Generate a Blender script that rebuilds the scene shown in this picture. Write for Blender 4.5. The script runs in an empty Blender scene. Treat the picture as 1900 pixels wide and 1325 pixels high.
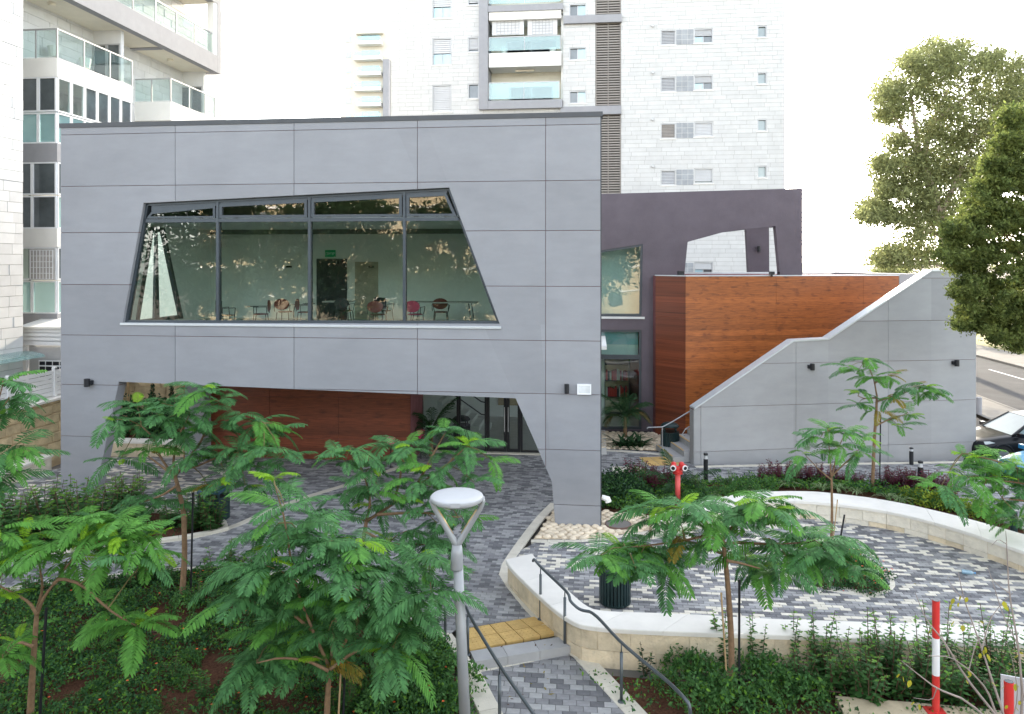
import bpy, math, random
import numpy as np
from mathutils import Vector, Matrix, Euler
random.seed(11); rng = np.random.default_rng(5)
C = bpy.context.scene.collection
SC = bpy.context.scene

# ---------------------------------------------------------------- camera, sky, sun, exposure
F, CX, HY, H, TH = 1380.0, 950.0, 485.0, 6.27, math.radians(6.33)
ct, st = math.cos(TH), math.sin(TH)
cam = bpy.data.cameras.new('camera'); co = bpy.data.objects.new('camera', cam); C.objects.link(co)
co.location = (0, 0, H); co.rotation_euler = (math.pi/2, 0, TH)
cam.sensor_width = 36; cam.lens = 36*F/1900; cam.shift_y = -177.5/1900
cam.clip_start = 0.1; cam.clip_end = 6000
SC.camera = co
SUN_AZ, SUN_EL = math.radians(12.5), math.radians(20)      # azimuth to the right of straight ahead
w = bpy.data.worlds.new('World'); SC.world = w; w.use_nodes = True
nt = w.node_tree; nt.nodes.clear()
sky = nt.nodes.new('ShaderNodeTexSky'); sky.sky_type = 'NISHITA'; sky.sun_disc = False
sky.sun_elevation = SUN_EL; sky.sun_rotation = SUN_AZ - TH
sky.air_density = 1.0; sky.dust_density = 1.3; sky.ozone_density = 1.0; sky.altitude = 30
bg = nt.nodes.new('ShaderNodeBackground'); bg.inputs['Strength'].default_value = 0.15
wo = nt.nodes.new('ShaderNodeOutputWorld')
veil = nt.nodes.new('ShaderNodeHueSaturation'); veil.inputs['Saturation'].default_value = 0.35   # thin even cloud veil
nt.links.new(sky.outputs[0], veil.inputs['Color']); nt.links.new(veil.outputs[0], bg.inputs[0]); nt.links.new(bg.outputs[0], wo.inputs[0])
sl = bpy.data.lights.new('sun', 'SUN'); sl.energy = 2.0; sl.angle = math.radians(1.0); sl.color = (1.0, 0.86, 0.66)
so = bpy.data.objects.new('sun', sl); C.objects.link(so); so.location = (0, 0, 60)
saz = SUN_AZ - TH                                        # world azimuth clockwise from +Y
sdir = Vector((math.sin(saz)*math.cos(SUN_EL), math.cos(saz)*math.cos(SUN_EL), math.sin(SUN_EL)))
so.rotation_euler = sdir.to_track_quat('Z', 'Y').to_euler()
SC.view_settings.view_transform = 'Standard'; SC.view_settings.look = 'None'
SC.view_settings.gamma = 1; SC.view_settings.use_curve_mapping = False
SC.view_settings.exposure = 2.65
SC.cycles.max_bounces = 8; SC.cycles.transparent_max_bounces = 24
SC.cycles.use_denoising = True

# ---------------------------------------------------------------- measuring helpers (photo pixel -> place in the world)
def c2w(X, D): return (X*ct - D*st, X*st + D*ct)
def G(px, py, z=0.0):
    D = F*(H - z)/(py - HY); x, y = c2w((px - CX)/F*D, D); return Vector((x, y, z))
def P(px, py, D):
    x, y = c2w((px - CX)/F*D, D); return Vector((x, y, H - (py - HY)/F*D))
def V(px, py, v):
    s = (px - CX)/F; return P(px, py, v/(s*st + ct))
def U(px, py, u):
    s = (px - CX)/F; return P(px, py, u/(s*ct - st))
def proj(p):
    X = p[0]*ct + p[1]*st; D = -p[0]*st + p[1]*ct
    return (CX + F*X/D, HY + F*(H - p[2])/D, D)

# ---------------------------------------------------------------- mesh builder
class MB:
    def __init__(s): s.v = []; s.f = []; s.m = []
    def face(s, pts, m=0):
        n = len(s.v); s.v.extend(tuple(p) for p in pts); s.f.append(tuple(range(n, n+len(pts)))); s.m.append(m)
    def box(s, x0, x1, y0, y1, z0, z1, m=0, bev=0.0):
        if bev:
            return s.bevbox(x0, x1, y0, y1, z0, z1, m, bev)
        n = len(s.v)
        s.v += [(x0,y0,z0),(x1,y0,z0),(x1,y1,z0),(x0,y1,z0),(x0,y0,z1),(x1,y0,z1),(x1,y1,z1),(x0,y1,z1)]
        for q in ((3,2,1,0),(4,5,6,7),(0,1,5,4),(1,2,6,5),(2,3,7,6),(3,0,4,7)):
            s.f.append(tuple(n+i for i in q)); s.m.append(m)
    def bevbox(s, x0, x1, y0, y1, z0, z1, m, b):
        n = len(s.v)
        for (z, d) in ((z0, 0), (z1-b, 0), (z1, b)):
            s.v += [(x0+d,y0+d,z),(x1-d,y0+d,z),(x1-d,y1-d,z),(x0+d,y1-d,z)]
        for k in (0, 4):
            for i in range(4):
                j = (i+1) % 4
                s.f.append((n+k+i, n+k+j, n+k+4+j, n+k+4+i)); s.m.append(m)
        s.f.append((n+8, n+9, n+10, n+11)); s.m.append(m)
        s.f.append((n+3, n+2, n+1, n)); s.m.append(m)
    def obox(s, c, dx, dy, dz, ang=0.0, m=0):          # box centred at c, turned about z
        a = Vector((math.cos(ang), math.sin(ang), 0)); b = Vector((-math.sin(ang), math.cos(ang), 0)); k = Vector((0,0,1))
        c = Vector(c); n = len(s.v)
        for z in (-1, 1):
            for (i, j) in ((-1,-1),(1,-1),(1,1),(-1,1)):
                s.v.append(tuple(c + a*i*dx/2 + b*j*dy/2 + k*z*dz/2))
        for q in ((3,2,1,0),(4,5,6,7),(0,1,5,4),(1,2,6,5),(2,3,7,6),(3,0,4,7)):
            s.f.append(tuple(n+i for i in q)); s.m.append(m)
    def prism(s, poly, vec, m=0, cap0=True, cap1=True):  # poly: 3D points, extruded by vec
        n = len(s.v); k = len(poly); vec = Vector(vec)
        s.v += [tuple(p) for p in poly] + [tuple(Vector(p)+vec) for p in poly]
        if cap0: s.f.append(tuple(n+i for i in reversed(range(k)))); s.m.append(m)
        if cap1: s.f.append(tuple(n+k+i for i in range(k))); s.m.append(m)
        for i in range(k):
            j = (i+1) % k
            s.f.append((n+i, n+j, n+k+j, n+k+i)); s.m.append(m)
    def tube(s, path, rad, n=8, m=0, cap=True):
        path = [Vector(p) for p in path]
        if not hasattr(rad, '__len__'): rad = [rad]*len(path)
        t = (path[1]-path[0]).normalized()
        a = t.orthogonal().normalized(); base = len(s.v)
        for i, p in enumerate(path):
            if i == 0: tt = (path[1]-path[0])
            elif i == len(path)-1: tt = path[-1]-path[-2]
            else: tt = (path[i+1]-path[i]).normalized() + (path[i]-path[i-1]).normalized()
            tt = tt.normalized() if tt.length > 1e-9 else t
            a = (a - tt*a.dot(tt)); a = a.normalized() if a.length > 1e-6 else tt.orthogonal().normalized()
            b = tt.cross(a); t = tt
            for k in range(n):
                g = 2*math.pi*k/n
                s.v.append(tuple(p + (a*math.cos(g) + b*math.sin(g))*rad[i]))
        for i in range(len(path)-1):
            for k in range(n):
                k2 = (k+1) % n
                s.f.append((base+i*n+k, base+i*n+k2, base+(i+1)*n+k2, base+(i+1)*n+k)); s.m.append(m)
        if cap:
            s.f.append(tuple(base+k for k in reversed(range(n)))); s.m.append(m)
            e = base+(len(path)-1)*n
            s.f.append(tuple(e+k for k in range(n))); s.m.append(m)
    def lathe(s, c, prof, n=20, m=0, mats=None):        # prof: (r, z) list
        c = Vector(c); base = len(s.v)
        for (r, z) in prof:
            for k in range(n):
                g = 2*math.pi*k/n
                s.v.append((c.x + r*math.cos(g), c.y + r*math.sin(g), c.z + z))
        for i in range(len(prof)-1):
            for k in range(n):
                k2 = (k+1) % n
                s.f.append((base+i*n+k, base+i*n+k2, base+(i+1)*n+k2, base+(i+1)*n+k)); s.m.append(mats[i] if mats else m)
        s.f.append(tuple(base+k for k in reversed(range(n)))); s.m.append(mats[0] if mats else m)
        e = base+(len(prof)-1)*n
        s.f.append(tuple(e+k for k in range(n))); s.m.append(mats[-1] if mats else m)
    def mesh(s, name, mats, smooth=False):
        me = bpy.data.meshes.new(name); me.from_pydata(s.v, [], s.f)
        for x in (mats if isinstance(mats, (list, tuple)) else [mats]): me.materials.append(x)
        if any(s.m): me.polygons.foreach_set('material_index', s.m)
        if smooth: me.polygons.foreach_set('use_smooth', [True]*len(s.f))
        me.update(); return me

def place(name, me, parent=None, kind=None, label=None, cat=None, group=None, loc=None, rot=None, scale=None):
    o = bpy.data.objects.new(name, me); C.objects.link(o)
    if parent is not None:
        o.parent = parent
        if parent.type == 'EMPTY' and loc is None and parent.get('_w'):
            o.matrix_parent_inverse = Matrix.Translation(-Vector(parent['_w']))
    if loc is not None: o.location = loc
    if rot is not None: o.rotation_euler = rot
    if scale is not None: o.scale = scale if hasattr(scale, '__len__') else (scale,)*3
    if kind: o['kind'] = kind
    if label: o['label'] = label
    if cat: o['category'] = cat
    if group: o['group'] = group
    return o
def build(mb, name, mats, parent=None, smooth=False, **k):
    return place(name, mb.mesh(name, mats, smooth), parent, **k)
def thing(name, label, cat, loc=(0,0,0), group=None, world=True, rotz=0.0):
    # world=True: the parts are modelled in world coordinates and hang on an Empty at the thing's base
    o = bpy.data.objects.new(name, None); C.objects.link(o); o.location = loc
    o.rotation_euler = (0, 0, rotz); o.empty_display_size = 0.2
    if world: o['_w'] = tuple(loc)
    o['label'] = label; o['category'] = cat
    if group: o['group'] = group
    return o
def copy_tree(o, parent=None):
    c = o.copy(); C.objects.link(c)
    if parent is not None: c.parent = parent
    for ch in o.children: copy_tree(ch, c)
    return c

# ---------------------------------------------------------------- materials
def nd(t, kind, **kw):
    n = t.nodes.new(kind)
    for k, v in kw.items():
        if k.startswith('i_'): n.inputs[int(k[2:]) if k[2:].isdigit() else k[2:]].default_value = v
        else: setattr(n, k, v)
    return n
def M(name, col, rough=0.65, var=0.18, scale=3.0, bump=0.0, bscale=60.0, metal=0.0, spec=0.4, coat=0.0,
      stretch=(1,1,1), rnd=0.0, col2=None, trans=0.0, emit=None, dirt=0.0):
    m = bpy.data.materials.new(name); m.use_nodes = True; t = m.node_tree; t.nodes.clear()
    out = nd(t, 'ShaderNodeOutputMaterial'); b = nd(t, 'ShaderNodeBsdfPrincipled')
    b.inputs['Roughness'].default_value = rough; b.inputs['Metallic'].default_value = metal
    b.inputs['Specular IOR Level'].default_value = spec; b.inputs['Coat Weight'].default_value = coat
    tc = nd(t, 'ShaderNodeTexCoord'); mp = nd(t, 'ShaderNodeMapping'); mp.inputs['Scale'].default_value = stretch
    t.links.new(tc.outputs['Object'], mp.inputs[0])
    n1 = nd(t, 'ShaderNodeTexNoise', i_Scale=scale, i_Detail=6.0, i_Roughness=0.6); t.links.new(mp.outputs[0], n1.inputs['Vector'])
    c2 = col2 if col2 else tuple(c*(1-var) for c in col)
    c1 = col if col2 else tuple(min(1, c*(1+var)) for c in col)
    mr = nd(t, 'ShaderNodeMapRange', i_1=0.3, i_2=0.7); t.links.new(n1.outputs[0], mr.inputs[0])
    mx = nd(t, 'ShaderNodeMix', data_type='RGBA'); mx.inputs[6].default_value = (*c2, 1); mx.inputs[7].default_value = (*c1, 1)
    t.links.new(mr.outputs[0], mx.inputs[0]); cur = mx.outputs[2]
    if rnd:
        oi = nd(t, 'ShaderNodeObjectInfo'); ge = nd(t, 'ShaderNodeNewGeometry')
        ad = nd(t, 'ShaderNodeMath', operation='ADD'); t.links.new(oi.outputs['Random'], ad.inputs[0]); t.links.new(ge.outputs['Random Per Island'], ad.inputs[1])
        fr = nd(t, 'ShaderNodeMath', operation='FRACT'); t.links.new(ad.outputs[0], fr.inputs[0])
        r2 = nd(t, 'ShaderNodeMapRange', i_3=1-rnd, i_4=1+rnd); t.links.new(fr.outputs[0], r2.inputs[0])
        hs = nd(t, 'ShaderNodeHueSaturation'); t.links.new(cur, hs.inputs['Color']); t.links.new(r2.outputs[0], hs.inputs['Value']); cur = hs.outputs[0]
    if dirt:
        n3 = nd(t, 'ShaderNodeTexNoise', i_Scale=0.55, i_Detail=6.0, i_Roughness=0.68); gp3 = nd(t, 'ShaderNodeNewGeometry'); t.links.new(gp3.outputs['Position'], n3.inputs['Vector'])
        r3 = nd(t, 'ShaderNodeMapRange', i_1=0.35, i_2=0.7, i_3=1.0, i_4=1.0-dirt); t.links.new(n3.outputs[0], r3.inputs[0])
        h3 = nd(t, 'ShaderNodeHueSaturation'); t.links.new(cur, h3.inputs['Color']); t.links.new(r3.outputs[0], h3.inputs['Value']); cur = h3.outputs[0]
    t.links.new(cur, b.inputs['Base Color'])
    if bump:
        n2 = nd(t, 'ShaderNodeTexNoise', i_Scale=bscale, i_Detail=4.0); t.links.new(mp.outputs[0], n2.inputs['Vector'])
        bp = nd(t, 'ShaderNodeBump', i_Strength=bump, i_Distance=0.02); t.links.new(n2.outputs[0], bp.inputs['Height']); t.links.new(bp.outputs[0], b.inputs['Normal'])
    if emit:
        b.inputs['Emission Color'].default_value = (*emit[0], 1); b.inputs['Emission Strength'].default_value = emit[1]
    sh = b.outputs[0]
    if trans:
        tr = nd(t, 'ShaderNodeBsdfTranslucent'); t.links.new(cur, tr.inputs[0])
        ms = nd(t, 'ShaderNodeMixShader'); ms.inputs[0].default_value = trans
        t.links.new(sh, ms.inputs[1]); t.links.new(tr.outputs[0], ms.inputs[2]); sh = ms.outputs[0]
    t.links.new(sh, out.inputs[0]); return m
def glass(name, tint=(0.8,0.9,0.86), refl=1.0, frost=0.0, fcol=(0.5,0.65,0.65)):
    m = bpy.data.materials.new(name); m.use_nodes = True; t = m.node_tree; t.nodes.clear()
    out = nd(t, 'ShaderNodeOutputMaterial'); tr = nd(t, 'ShaderNodeBsdfTransparent'); tr.inputs[0].default_value = (*tint, 1)
    gl = nd(t, 'ShaderNodeBsdfGlossy'); gl.inputs['Roughness'].default_value = 0.0
    # Schlick reflectance, the same from either side of the sheet
    ge = nd(t, 'ShaderNodeNewGeometry'); dp = nd(t, 'ShaderNodeVectorMath', operation='DOT_PRODUCT'); t.links.new(ge.outputs['Normal'], dp.inputs[0]); t.links.new(ge.outputs['Incoming'], dp.inputs[1])
    ab = nd(t, 'ShaderNodeMath', operation='ABSOLUTE'); t.links.new(dp.outputs['Value'], ab.inputs[0])
    om = nd(t, 'ShaderNodeMath', operation='SUBTRACT', use_clamp=True); om.inputs[0].default_value = 1.0; t.links.new(ab.outputs[0], om.inputs[1])
    pw = nd(t, 'ShaderNodeMath', operation='POWER'); pw.inputs[1].default_value = 5.0; t.links.new(om.outputs[0], pw.inputs[0])
    mu = nd(t, 'ShaderNodeMath', operation='MULTIPLY_ADD', use_clamp=True); mu.inputs[1].default_value = 0.92*refl; mu.inputs[2].default_value = 0.08*refl; t.links.new(pw.outputs[0], mu.inputs[0])
    base = tr.outputs[0]
    if frost:
        df = nd(t, 'ShaderNodeBsdfDiffuse'); df.inputs[0].default_value = (*fcol, 1)
        m0 = nd(t, 'ShaderNodeMixShader'); m0.inputs[0].default_value = frost
        t.links.new(base, m0.inputs[1]); t.links.new(df.outputs[0], m0.inputs[2]); base = m0.outputs[0]
    # slight waviness of the sheet
    tc = nd(t, 'ShaderNodeTexCoord'); n2 = nd(t, 'ShaderNodeTexNoise', i_Scale=1.6, i_Detail=1.0); t.links.new(tc.outputs['Object'], n2.inputs['Vector'])
    bp = nd(t, 'ShaderNodeBump', i_Strength=0.04, i_Distance=0.05); t.links.new(n2.outputs[0], bp.inputs['Height']); t.links.new(bp.outputs[0], gl.inputs['Normal'])
    ms = nd(t, 'ShaderNodeMixShader'); t.links.new(mu.outputs[0], ms.inputs[0]); t.links.new(base, ms.inputs[1]); t.links.new(gl.outputs[0], ms.inputs[2])
    t.links.new(ms.outputs[0], out.inputs[0]); return m
def wood(name, col, dark):
    # printed timber laminate: boards in rows, long grain and knots
    m = bpy.data.materials.new(name); m.use_nodes = True; t = m.node_tree; t.nodes.clear()
    out = nd(t, 'ShaderNodeOutputMaterial'); b = nd(t, 'ShaderNodeBsdfPrincipled'); b.inputs['Roughness'].default_value = 0.45
    tc = nd(t, 'ShaderNodeTexCoord'); se = nd(t, 'ShaderNodeSeparateXYZ'); t.links.new(tc.outputs['Object'], se.inputs[0])
    row = nd(t, 'ShaderNodeMath', operation='MULTIPLY'); row.inputs[1].default_value = 5.2; t.links.new(se.outputs[2], row.inputs[0])
    fl = nd(t, 'ShaderNodeMath', operation='FLOOR'); t.links.new(row.outputs[0], fl.inputs[0])
    wn = nd(t, 'ShaderNodeTexWhiteNoise', noise_dimensions='1D'); t.links.new(fl.outputs[0], wn.inputs['W'])
    sx = nd(t, 'ShaderNodeMath', operation='MULTIPLY_ADD'); t.links.new(wn.outputs['Value'], sx.inputs[0]); sx.inputs[1].default_value = 37.0
    xy = nd(t, 'ShaderNodeMath', operation='ADD'); t.links.new(se.outputs[0], xy.inputs[0]); t.links.new(se.outputs[1], xy.inputs[1]); t.links.new(xy.outputs[0], sx.inputs[2])
    cb = nd(t, 'ShaderNodeCombineXYZ'); t.links.new(sx.outputs[0], cb.inputs[0]); t.links.new(se.outputs[2], cb.inputs[2])
    mp = nd(t, 'ShaderNodeMapping'); mp.inputs['Scale'].default_value = (0.9, 1, 14); t.links.new(cb.outputs[0], mp.inputs[0])
    n1 = nd(t, 'ShaderNodeTexNoise', i_Scale=2.0, i_Detail=7.0, i_Roughness=0.65); t.links.new(mp.outputs[0], n1.inputs['Vector'])
    mk = nd(t, 'ShaderNodeMapping'); mk.inputs['Scale'].default_value = (1.05, 1, 2.9); t.links.new(cb.outputs[0], mk.inputs[0])
    n2 = nd(t, 'ShaderNodeTexNoise', i_Scale=2.2, i_Detail=3.0); t.links.new(mk.outputs[0], n2.inputs['Vector'])
    kr = nd(t, 'ShaderNodeMapRange', i_1=0.55, i_2=0.70); t.links.new(n2.outputs[0], kr.inputs[0])
    r1 = nd(t, 'ShaderNodeMapRange', i_1=0.32, i_2=0.72); t.links.new(n1.outputs[0], r1.inputs[0])
    mx = nd(t, 'ShaderNodeMix', data_type='RGBA'); mx.inputs[6].default_value = (*[c*0.55 for c in col], 1); mx.inputs[7].default_value = (*[min(1, c*1.25) for c in col], 1); t.links.new(r1.outputs[0], mx.inputs[0])
    m2 = nd(t, 'ShaderNodeMix', data_type='RGBA'); t.links.new(mx.outputs[2], m2.inputs[6]); m2.inputs[7].default_value = (*dark, 1)
    ks = nd(t, 'ShaderNodeMath', operation='MULTIPLY'); ks.inputs[1].default_value = 0.58; t.links.new(kr.outputs[0], ks.inputs[0]); t.links.new(ks.outputs[0], m2.inputs[0])
    hv = nd(t, 'ShaderNodeMapRange', i_3=0.80, i_4=1.20); t.links.new(wn.outputs['Value'], hv.inputs[0])
    hs = nd(t, 'ShaderNodeHueSaturation'); t.links.new(m2.outputs[2], hs.inputs['Color']); t.links.new(hv.outputs[0], hs.inputs['Value'])
    t.links.new(hs.outputs[0], b.inputs['Base Color'])
    t.links.new(b.outputs[0], out.inputs[0]); return m

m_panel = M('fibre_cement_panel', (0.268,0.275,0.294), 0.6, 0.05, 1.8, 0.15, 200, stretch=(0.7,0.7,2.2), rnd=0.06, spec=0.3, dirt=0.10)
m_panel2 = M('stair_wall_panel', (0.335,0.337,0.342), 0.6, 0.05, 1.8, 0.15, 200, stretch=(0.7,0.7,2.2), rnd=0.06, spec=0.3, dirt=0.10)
m_joint = M('dark_red_joint', (0.17,0.065,0.07), 0.9)
m_dark = M('dark_grey_metal', (0.055,0.068,0.08), 0.4, 0.08, metal=0.2)
m_coping = M('dark_coping_metal', (0.05,0.055,0.062), 0.45, 0.1)
m_sill = M('pale_metal_sill', (0.55,0.58,0.6), 0.35, 0.05, metal=0.3)
m_plum = M('plum_render', (0.125,0.105,0.122), 0.9, 0.1, 1.5, 0.6, 90, dirt=0.12)
m_wood_shade = wood('shaded_timber_laminate', (0.20,0.052,0.022), (0.05,0.014,0.008))  # same laminate with the shade of recess and side face in its colour
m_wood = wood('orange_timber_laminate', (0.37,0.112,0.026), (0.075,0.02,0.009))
m_roomwall = M('painted_room_wall', (0.84,0.86,0.83), 0.8, 0.03)
m_roomfloor = M('room_floor_tile', (0.58,0.57,0.54), 0.4, 0.08)
m_ceil = M('ceiling_board', (0.75,0.75,0.73), 0.9, 0.04)
m_black = M('black_metal', (0.012,0.013,0.016), 0.45, 0.2)
m_white = M('white_plaster', (0.78,0.77,0.73), 0.8, 0.04, 1.0, dirt=0.06)
m_whitemetal = M('white_metal', (0.78,0.79,0.8), 0.4, 0.03)
m_stone_w = M('white_stone_tile', (0.64,0.637,0.628), 0.75, 0.06, 1.6, 0.15, 40, rnd=0.06)
m_stone_t = M('pale_tower_stone', (0.56,0.555,0.54), 0.8, 0.05, 1.6, 0.15, 40, rnd=0.045, dirt=0.04)
m_stone_joint = M('stone_joint', (0.25,0.235,0.21), 0.9, 0.1)
m_stone_y = M('rough_yellow_stone', (0.50,0.40,0.245), 0.9, 0.22, 4.0, 0.9, 22, rnd=0.10)
m_stone_c = M('cream_wall_stone', (0.66,0.615,0.52), 0.85, 0.12, 5.0, 0.8, 28, rnd=0.08)
m_stone_o = M('ochre_stained_wall_stone', (0.62,0.525,0.375), 0.85, 0.2, 4.0, 0.8, 26, rnd=0.10)
m_mortar = M('wall_mortar', (0.52,0.40,0.25), 0.95, 0.15)
m_coping_w = M('white_stone_coping', (0.74,0.715,0.665), 0.6, 0.05, 2.0, 0.1, 60, rnd=0.05, dirt=0.17)
m_greybeam = M('grey_render', (0.30,0.30,0.315), 0.8, 0.05, dirt=0.06)
m_shutter = M('grey_roller_shutter', (0.56,0.56,0.56), 0.6, 0.04)
m_frame = M('aluminium_frame', (0.42,0.42,0.42), 0.4, 0.05, metal=0.3)
m_glass = glass('tinted_window_glass', (0.70,0.82,0.765), 1.9)
m_glass_e = glass('dark_entrance_glass', (0.46,0.52,0.50), 1.4)
m_glass2 = glass('clear_glass', (0.86,0.93,0.92))
m_railglass = glass('balcony_rail_glass', (0.72,0.86,0.85), 1.0, 0.22, (0.5,0.68,0.68))
m_aqua = glass('aqua_frosted_glass', (0.6,0.8,0.8), 1.0, 0.45, (0.33,0.55,0.56))
m_darkwin = M('dark_window_glass', (0.085,0.10,0.105), 0.06, 0.3, 1.2, spec=0.9)
m_bluewin = M('pale_reflecting_window', (0.36,0.52,0.58), 0.06, 0.15, 0.8, spec=0.9)
# ================================================================ polygons in a wall plane (2D: along, up)
def area2(p): return sum(p[i][0]*p[(i+1)%len(p)][1]-p[(i+1)%len(p)][0]*p[i][1] for i in range(len(p)))/2
def ccw(p): return p if area2(p) > 0 else p[::-1]
def clip_half(poly, a, b, keep_left=True):
    out = []; n = len(poly)
    def sd(p):
        d = (b[0]-a[0])*(p[1]-a[1])-(b[1]-a[1])*(p[0]-a[0]); return d if keep_left else -d
    for i in range(n):
        p, q = poly[i], poly[(i+1)%n]; dp, dq = sd(p), sd(q)
        if dp >= 0: out.append(p)
        if (dp > 0 and dq < 0) or (dp < 0 and dq > 0):
            k = dp/(dp-dq); out.append((p[0]+(q[0]-p[0])*k, p[1]+(q[1]-p[1])*k))
    return out
def minus(polys, hole):
    hole = ccw(hole); res = []
    for poly in polys:
        rem = poly
        for i in range(len(hole)):
            a, b = hole[i], hole[(i+1)%len(hole)]
            o = clip_half(rem, a, b, False)
            if len(o) > 2 and abs(area2(o)) > 1e-5: res.append(o)
            rem = clip_half(rem, a, b, True)
            if len(rem) < 3 or abs(area2(rem)) < 1e-7: break
    return res
def within(polyc, p, eps=1e-4):
    polyc = ccw(polyc)
    return all((polyc[(i+1)%len(polyc)][0]-polyc[i][0])*(p[1]-polyc[i][1])-(polyc[(i+1)%len(polyc)][1]-polyc[i][1])*(p[0]-polyc[i][0]) >= -eps for i in range(len(polyc)))
def inset(poly, d):
    poly = ccw(poly); n = len(poly); L = []
    dd = d if hasattr(d, '__len__') else [d]*n
    for i in range(n):
        a, b = poly[i], poly[(i+1)%n]; l = math.hypot(b[0]-a[0], b[1]-a[1]); nx, ny = -(b[1]-a[1])/l, (b[0]-a[0])/l
        L.append(((a[0]+nx*dd[i], a[1]+ny*dd[i]), (b[0]+nx*dd[i], b[1]+ny*dd[i])))
    out = []
    for i in range(n):
        (x1,y1),(x2,y2) = L[i-1]; (x3,y3),(x4,y4) = L[i]
        den = (x1-x2)*(y3-y4)-(y1-y2)*(x3-x4)
        if abs(den) < 1e-9: out.append((x2, y2)); continue
        px = ((x1*y2-y1*x2)*(x3-x4)-(x1-x2)*(x3*y4-y3*x4))/den
        py = ((x1*y2-y1*x2)*(y3-y4)-(y1-y2)*(x3*y4-y3*x4))/den
        out.append((px, py))
    return out
class Plane:                       # maps (s, z) on a wall to the world; n = direction into the wall
    def __init__(s, o, d): s.o = Vector((o[0], o[1], 0)); s.d = Vector((d[0], d[1], 0)).normalized(); s.n = Vector((-s.d.y, s.d.x, 0))
    def at(s, p, depth=0.0): return s.o + s.d*p[0] + s.n*depth + Vector((0, 0, p[1]))
    def px(s, px, py):               # photo pixel -> (s, z) on this wall
        k = (px - CX)/F; r = Vector((*c2w(k, 1.0), 0))
        D = s.o.dot(s.n)/r.dot(s.n); X = r*D
        return ((X - s.o).dot(s.d), H - (py - HY)/F*D)
PF = Plane((0, G(1111, 976.3).y), (1, 0))           # the big facade
def slab(mb, plane, pieces, d0, d1, m=0, outer=None, holes=()):
    # convex pieces made solid between two depths; seams between pieces get no side faces
    for pc in pieces:
        pc = ccw(pc)
        mb.face([plane.at(p, d0) for p in pc], m); mb.face([plane.at(p, d1) for p in reversed(pc)], m)
        for i in range(len(pc)):
            a, b = pc[i], pc[(i+1)%len(pc)]; l = math.hypot(b[0]-a[0], b[1]-a[1])
            if l < 1e-5: continue
            q = ((a[0]+b[0])/2+(b[1]-a[1])/l*1e-3, (a[1]+b[1])/2-(b[0]-a[0])/l*1e-3)
            if outer and within(outer, q) and not any(within(h, q) for h in holes): continue
            mb.face([plane.at(a, d1), plane.at(b, d1), plane.at(b, d0), plane.at(a, d0)], m)
def ring(mb, plane, outer, inner, d0, d1, m=0):
    outer = ccw(outer); inner = ccw(inner); n = len(outer)
    for i in range(n):
        j = (i+1) % n; o1, o2, i1, i2 = outer[i], outer[j], inner[i], inner[j]
        mb.face([plane.at(o1,d0), plane.at(o2,d0), plane.at(i2,d0), plane.at(i1,d0)], m)
        mb.face([plane.at(i1,d0), plane.at(i2,d0), plane.at(i2,d1), plane.at(i1,d1)], m)
        mb.face([plane.at(o2,d0), plane.at(o1,d0), plane.at(o1,d1), plane.at(o2,d1)], m)
        mb.face([plane.at(o2,d1), plane.at(o1,d1), plane.at(i1,d1), plane.at(i2,d1)], m)
def solid(mb, plane, poly, d0, d1, m=0): slab(mb, plane, [poly], d0, d1, m)
def pane(plane, poly, depth, name, mat, parent):
    mb = MB(); mb.face([plane.at(p, depth) for p in ccw(poly)]); return build(mb, name, mat, parent)
def panels(plane, us, zs, outer, holes, parent, mat, name='panel', gap=0.0065, d0=0.0, d1=0.03, top=None):
    for i in range(len(us)-1):
        for j in range(len(zs)-1):
            r = [(us[i]+gap, zs[j]+gap), (us[i+1]-gap, zs[j]+gap), (us[i+1]-gap, zs[j+1]-gap), (us[i]+gap, zs[j+1]-gap)]
            pcs = [r]
            if outer:
                o = ccw(outer)
                for k in range(len(o)):
                    pcs = [q for q in (clip_half(p, o[k], o[(k+1)%len(o)], True) for p in pcs) if len(q) > 2]
            for h in holes: pcs = minus(pcs, h)
            pcs = [p for p in pcs if abs(area2(p)) > 2e-3]
            if not pcs: continue
            mb = MB(); slab(mb, plane, pcs, d0, d1, 0, r, holes); build(mb, name, mat, parent)

# ================================================================ the grey cultural centre
bld = thing('community_building', 'two storey grey panelled building on slanted legs with trapezoid window', 'building', (0, PF.o.y, 0))
up = lambda px, py: PF.px(px, py)
uL, uR = up(112.3, 485)[0], up(1114.5, 485)[0]
ZT = 9.76
win = [up(266, 376), up(834, 347), up(928.5, 602), up(226, 600.5)]
opn = [up(220, 707.5), up(961, 738.5), up(1008, 855), up(1024.8, 893), up(1031, 977), up(172, 965)]
opn[4] = (opn[4][0], -0.02); opn[5] = (opn[5][0]-0.03, -0.02)
win, opn = ccw(win), ccw(opn)
outline = [(uL, 0), (uR, 0), (uR, ZT), (uL, ZT)]
us = [uL, up(325,485)[0], up(545.5,485)[0], up(774.5,485)[0], up(1012.5,485)[0], uR]
zs = [0.0, 0.476, 1.785, 3.11, 4.38, 5.675, 7.005, 8.195, 9.52, ZT]
panels(PF, us, zs, outline, [win, opn], bld, m_panel)
mb = MB(); pcs = minus(minus([outline], win), opn)
slab(mb, PF, pcs, 0.032, 0.34, 0, outline, [win, opn]); build(mb, 'wall', m_joint, bld)
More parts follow.
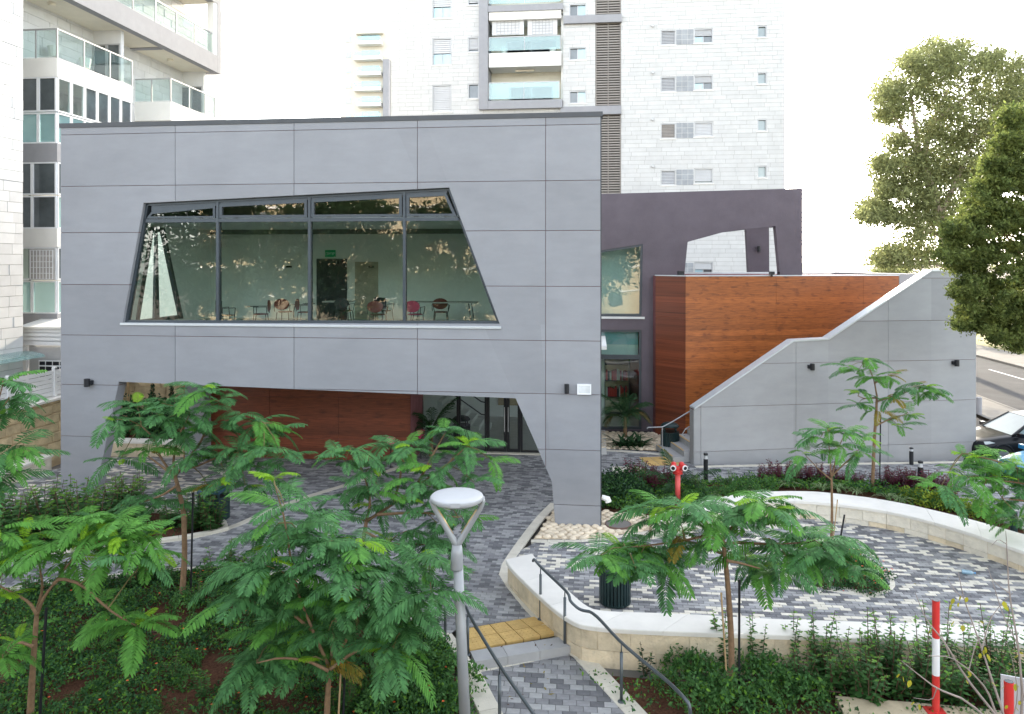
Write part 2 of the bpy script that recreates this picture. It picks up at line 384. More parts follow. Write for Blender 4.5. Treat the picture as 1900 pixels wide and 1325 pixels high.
# reveals of the two openings, panelled with joints
def reveal(hole, edges, zcuts, mat, t0=0.002, t1=0.335):
    for e in edges:
        a, b = hole[e], hole[(e+1)%len(hole)]
        if a[1] < 0.1 and b[1] < 0.1: continue
        if abs(b[1]-a[1]) > 0.8:
            ks = sorted([(z-a[1])/(b[1]-a[1]) for z in zcuts if min(a[1],b[1])+.02 < z < max(a[1],b[1])-.02])
        else:
            ks = sorted([(u-a[0])/(b[0]-a[0]) for u in us if min(a[0],b[0])+.05 < u < max(a[0],b[0])-.05])
        ks = [0]+ks+[1]
        l = math.hypot(b[0]-a[0], b[1]-a[1]); nx, nz = -(b[1]-a[1])/l, (b[0]-a[0])/l
        for k0, k1 in zip(ks, ks[1:]):
            g = 0.008/l; p = (a[0]+(b[0]-a[0])*(k0+g), a[1]+(b[1]-a[1])*(k0+g)); q = (a[0]+(b[0]-a[0])*(k1-g), a[1]+(b[1]-a[1])*(k1-g))
            pi, qi = (p[0]+nx*0.012, p[1]+nz*0.012), (q[0]+nx*0.012, q[1]+nz*0.012)
            mb = MB(); mb.prism([PF.at(p,t0), PF.at(q,t0), PF.at(qi,t0), PF.at(pi,t0)], PF.n*(t1-t0)); build(mb, 'reveal_panel', mat, bld)
reveal(opn, range(len(opn)), zs, m_panel)
reveal(win, range(len(win)), zs, m_panel, 0.002, 0.10)
mb = MB(); mb.box(uL-0.03, uR+0.05, PF.o.y-0.02, PF.o.y+0.40, ZT-0.06, ZT+0.055); build(mb, 'coping', m_coping, bld)
# volume behind: side walls, soffit, floor slab, roof
yF, yB = PF.o.y, PF.o.y+7.2
Zfl, Zce = 4.30, 7.36
mb = MB(); mb.box(uR-0.02, uR+0.02, yF+0.02, yF+0.34, 0, ZT-0.06); build(mb, 'edge_trim', m_coping, bld)
for (a_, b_, c_, d_) in ((yF+0.345, yB, 3.35, 4.42), (yF+0.345, yB, Zce-.05, ZT-0.1), (yF+0.345, yF+0.9, 4.421, Zce-.051), (yB-.75, yB, 4.421, Zce-.051)):
    mb = MB(); mb.box(uL+0.02, uL+0.30, a_, b_, c_, d_); build(mb, 'side_wall', m_panel, bld)
mb = MB(); mb.box(uR-0.32, uR-0.04, yF+0.345, yB, 3.35, ZT-0.1); build(mb, 'side_wall', m_panel, bld)
mb = MB(); mb.box(uL+0.31, uR-0.33, yF+0.345, yB-0.02, 3.36, Zfl); build(mb, 'floor_slab', m_roomfloor, bld)
mb = MB(); mb.box(uL+0.31, uR-0.33, yF+0.345, yB-0.02, 9.2, 9.45); build(mb, 'roof', m_ceil, bld)
mb = MB(); mb.box(uL+0.31, uR-0.33, yB-0.30, yB, Zfl+0.001, 9.19); build(mb, 'room_back_wall', m_roomwall, bld)
mb = MB(); mb.box(uL+0.31, uR-0.33, yF+0.60, yB-0.31, Zce, Zce+0.06); build(mb, 'ceiling', m_ceil, bld)
mb = MB(); mb.box(uR-0.42, uR-0.33, yF+0.36, yB-0.31, Zfl+0.001, Zce-0.002); build(mb, 'room_side_wall', m_roomwall, bld)
mb = MB()                                     # dark beam over the back wall
mb.box(uL+0.42, uR-0.43, yB-0.5, yB-0.302, Zce-0.16, Zce-0.003); build(mb, 'ceiling_beam', M('dark_beam', (0.16,0.17,0.165), 0.8), bld)

# room's left end: wall with a dark framed trapezoid window
uW = uL + 0.36
PL = Plane((uW, 0), (0, -1))                    # along toward the camera, n -> +x ; z up
PL.n = Vector((-1, 0, 0))
def ul(px, py):
    p = U(px, py, uW); return (-p.y, p.z)
sw = [ul(338, 590), ul(250, 592), ul(279, 414), ul(303, 410)]
sw = ccw([(sw[0][0], 4.42), (sw[1][0], 4.42), (sw[2][0], Zce-0.06), (sw[3][0], Zce-0.06)])
wl_out = ccw([(-(yB-0.31), Zfl), (-(yF+0.36), Zfl), (-(yF+0.36), Zce), (-(yB-0.31), Zce)])
mb = MB(); slab(mb, PL, minus([wl_out], sw), 0, 0.05, 0, wl_out, [sw]); build(mb, 'room_side_wall', m_roomwall, bld)
mb = MB(); ring(mb, PL, sw, inset(sw, 0.13), -0.05, 0.06)
mid = inset(sw, 0.13)
sideframe = build(mb, 'side_window', m_dark, bld)
zs0 = [p for p in mid]
bx = sorted(zs0, key=lambda p: p[1]); b0, b1 = sorted(bx[:2]); t0, t1 = sorted(bx[2:])
lerp = lambda a, b, k: (a[0]+(b[0]-a[0])*k, a[1]+(b[1]-a[1])*k)
mb = MB(); solid(mb, PL, [lerp(b0,b1,.52), lerp(b0,b1,.64), lerp(t0,t1,.64), lerp(t0,t1,.52)], -0.03, 0.05); build(mb, 'mullion', m_dark, sideframe)
pane(PL, mid, 0.01, 'pane', m_glass2, sideframe)

# big trapezoid window
wnd_in = inset(win, 0.075)
mb = MB(); ring(mb, PF, win, wnd_in, 0.10, 0.24)
window = build(mb, 'trapezoid_window', m_dark, bld)
mb = MB(); s0, s1 = up(224, 603)[0], up(930, 603)[0]; zsill = win[0][1]
mb.box(s0, s1, yF-0.035, yF+0.1, min(p[1] for p in win)-0.035, min(p[1] for p in win)+0.022, bev=0.008); build(mb, 'window_sill', m_sill, bld)
ms = [up(399.5, 485)[0], up(571, 485)[0], up(748, 485)[0]]
ztr = 7.30
TL, TR = sorted(win, key=lambda p: p[1])[2:]; TL, TR = sorted((TL, TR)); BL, BR = sorted(sorted(win, key=lambda p: p[1])[:2])
topz = lambda u: TL[1] + (TR[1]-TL[1])*(u-TL[0])/(TR[0]-TL[0])
for u in ms:
    mb = MB(); mb.box(u-0.035, u+0.035, yF+0.095, yF+0.25, BL[1]+0.07, topz(u)-0.07); build(mb, 'mullion', m_dark, window)
def edge_u(a, b, z): return a[0]+(b[0]-a[0])*(z-a[1])/(b[1]-a[1])
lu, ru = edge_u(BL, TL, ztr)+0.06, edge_u(BR, TR, ztr)-0.06
cols = [lu]+ms+[ru]
for i in range(4):
    a, b = cols[i]+(0.036 if i else 0.0), cols[i+1]-(0.036 if i < 3 else 0.0)
    mb = MB(); mb.box(a, b, yF+0.10, yF+0.24, ztr-0.04, ztr+0.05); build(mb, 'transom', m_dark, window)
    # clerestory sash with its own frame
    hd = 0.16 if i == 0 else 0.13
    z0 = ztr+0.06
    la = a+0.02 if i else edge_u(BL, TL, z0)+0.10
    ra = b-0.02 if i < 3 else edge_u(BR, TR, z0)-0.10
    lt = la if i else edge_u(BL, TL, topz(TL[0]))+0.16
    rt = ra if i < 3 else TR[0]-0.10
    q = [(la, z0), (ra, z0), (rt, topz(rt)-hd), (lt, max(topz(lt)-hd-(0.08 if i == 0 else 0), z0+0.17))]
    qi = inset(q, 0.07 if i else 0.055)
    mb = MB(); ring(mb, PF, q, qi, 0.085, 0.16); s_ = build(mb, 'clerestory_sash', m_dark, window)
    # header sheet between sash and wall
    hp = [(q[3][0]-0.02, q[3][1]+0.004), (q[2][0]+0.02, q[2][1]+0.004), (q[2][0]+0.02, topz(q[2][0])-0.072), (q[3][0]-0.02, topz(q[3][0])-0.072)]
    mb = MB(); solid(mb, PF, hp, 0.125, 0.16); build(mb, 'header_panel', m_dark, window)
    pane(PF, qi, 0.13, 'pane', m_glass, window)
    za, zb = BL[1]+0.075, ztr-0.042
    l0, l1 = (a, a) if i else (edge_u(BL,TL,za)+0.075, edge_u(BL,TL,zb)+0.075)
    r0, r1 = (b, b) if i < 3 else (edge_u(BR,TR,za)-0.075, edge_u(BR,TR,zb)-0.075)
    pane(PF, [(l0,za),(r0,za),(r1,zb),(l1,zb)], 0.15, 'pane', m_glass, window)
    for k in (0.2, 0.8):
        mb = MB(); u = la+(ra-la)*k; mb.box(u-0.05, u+0.05, yF+0.075, yF+0.084, z0-0.004, z0+0.018); build(mb, 'hinge', m_black, window)
# inner door in the back wall, framed
def vb(px, py): p = V(px, py, yB-0.302); return p
a, b = vb(588, 480), vb(644, 480)
mb = MB(); mb.box(a.x, b.x, yB-0.34, yB-0.301, Zfl+0.002, a.z); dr = build(mb, 'room_door', M('dark_door', (0.035,0.04,0.045), 0.5), bld)
mb = MB(); mb.box(b.x-0.16, b.x-0.05, yB-0.40, yB-0.341, Zfl+1.0, Zfl+1.03); build(mb, 'door_handle', m_frame, dr)
for px in (661, 700):
    pass
a, b = vb(659, 486), vb(702, 486)
mb = MB(); mb.box(a.x, b.x, yB-0.33, yB-0.301, Zfl+0.002, a.z); build(mb, 'room_door', M('beige_reflection', (0.42,0.38,0.30), 0.5), bld)  # beige slab stands in for a pale reflection in the glass

# ---------------------------------------------------------------- ground floor under the slab
yW = G(560, 851.5).y                                         # timber wall
yG = G(880, 838).y                                           # glass entrance
def grid_wood(plane, s0, s1, z0, z1, ds, dz, parent, soff=0.0):
    k = s0+soff; S = [s0]
    while k < s1-0.1:
        if k > s0+0.1: S.append(k)
        k += ds
    S.append(s1); Z = [z0]; k = z0+dz
    while k < z1-0.1: Z.append(k); k += dz
    Z.append(z1)
    for i in range(len(S)-1):
        for j in range(len(Z)-1):
            mb = MB(); slab(mb, plane, [[(S[i]+.005,Z[j]+.005),(S[i+1]-.005,Z[j]+.005),(S[i+1]-.005,Z[j+1]-.005),(S[i]+.005,Z[j+1]-.005)]], 0, 0.02)
            build(mb, 'timber_panel', m_wood, parent)
PW = Plane((0, yW), (1, 0))
w0, w1 = V(380, 600, yW).x, V(762, 600, yW).x
# rows measured in the photo: joints at 737 and 813
zr = [0.0, V(560,813,yW).z, V(560,737,yW).z, 3.34]
sr = [w0, V(500,700,yW).x, V(628,700,yW).x, w1]
for i in range(3):
    for j in range(3):
        mb = MB(); slab(mb, PW, [[(sr[i]+.005,zr[j]+.005),(sr[i+1]-.005,zr[j]+.005),(sr[i+1]-.005,zr[j+1]-.005),(sr[i]+.005,zr[j+1]-.005)]], 0, 0.02); build(mb, 'timber_panel', m_wood_shade, bld)
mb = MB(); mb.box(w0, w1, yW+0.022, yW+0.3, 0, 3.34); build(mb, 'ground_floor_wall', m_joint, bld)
# rear column with a strip of timber
c0, c1 = V(346, 700, yW-0.5).x, V(381, 700, yW-0.5).x
mb = MB(); 
for za, zb in ((0, 1.78), (1.795, 3.34)): mb.box(c0, c1, yW-0.6, yW-0.15, za, zb)
build(mb, 'column', m_panel, bld)
mb = MB(); mb.box(c0-0.07, c0-0.005, yW-0.55, yW-0.3, 0, 3.34); build(mb, 'timber_strip', m_wood, bld)
# entrance: mullioned glass, double door
e0, e1 = w1+0.02, V(1118, 600, yG).x+0.6
ent_x = [V(p, 700, yG).x for p in (765, 851, 903, 940, 966, 1004, 1060)]
def framed(plane, x0, x1, z0, z1, parent, w=0.06, mat=None, gm=None, name='window', d0=-0.04, d1=0.05, bars=()):
    o = [(x0,z0),(x1,z0),(x1,z1),(x0,z1)]; i = inset(o, w)
    mb = MB(); ring(mb, plane, o, i, d0, d1); f = build(mb, name, mat or m_frame, parent)
    pane(plane, i, (d0+d1)/2, 'pane', gm or m_glass2, f); return f
PG = Plane((0, yG), (1, 0))
for i in range(6):
    nm = 'entrance_door' if i in (2, 3) else 'entrance_glazing'
    f = framed(PG, ent_x[i]+0.004, ent_x[i+1]-0.004, 0.03, 3.34, bld, 0.09 if i in (2,3) else 0.06, m_black, m_glass_e, nm)
    if i in (2, 3):
        mb = MB(); xh = ent_x[i+1]-0.06 if i == 2 else ent_x[i]+0.06
        mb.tube([(xh, yG-0.09, 0.7), (xh, yG-0.09, 1.5)], 0.015, 6); build(mb, 'handle', m_frame, f)
mb = MB(); mb.box(w1-0.02, w1+0.015, yW, yG+0.1, 0, 3.34); build(mb, 'jamb_panel', m_joint, bld)
mb = MB(); mb.box(e0, ent_x[-1], yG-0.25, yG-0.06, 0.0, 0.03); build(mb, 'threshold', m_stone_c, bld)
# lobby behind the glass
mb = MB(); lx0, lx1 = e0, uR+0.25
mb.box(lx0, lx1, yG+0.1, yG+6, -0.1, 0.02); build(mb, 'lobby_floor', m_roomfloor, bld)
mb = MB(); mb.box(lx0, lx1, yG+5.5, yG+5.7, 0.02, 3.3); build(mb, 'lobby_back_wall', m_roomwall, bld)
mb = MB(); mb.box(lx0-0.1, lx0+0.03, yG+0.12, yG+5.5, 0.02, 3.3); build(mb, 'lobby_side_wall', m_roomwall, bld)
mb = MB(); mb.box(lx0-0.1, lx1, yG+0.12, yG+6.0, 3.40, 3.5); build(mb, 'lobby_ceiling', m_ceil, bld)
# stair flight seen in the lobby with two rails
mb = MB()
sx0 = V(790, 700, yG+2).x
for k in range(9):
    mb.box(sx0+1.9-k*0.27, sx0+1.9-k*0.27+0.27, yG+2.2, yG+3.6, 0.021, 0.19+k*0.17)
build(mb, 'lobby_stair', m_roomwall, bld)
mb = MB()
for dz in (0.0, 0.45):
    mb.tube([(sx0+2.3, yG+2.1, 0.75+dz), (sx0+2.0, yG+2.1, 0.8+dz), (sx0-0.2, yG+2.1, 2.3+dz)], 0.025, 6)
build(mb, 'lobby_handrail', m_black, bld)
mb = MB(); xx = V(925, 700, yG+2).x; mb.box(xx-0.45, xx+0.5, yG+5.38, yG+5.48, 0.5, 2.6); build(mb, 'lobby_poster', M('ochre_board', (0.45,0.34,0.17), 0.7), bld)

# ---------------------------------------------------------------- plum rendered wing with windows and portal frame
yP = G(1200, 801).y
PP = Plane((0, yP), (1, 0)); pp = lambda x, y: PP.px(x, y)
pl0, pl1 = pp(1100, 600)[0]-0.8, pp(1489, 500)[0]
ztl, ztr_ = pp(1117, 360)[1], pp(1489, 349.5)[1]
o_pl = ccw([(pl0, 0), (pl1, 0), (pl1, ztr_), (pl0, ztl-0.02)])
w_up = ccw([pp(1060, 473), pp(1193, 452.5), pp(1190.5, 587), pp(1060, 587)])
w_lo = ccw([pp(1060, 612), pp(1190.5, 612), pp(1190, 797), pp(1060, 797)])
h_tr = ccw([(pp(1269,505)[0], 5.6), pp(1276, 449), pp(1338, 432), pp(1345, 430.5), pp(1439, 419.5), pp(1447, 505), (pp(1447,505)[0], 5.6)])
pcs = [o_pl]
for h in (w_up, w_lo, h_tr): pcs = minus(pcs, h)
mb = MB(); slab(mb, PP, pcs, 0, 0.42, 0, o_pl, [w_up, w_lo, h_tr]); build(mb, 'plum_wall', m_plum, bld)
for poly, split in ((w_up, None), (w_lo, pp(1150, 663)[1])):
    mb = MB(); ring(mb, PP, poly, inset(poly, 0.085), 0.05, 0.18); f = build(mb, 'window', m_dark, bld)
    if split:
        xs = [p[0] for p in poly]; mb = MB(); solid(mb, PP, [(min(xs)+.08, split-.08), (max(xs)-.08, split-.08), (max(xs)-.08, split+.08), (min(xs)+.08, split+.08)], 0.05, 0.17); build(mb, 'transom', m_dark, f)
    pane(PP, inset(poly, 0.085), 0.12, 'pane', m_glass, f)
xs = pp(1196, 590)
mb = MB(); mb.box(pl0+0.5, xs[0], yP-0.06, yP+0.12, pp(1150,589.5)[1]-0.04, pp(1150,587.5)[1]); build(mb, 'window_sill', m_sill, bld)
# blind and room behind the low window; curtain behind the upper one
mb = MB(); a = pp(1190, 614); mb.box(pl0, a[0]-0.1, yP+0.3, yP+0.33, pp(1150, 641)[1], a[1]); build(mb, 'roller_blind', M('blue_blind', (0.20,0.36,0.43), 0.8, 0.05), bld)
mb = MB(); mb.box(pl0, a[0]-0.1, yP+0.30, yP+0.325, pp(1150, 664)[1], pp(1150, 641)[1]-0.005); build(mb, 'roller_blind', M('pale_blind', (0.42,0.52,0.52), 0.8, 0.05), bld)
mb = MB(); mb.box(pl0, pp(1191,500)[0]+.15, yP+0.9, yP+0.95, pp(1150,588)[1]-.1, pp(1150,452)[1]+.4); build(mb, 'curtain', M('pale_curtain', (0.45,0.52,0.52), 0.9, 0.05), bld)
mb = MB(); mb.box(pl0-1, pp(1210,600)[0]+1.2, yP+3.0, yP+3.1, 0.05, 5.0); build(mb, 'office_back_wall', M('cream_wall', (0.70,0.62,0.44), 0.8, 0.05), bld)
mb = MB(); mb.box(pl0-1, pp(1210,600)[0]+1.2, yP+0.43, yP+2.99, -0.05, 0.10); build(mb, 'office_floor', m_roomfloor, bld)
za = pp(1150, 607)[1]
mb = MB(); mb.box(pl0-1, pp(1210,600)[0]+1.2, yP+0.43, yP+2.99, za, za+.2); build(mb, 'office_ceiling', m_ceil, bld)
mb = MB(); mb.box(pl0-1, pp(1210,600)[0]+1.2, yP+0.43, yP+3.1, 5.9+2.2, 8.3); build(mb, 'office_roof', m_ceil, bld)
mb = MB(); mb.box(pp(1210,600)[0]+1.0, pp(1210,600)[0]+1.2, yP+0.43, yP+3.0, .1, 5.2); build(mb, 'office_side_wall', m_roomwall, bld)
# rear frame of the portal behind, one leg seen through the opening
yP2 = yP+5.5; PR = Plane((0, yP2), (1, 0)); pr = lambda x, y: PR.px(x, y)
pr_out = [(pr(1389.5, 505)[0], 5.5), (pr(1427.5, 505)[0], 5.5), pr(1427, 415), pr(1384, 415)]
mb = MB(); slab(mb, PR, [ccw(pr_out)], 0, 0.4); build(mb, 'portal_leg', m_plum, bld)
mb = MB(); slab(mb, PR, [ccw([pr(1150, 428), pr(1384, 424), pr(1480, 420), pr(1480, 372), pr(1150, 372)])], 0.002, 0.398); build(mb, 'portal_beam', m_plum, bld)
mb = MB(); mb.box(pl1-0.4, pl1-0.002, yP+0.425, yP2+0.4, pr(1450,421)[1]+0.4, ztr_-0.15); build(mb, 'portal_beam', m_plum, bld)

# ---------------------------------------------------------------- timber clad box with flat roof
cA = G(1272, 818); cB = G(1216, 806)                     # front corner, rear corner of its left side
ztop = P(1272, 512, proj(cA)[2])[2]
PS = Plane((cB.x, cB.y), (cA.x-cB.x, cA.y-cB.y)); sl_ = (Vector((cA.x,cA.y,0))-Vector((cB.x,cB.y,0))).length
# front runs to the pixel column 1668 and stays parallel to the stair wall
wdir = (G(1810, 856, -0.25)-G(1288, 862)); wdir.z = 0; wdir.normalize()
PB = Plane((cA.x, cA.y), wdir); fr = PB.px(1668, 520)[0]
def clad(plane, S, Z, mat=None):
    for i in range(len(S)-1):
        for j in range(len(Z)-1):
            mb = MB(); slab(mb, plane, [[(S[i]+.004,Z[j]+.004),(S[i+1]-.004,Z[j]+.004),(S[i+1]-.004,Z[j+1]-.004),(S[i]+.004,Z[j+1]-.004)]], 0, 0.02); build(mb, 'timber_panel', mat or m_wood, bld)
zq = [0.0]+[PB.px(1300, y)[1] for y in (755, 671, 591)]+[ztop]
clad(PB, [0, PB.px(1440,560)[0], PB.px(1602,540)[0], fr], zq)
clad(PS, [0, sl_], zq, m_wood_shade)  # left side clad in the copy darkened for shade
nrm = PB.n
mb = MB(); f0 = PB.at((0.02, 0), 0.022); f1 = PB.at((fr, 0), 0.022); f2 = f1+nrm*5; f3 = Vector((cB.x+0.05, cB.y, 0)); f4 = f3+nrm*4
mb.prism([f0, f1, f2, f4, f3], (0, 0, ztop-0.02)); build(mb, 'box_wall', m_joint, bld)
mb = MB()
def cop(mb, a, b, wd, z, h, m=0):
    d = (b-a).normalized(); n = Vector((-d.y, d.x, 0)); mb.prism([a-n*0.03+Vector((0,0,z)), b-n*0.03+Vector((0,0,z)), b+n*wd+Vector((0,0,z)), a+n*wd+Vector((0,0,z))], (0,0,h), m)
cop(mb, PB.at((0,0)), PB.at((fr,0)), 0.2, ztop-0.018, 0.035); cop(mb, PS.at((0,0)), PS.at((sl_,0)), 0.2, ztop-0.0175, 0.034)
build(mb, 'coping', m_sill, bld)
mb = MB(); mb.prism([PB.at((0.3, ztop), 4.2), PB.at((fr+1.4, ztop), 4.2), PB.at((fr+1.4, ztop), 4.45), PB.at((0.3, ztop), 4.45)], (0,0,0.06)); build(mb, 'roof_parapet', m_sill, bld)
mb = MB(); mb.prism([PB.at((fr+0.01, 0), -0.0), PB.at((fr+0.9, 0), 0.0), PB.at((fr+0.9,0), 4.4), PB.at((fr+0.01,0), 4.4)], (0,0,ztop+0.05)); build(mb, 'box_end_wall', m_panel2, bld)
for (px, py, w_) in ((1263, 506, 0.14), (1432, 503, 0.12)):
    t_ = thing('roof_floodlight', 'small black floodlight on the box roof beside the plum frame' if px < 1300 else 'small dark fitting on the box roof between the plum legs', 'floodlight', tuple(P(px, py, 26.5)))
    c = P(px, py, 26.3); c.z = ztop+0.09
    mb = MB(); mb.obox(c, w_*1.4, w_, w_, 0.3); build(mb, 'lamp_body', m_black, t_)
    mb = MB(); mb.obox(c-Vector((0,0,0.09)), 0.05, 0.05, 0.07, 0.3); build(mb, 'bracket', m_black, t_)

# ---------------------------------------------------------------- outdoor staircase behind its stepped grey wall
stw = thing('outdoor_staircase', 'outdoor stair behind a grey panelled wall with pale sloping stepped coping', 'staircase', tuple(G(1288, 862)))
wA = G(1287.5, 862.5); PT = Plane((wA.x, wA.y), wdir); tp = lambda x, y: PT.px(x, y)
sE = tp(1811.5, 700)[0]
prof = [tp(1288, 760), tp(1472, 634), tp(1537, 630.5), tp(1728, 503.5)]
prof = [(0.0, prof[0][1])]+prof[1:]+[(sE, prof[-1][1]-0.0)]
tri = lambda *p: ccw(list(p))
regs = []
for a, b in zip(prof, prof[1:]): regs.append(ccw([(a[0], -0.5), (b[0], -0.5), b, a]))
S = [0.0]+[tp(x, 700)[0] for x in (1300.5, 1477, 1648)]+[sE]
Z = [-0.5]+[tp(1477, y)[1] for y in (832, 750.8, 673.5, 597.5, 517)]+[7.2]
for i in range(len(S)-1):
    for j in range(len(Z)-1):
        r = [(S[i]+.006,Z[j]+.006),(S[i+1]-.006,Z[j]+.006),(S[i+1]-.006,Z[j+1]-.006),(S[i]+.006,Z[j+1]-.006)]
        pcs = []
        for g in regs:
            q = r
            for k in range(len(g)):
                q = clip_half(q, g[k], g[(k+1)%len(g)], True)
                if len(q) < 3: break
            if len(q) > 2 and abs(area2(q)) > 1e-3: pcs.append(q)
        if not pcs: continue
        mb = MB()
        for q in pcs:
            q = ccw(q); mb.face([PT.at(p, 0) for p in q])
            for k in range(len(q)):
                a, b = q[k], q[(k+1)%len(q)]
                if abs(a[0]-b[0]) < 1e-6 and any(abs(a[0]-x[0]) < 1e-4 for x in prof[1:-1]): continue
                mb.face([PT.at(a,0.03), PT.at(b,0.03), PT.at(b,0), PT.at(a,0)])
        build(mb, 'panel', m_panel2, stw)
mb = MB()
for g in regs:
    g2 = ccw([(p[0], p[1]-(0.02 if p[1] > 0 else 0)) for p in g]); mb.face([PT.at(p, 0.032) for p in g2]); mb.face([PT.at(p, 0.32) for p in reversed(g2)])
for a, b in zip(prof, prof[1:]): mb.face([PT.at((a[0],a[1]-.02),.032), PT.at((b[0],b[1]-.02),.032), PT.at((b[0],b[1]-.02),.32), PT.at((a[0],a[1]-.02),.32)])
for s_ in (0.0, sE):
    zt = prof[0][1] if s_ == 0 else prof[-1][1]
    mb.face([PT.at((s_,-.5),.032), PT.at((s_,-.5),.32), PT.at((s_,zt-.02),.32), PT.at((s_,zt-.02),.032)])
build(mb, 'wall', m_joint, stw)
mb = MB(); mb.prism([PT.at((-0.012,-.3),0.0), PT.at((-0.002,-.3),0.0), PT.at((-0.002,-.3),.32), PT.at((-0.012,-.3),.32)], (0,0,prof[0][1]+.28)); build(mb, 'end_panel', m_panel2, stw)
for a, b in zip(prof, prof[1:]):
    mb = MB(); l = math.hypot(b[0]-a[0], b[1]-a[1]); nx, nz = -(b[1]-a[1])/l*0.045, (b[0]-a[0])/l*0.045
    g = 0.002; a2 = lerp(a, b, g); b2 = lerp(a, b, 1-g)
    mb.prism([PT.at(a2,-.03), PT.at(b2,-.03), PT.at((b2[0]+nx*0,b2[1]+.05),-.03), PT.at((a2[0]+nx*0,a2[1]+.05),-.03)], PT.n*0.40); build(mb, 'coping', m_sill, stw)
# steps: rise with the coping between the wall and the timber box
m_step = M('grey_step_stone', (0.36,0.36,0.36), 0.8, 0.1, rnd=0.05); m_yel = M('yellow_tactile', (0.60,0.40,0.145), 0.8, 0.12, 6, 0.2, 90, rnd=0.08, dirt=.2)
for k in range(16):
    sa = -0.55+k*0.36 if k < 12 else -0.55+k*0.36+1.1
    mb = MB(); mb.prism([PT.at((sa,0),.33), PT.at((sa+.36,0),.33), PT.at((sa+.36,0),1.95), PT.at((sa,0),1.95)], (0,0,0.165*(k+1)))
    st_ = build(mb, 'step', m_step, stw)
    mb = MB(); mb.prism([PT.at((sa+.0,0.165*(k+1)+.003),.45), PT.at((sa+.05,0.165*(k+1)+.003),.45), PT.at((sa+.05,0.165*(k+1)+.003),1.85), PT.at((sa,0.165*(k+1)+.003),1.85)], (0,0,0.004)); build(mb, 'yellow_nosing', m_yel, st_)
m_rail = M('painted_grey_rail', (0.10,0.115,0.125), 0.35, 0.08, metal=0.5)
m_steel = M('steel_rail', (0.35,0.36,0.37), 0.35, 0.08, metal=0.7)
mb = MB(); q = lambda s_, z, d=0.75: PT.at((s_, z), d)
mb.tube([q(-1.25,.98), q(-1.22,1.02), q(-0.75,1.02), q(-0.45,1.16), q(0.5,1.68)], 0.022, 8); mb.tube([q(-0.75,0.02), q(-0.75,1.02)], 0.02, 8)
build(mb, 'handrail', m_steel, stw)
mb = MB(); mb.tube([q(-0.12,.80,.40), q(-0.22,.85,.42), q(-0.12,1.0,.42), q(0.3,1.25,.42)], 0.018, 6); build(mb, 'handrail', m_steel, stw)
# ================================================================ apartment tower behind (white stone)
vT = V(1300, 600, 0.01).y*0 + c2w((1300-CX)/F*47.7, 47.7)[1]
PTW = Plane((0, vT), (1, 0)); tw = lambda x, y: PTW.px(x, y)
tower = thing('apartment_tower', 'white stone apartment tower behind the roof with framed balconies and louvre strip', 'apartment tower', (0, vT, 0))
SP = 86.7
tx0, tx1 = tw(726, 300)[0], tw(1457, 300)[0]; tz0, tz1 = -0.3, 31.0
def px_rect(a, b, c, d):               # left, top, right, bottom pixels -> rectangle in the wall plane
    p, q = tw(a, d), tw(c, b); return [(p[0], p[1]), (q[0], p[1]), (q[0], q[1]), (p[0], q[1])]
holes = []; wins = []
def win_add(a, b, c, d, kind): holes.append(px_rect(a, b, c, d)); wins.append((px_rect(a, b, c, d), kind))
for k in range(-1, 6):
    y = SP*k
    win_add(1225.5, 55+y, 1254, 84.5+y, 'louvre'); win_add(1287.5, 52+y, 1323, 81+y, ('shutter_lo', 'half', 'half2', 'shutter')[(k+1) % 4] if k != 1 else 'half')
    win_add(1405, 47+y, 1423, 70+y, 'small')
for k in (-1, 0, 1):
    y = SP*k; win_add(802, 70+y, 838, 121.5+y, 'closed' if k == 1 else 'tall'); win_add(868, 68+y, 889, 97+y, 'shutter_lo' if k < 1 else 'dark')
    win_add(1056, 87+y*0.93, 1088, 112+y*0.93, 'slide')
def tiles(plane, x0, x1, z0, z1, tw_, th, holes, parent, mat, name, d0=-0.012, lim=0, kindname=True):
    # stone courses as real slabs, joined; jitter in depth so that the joints read
    mb = MB(); r = random.Random(3); z = z0; row = 0
    while z < z1-0.02:
        zt = min(z+th, z1); x = x0 - (row % 2)*tw_*0.5
        while x < x1:
            a, b = max(x, x0), min(x+tw_*r.uniform(.9,1.1), x1); x0_, x = x, b if b < x1 else x1
            if b-a < 0.05: 
                if b >= x1: break
                continue
            rc = [(a+.006,z+.006),(b-.006,z+.006),(b-.006,zt-.006),(a+.006,zt-.006)]; pcs = [rc]
            for h in holes:
                if any(p[0] < max(q[0] for q in h) and p[0] > min(q[0] for q in h) for p in rc) or (min(q[0] for q in h) > a and max(q[0] for q in h) < b):
                    pcs = minus(pcs, h)
            d = d0 + r.uniform(-.004, .004)
            for pc in pcs:
                if len(pc) > 2 and abs(area2(pc)) > 1e-3:
                    pc = ccw(pc); mb.face([plane.at(p, d) for p in pc])
                    for i in range(len(pc)):
                        p, q = pc[i], pc[(i+1)%len(pc)]; mb.face([plane.at(p,0), plane.at(q,0), plane.at(q,d), plane.at(p,d)])
            if b >= x1: break
        z += th; row += 1
    return build(mb, name, mat, parent, kind='stuff')
bay = px_rect(891, -110, 1045, 204); holes.append(bay)
lou = [px_rect(1104.5, -70, 1152.5, 360)]; holes += lou
o_tw = [(tx0, tz0), (tx1, tz0), (tx1, tz1), (tx0, tz1)]
pcs = [o_tw]
for h in holes: pcs = minus(pcs, h)
mb = MB(); slab(mb, PTW, pcs, 0.0, 0.3, 0, o_tw, holes); build(mb, 'tower_wall', m_stone_joint, tower)
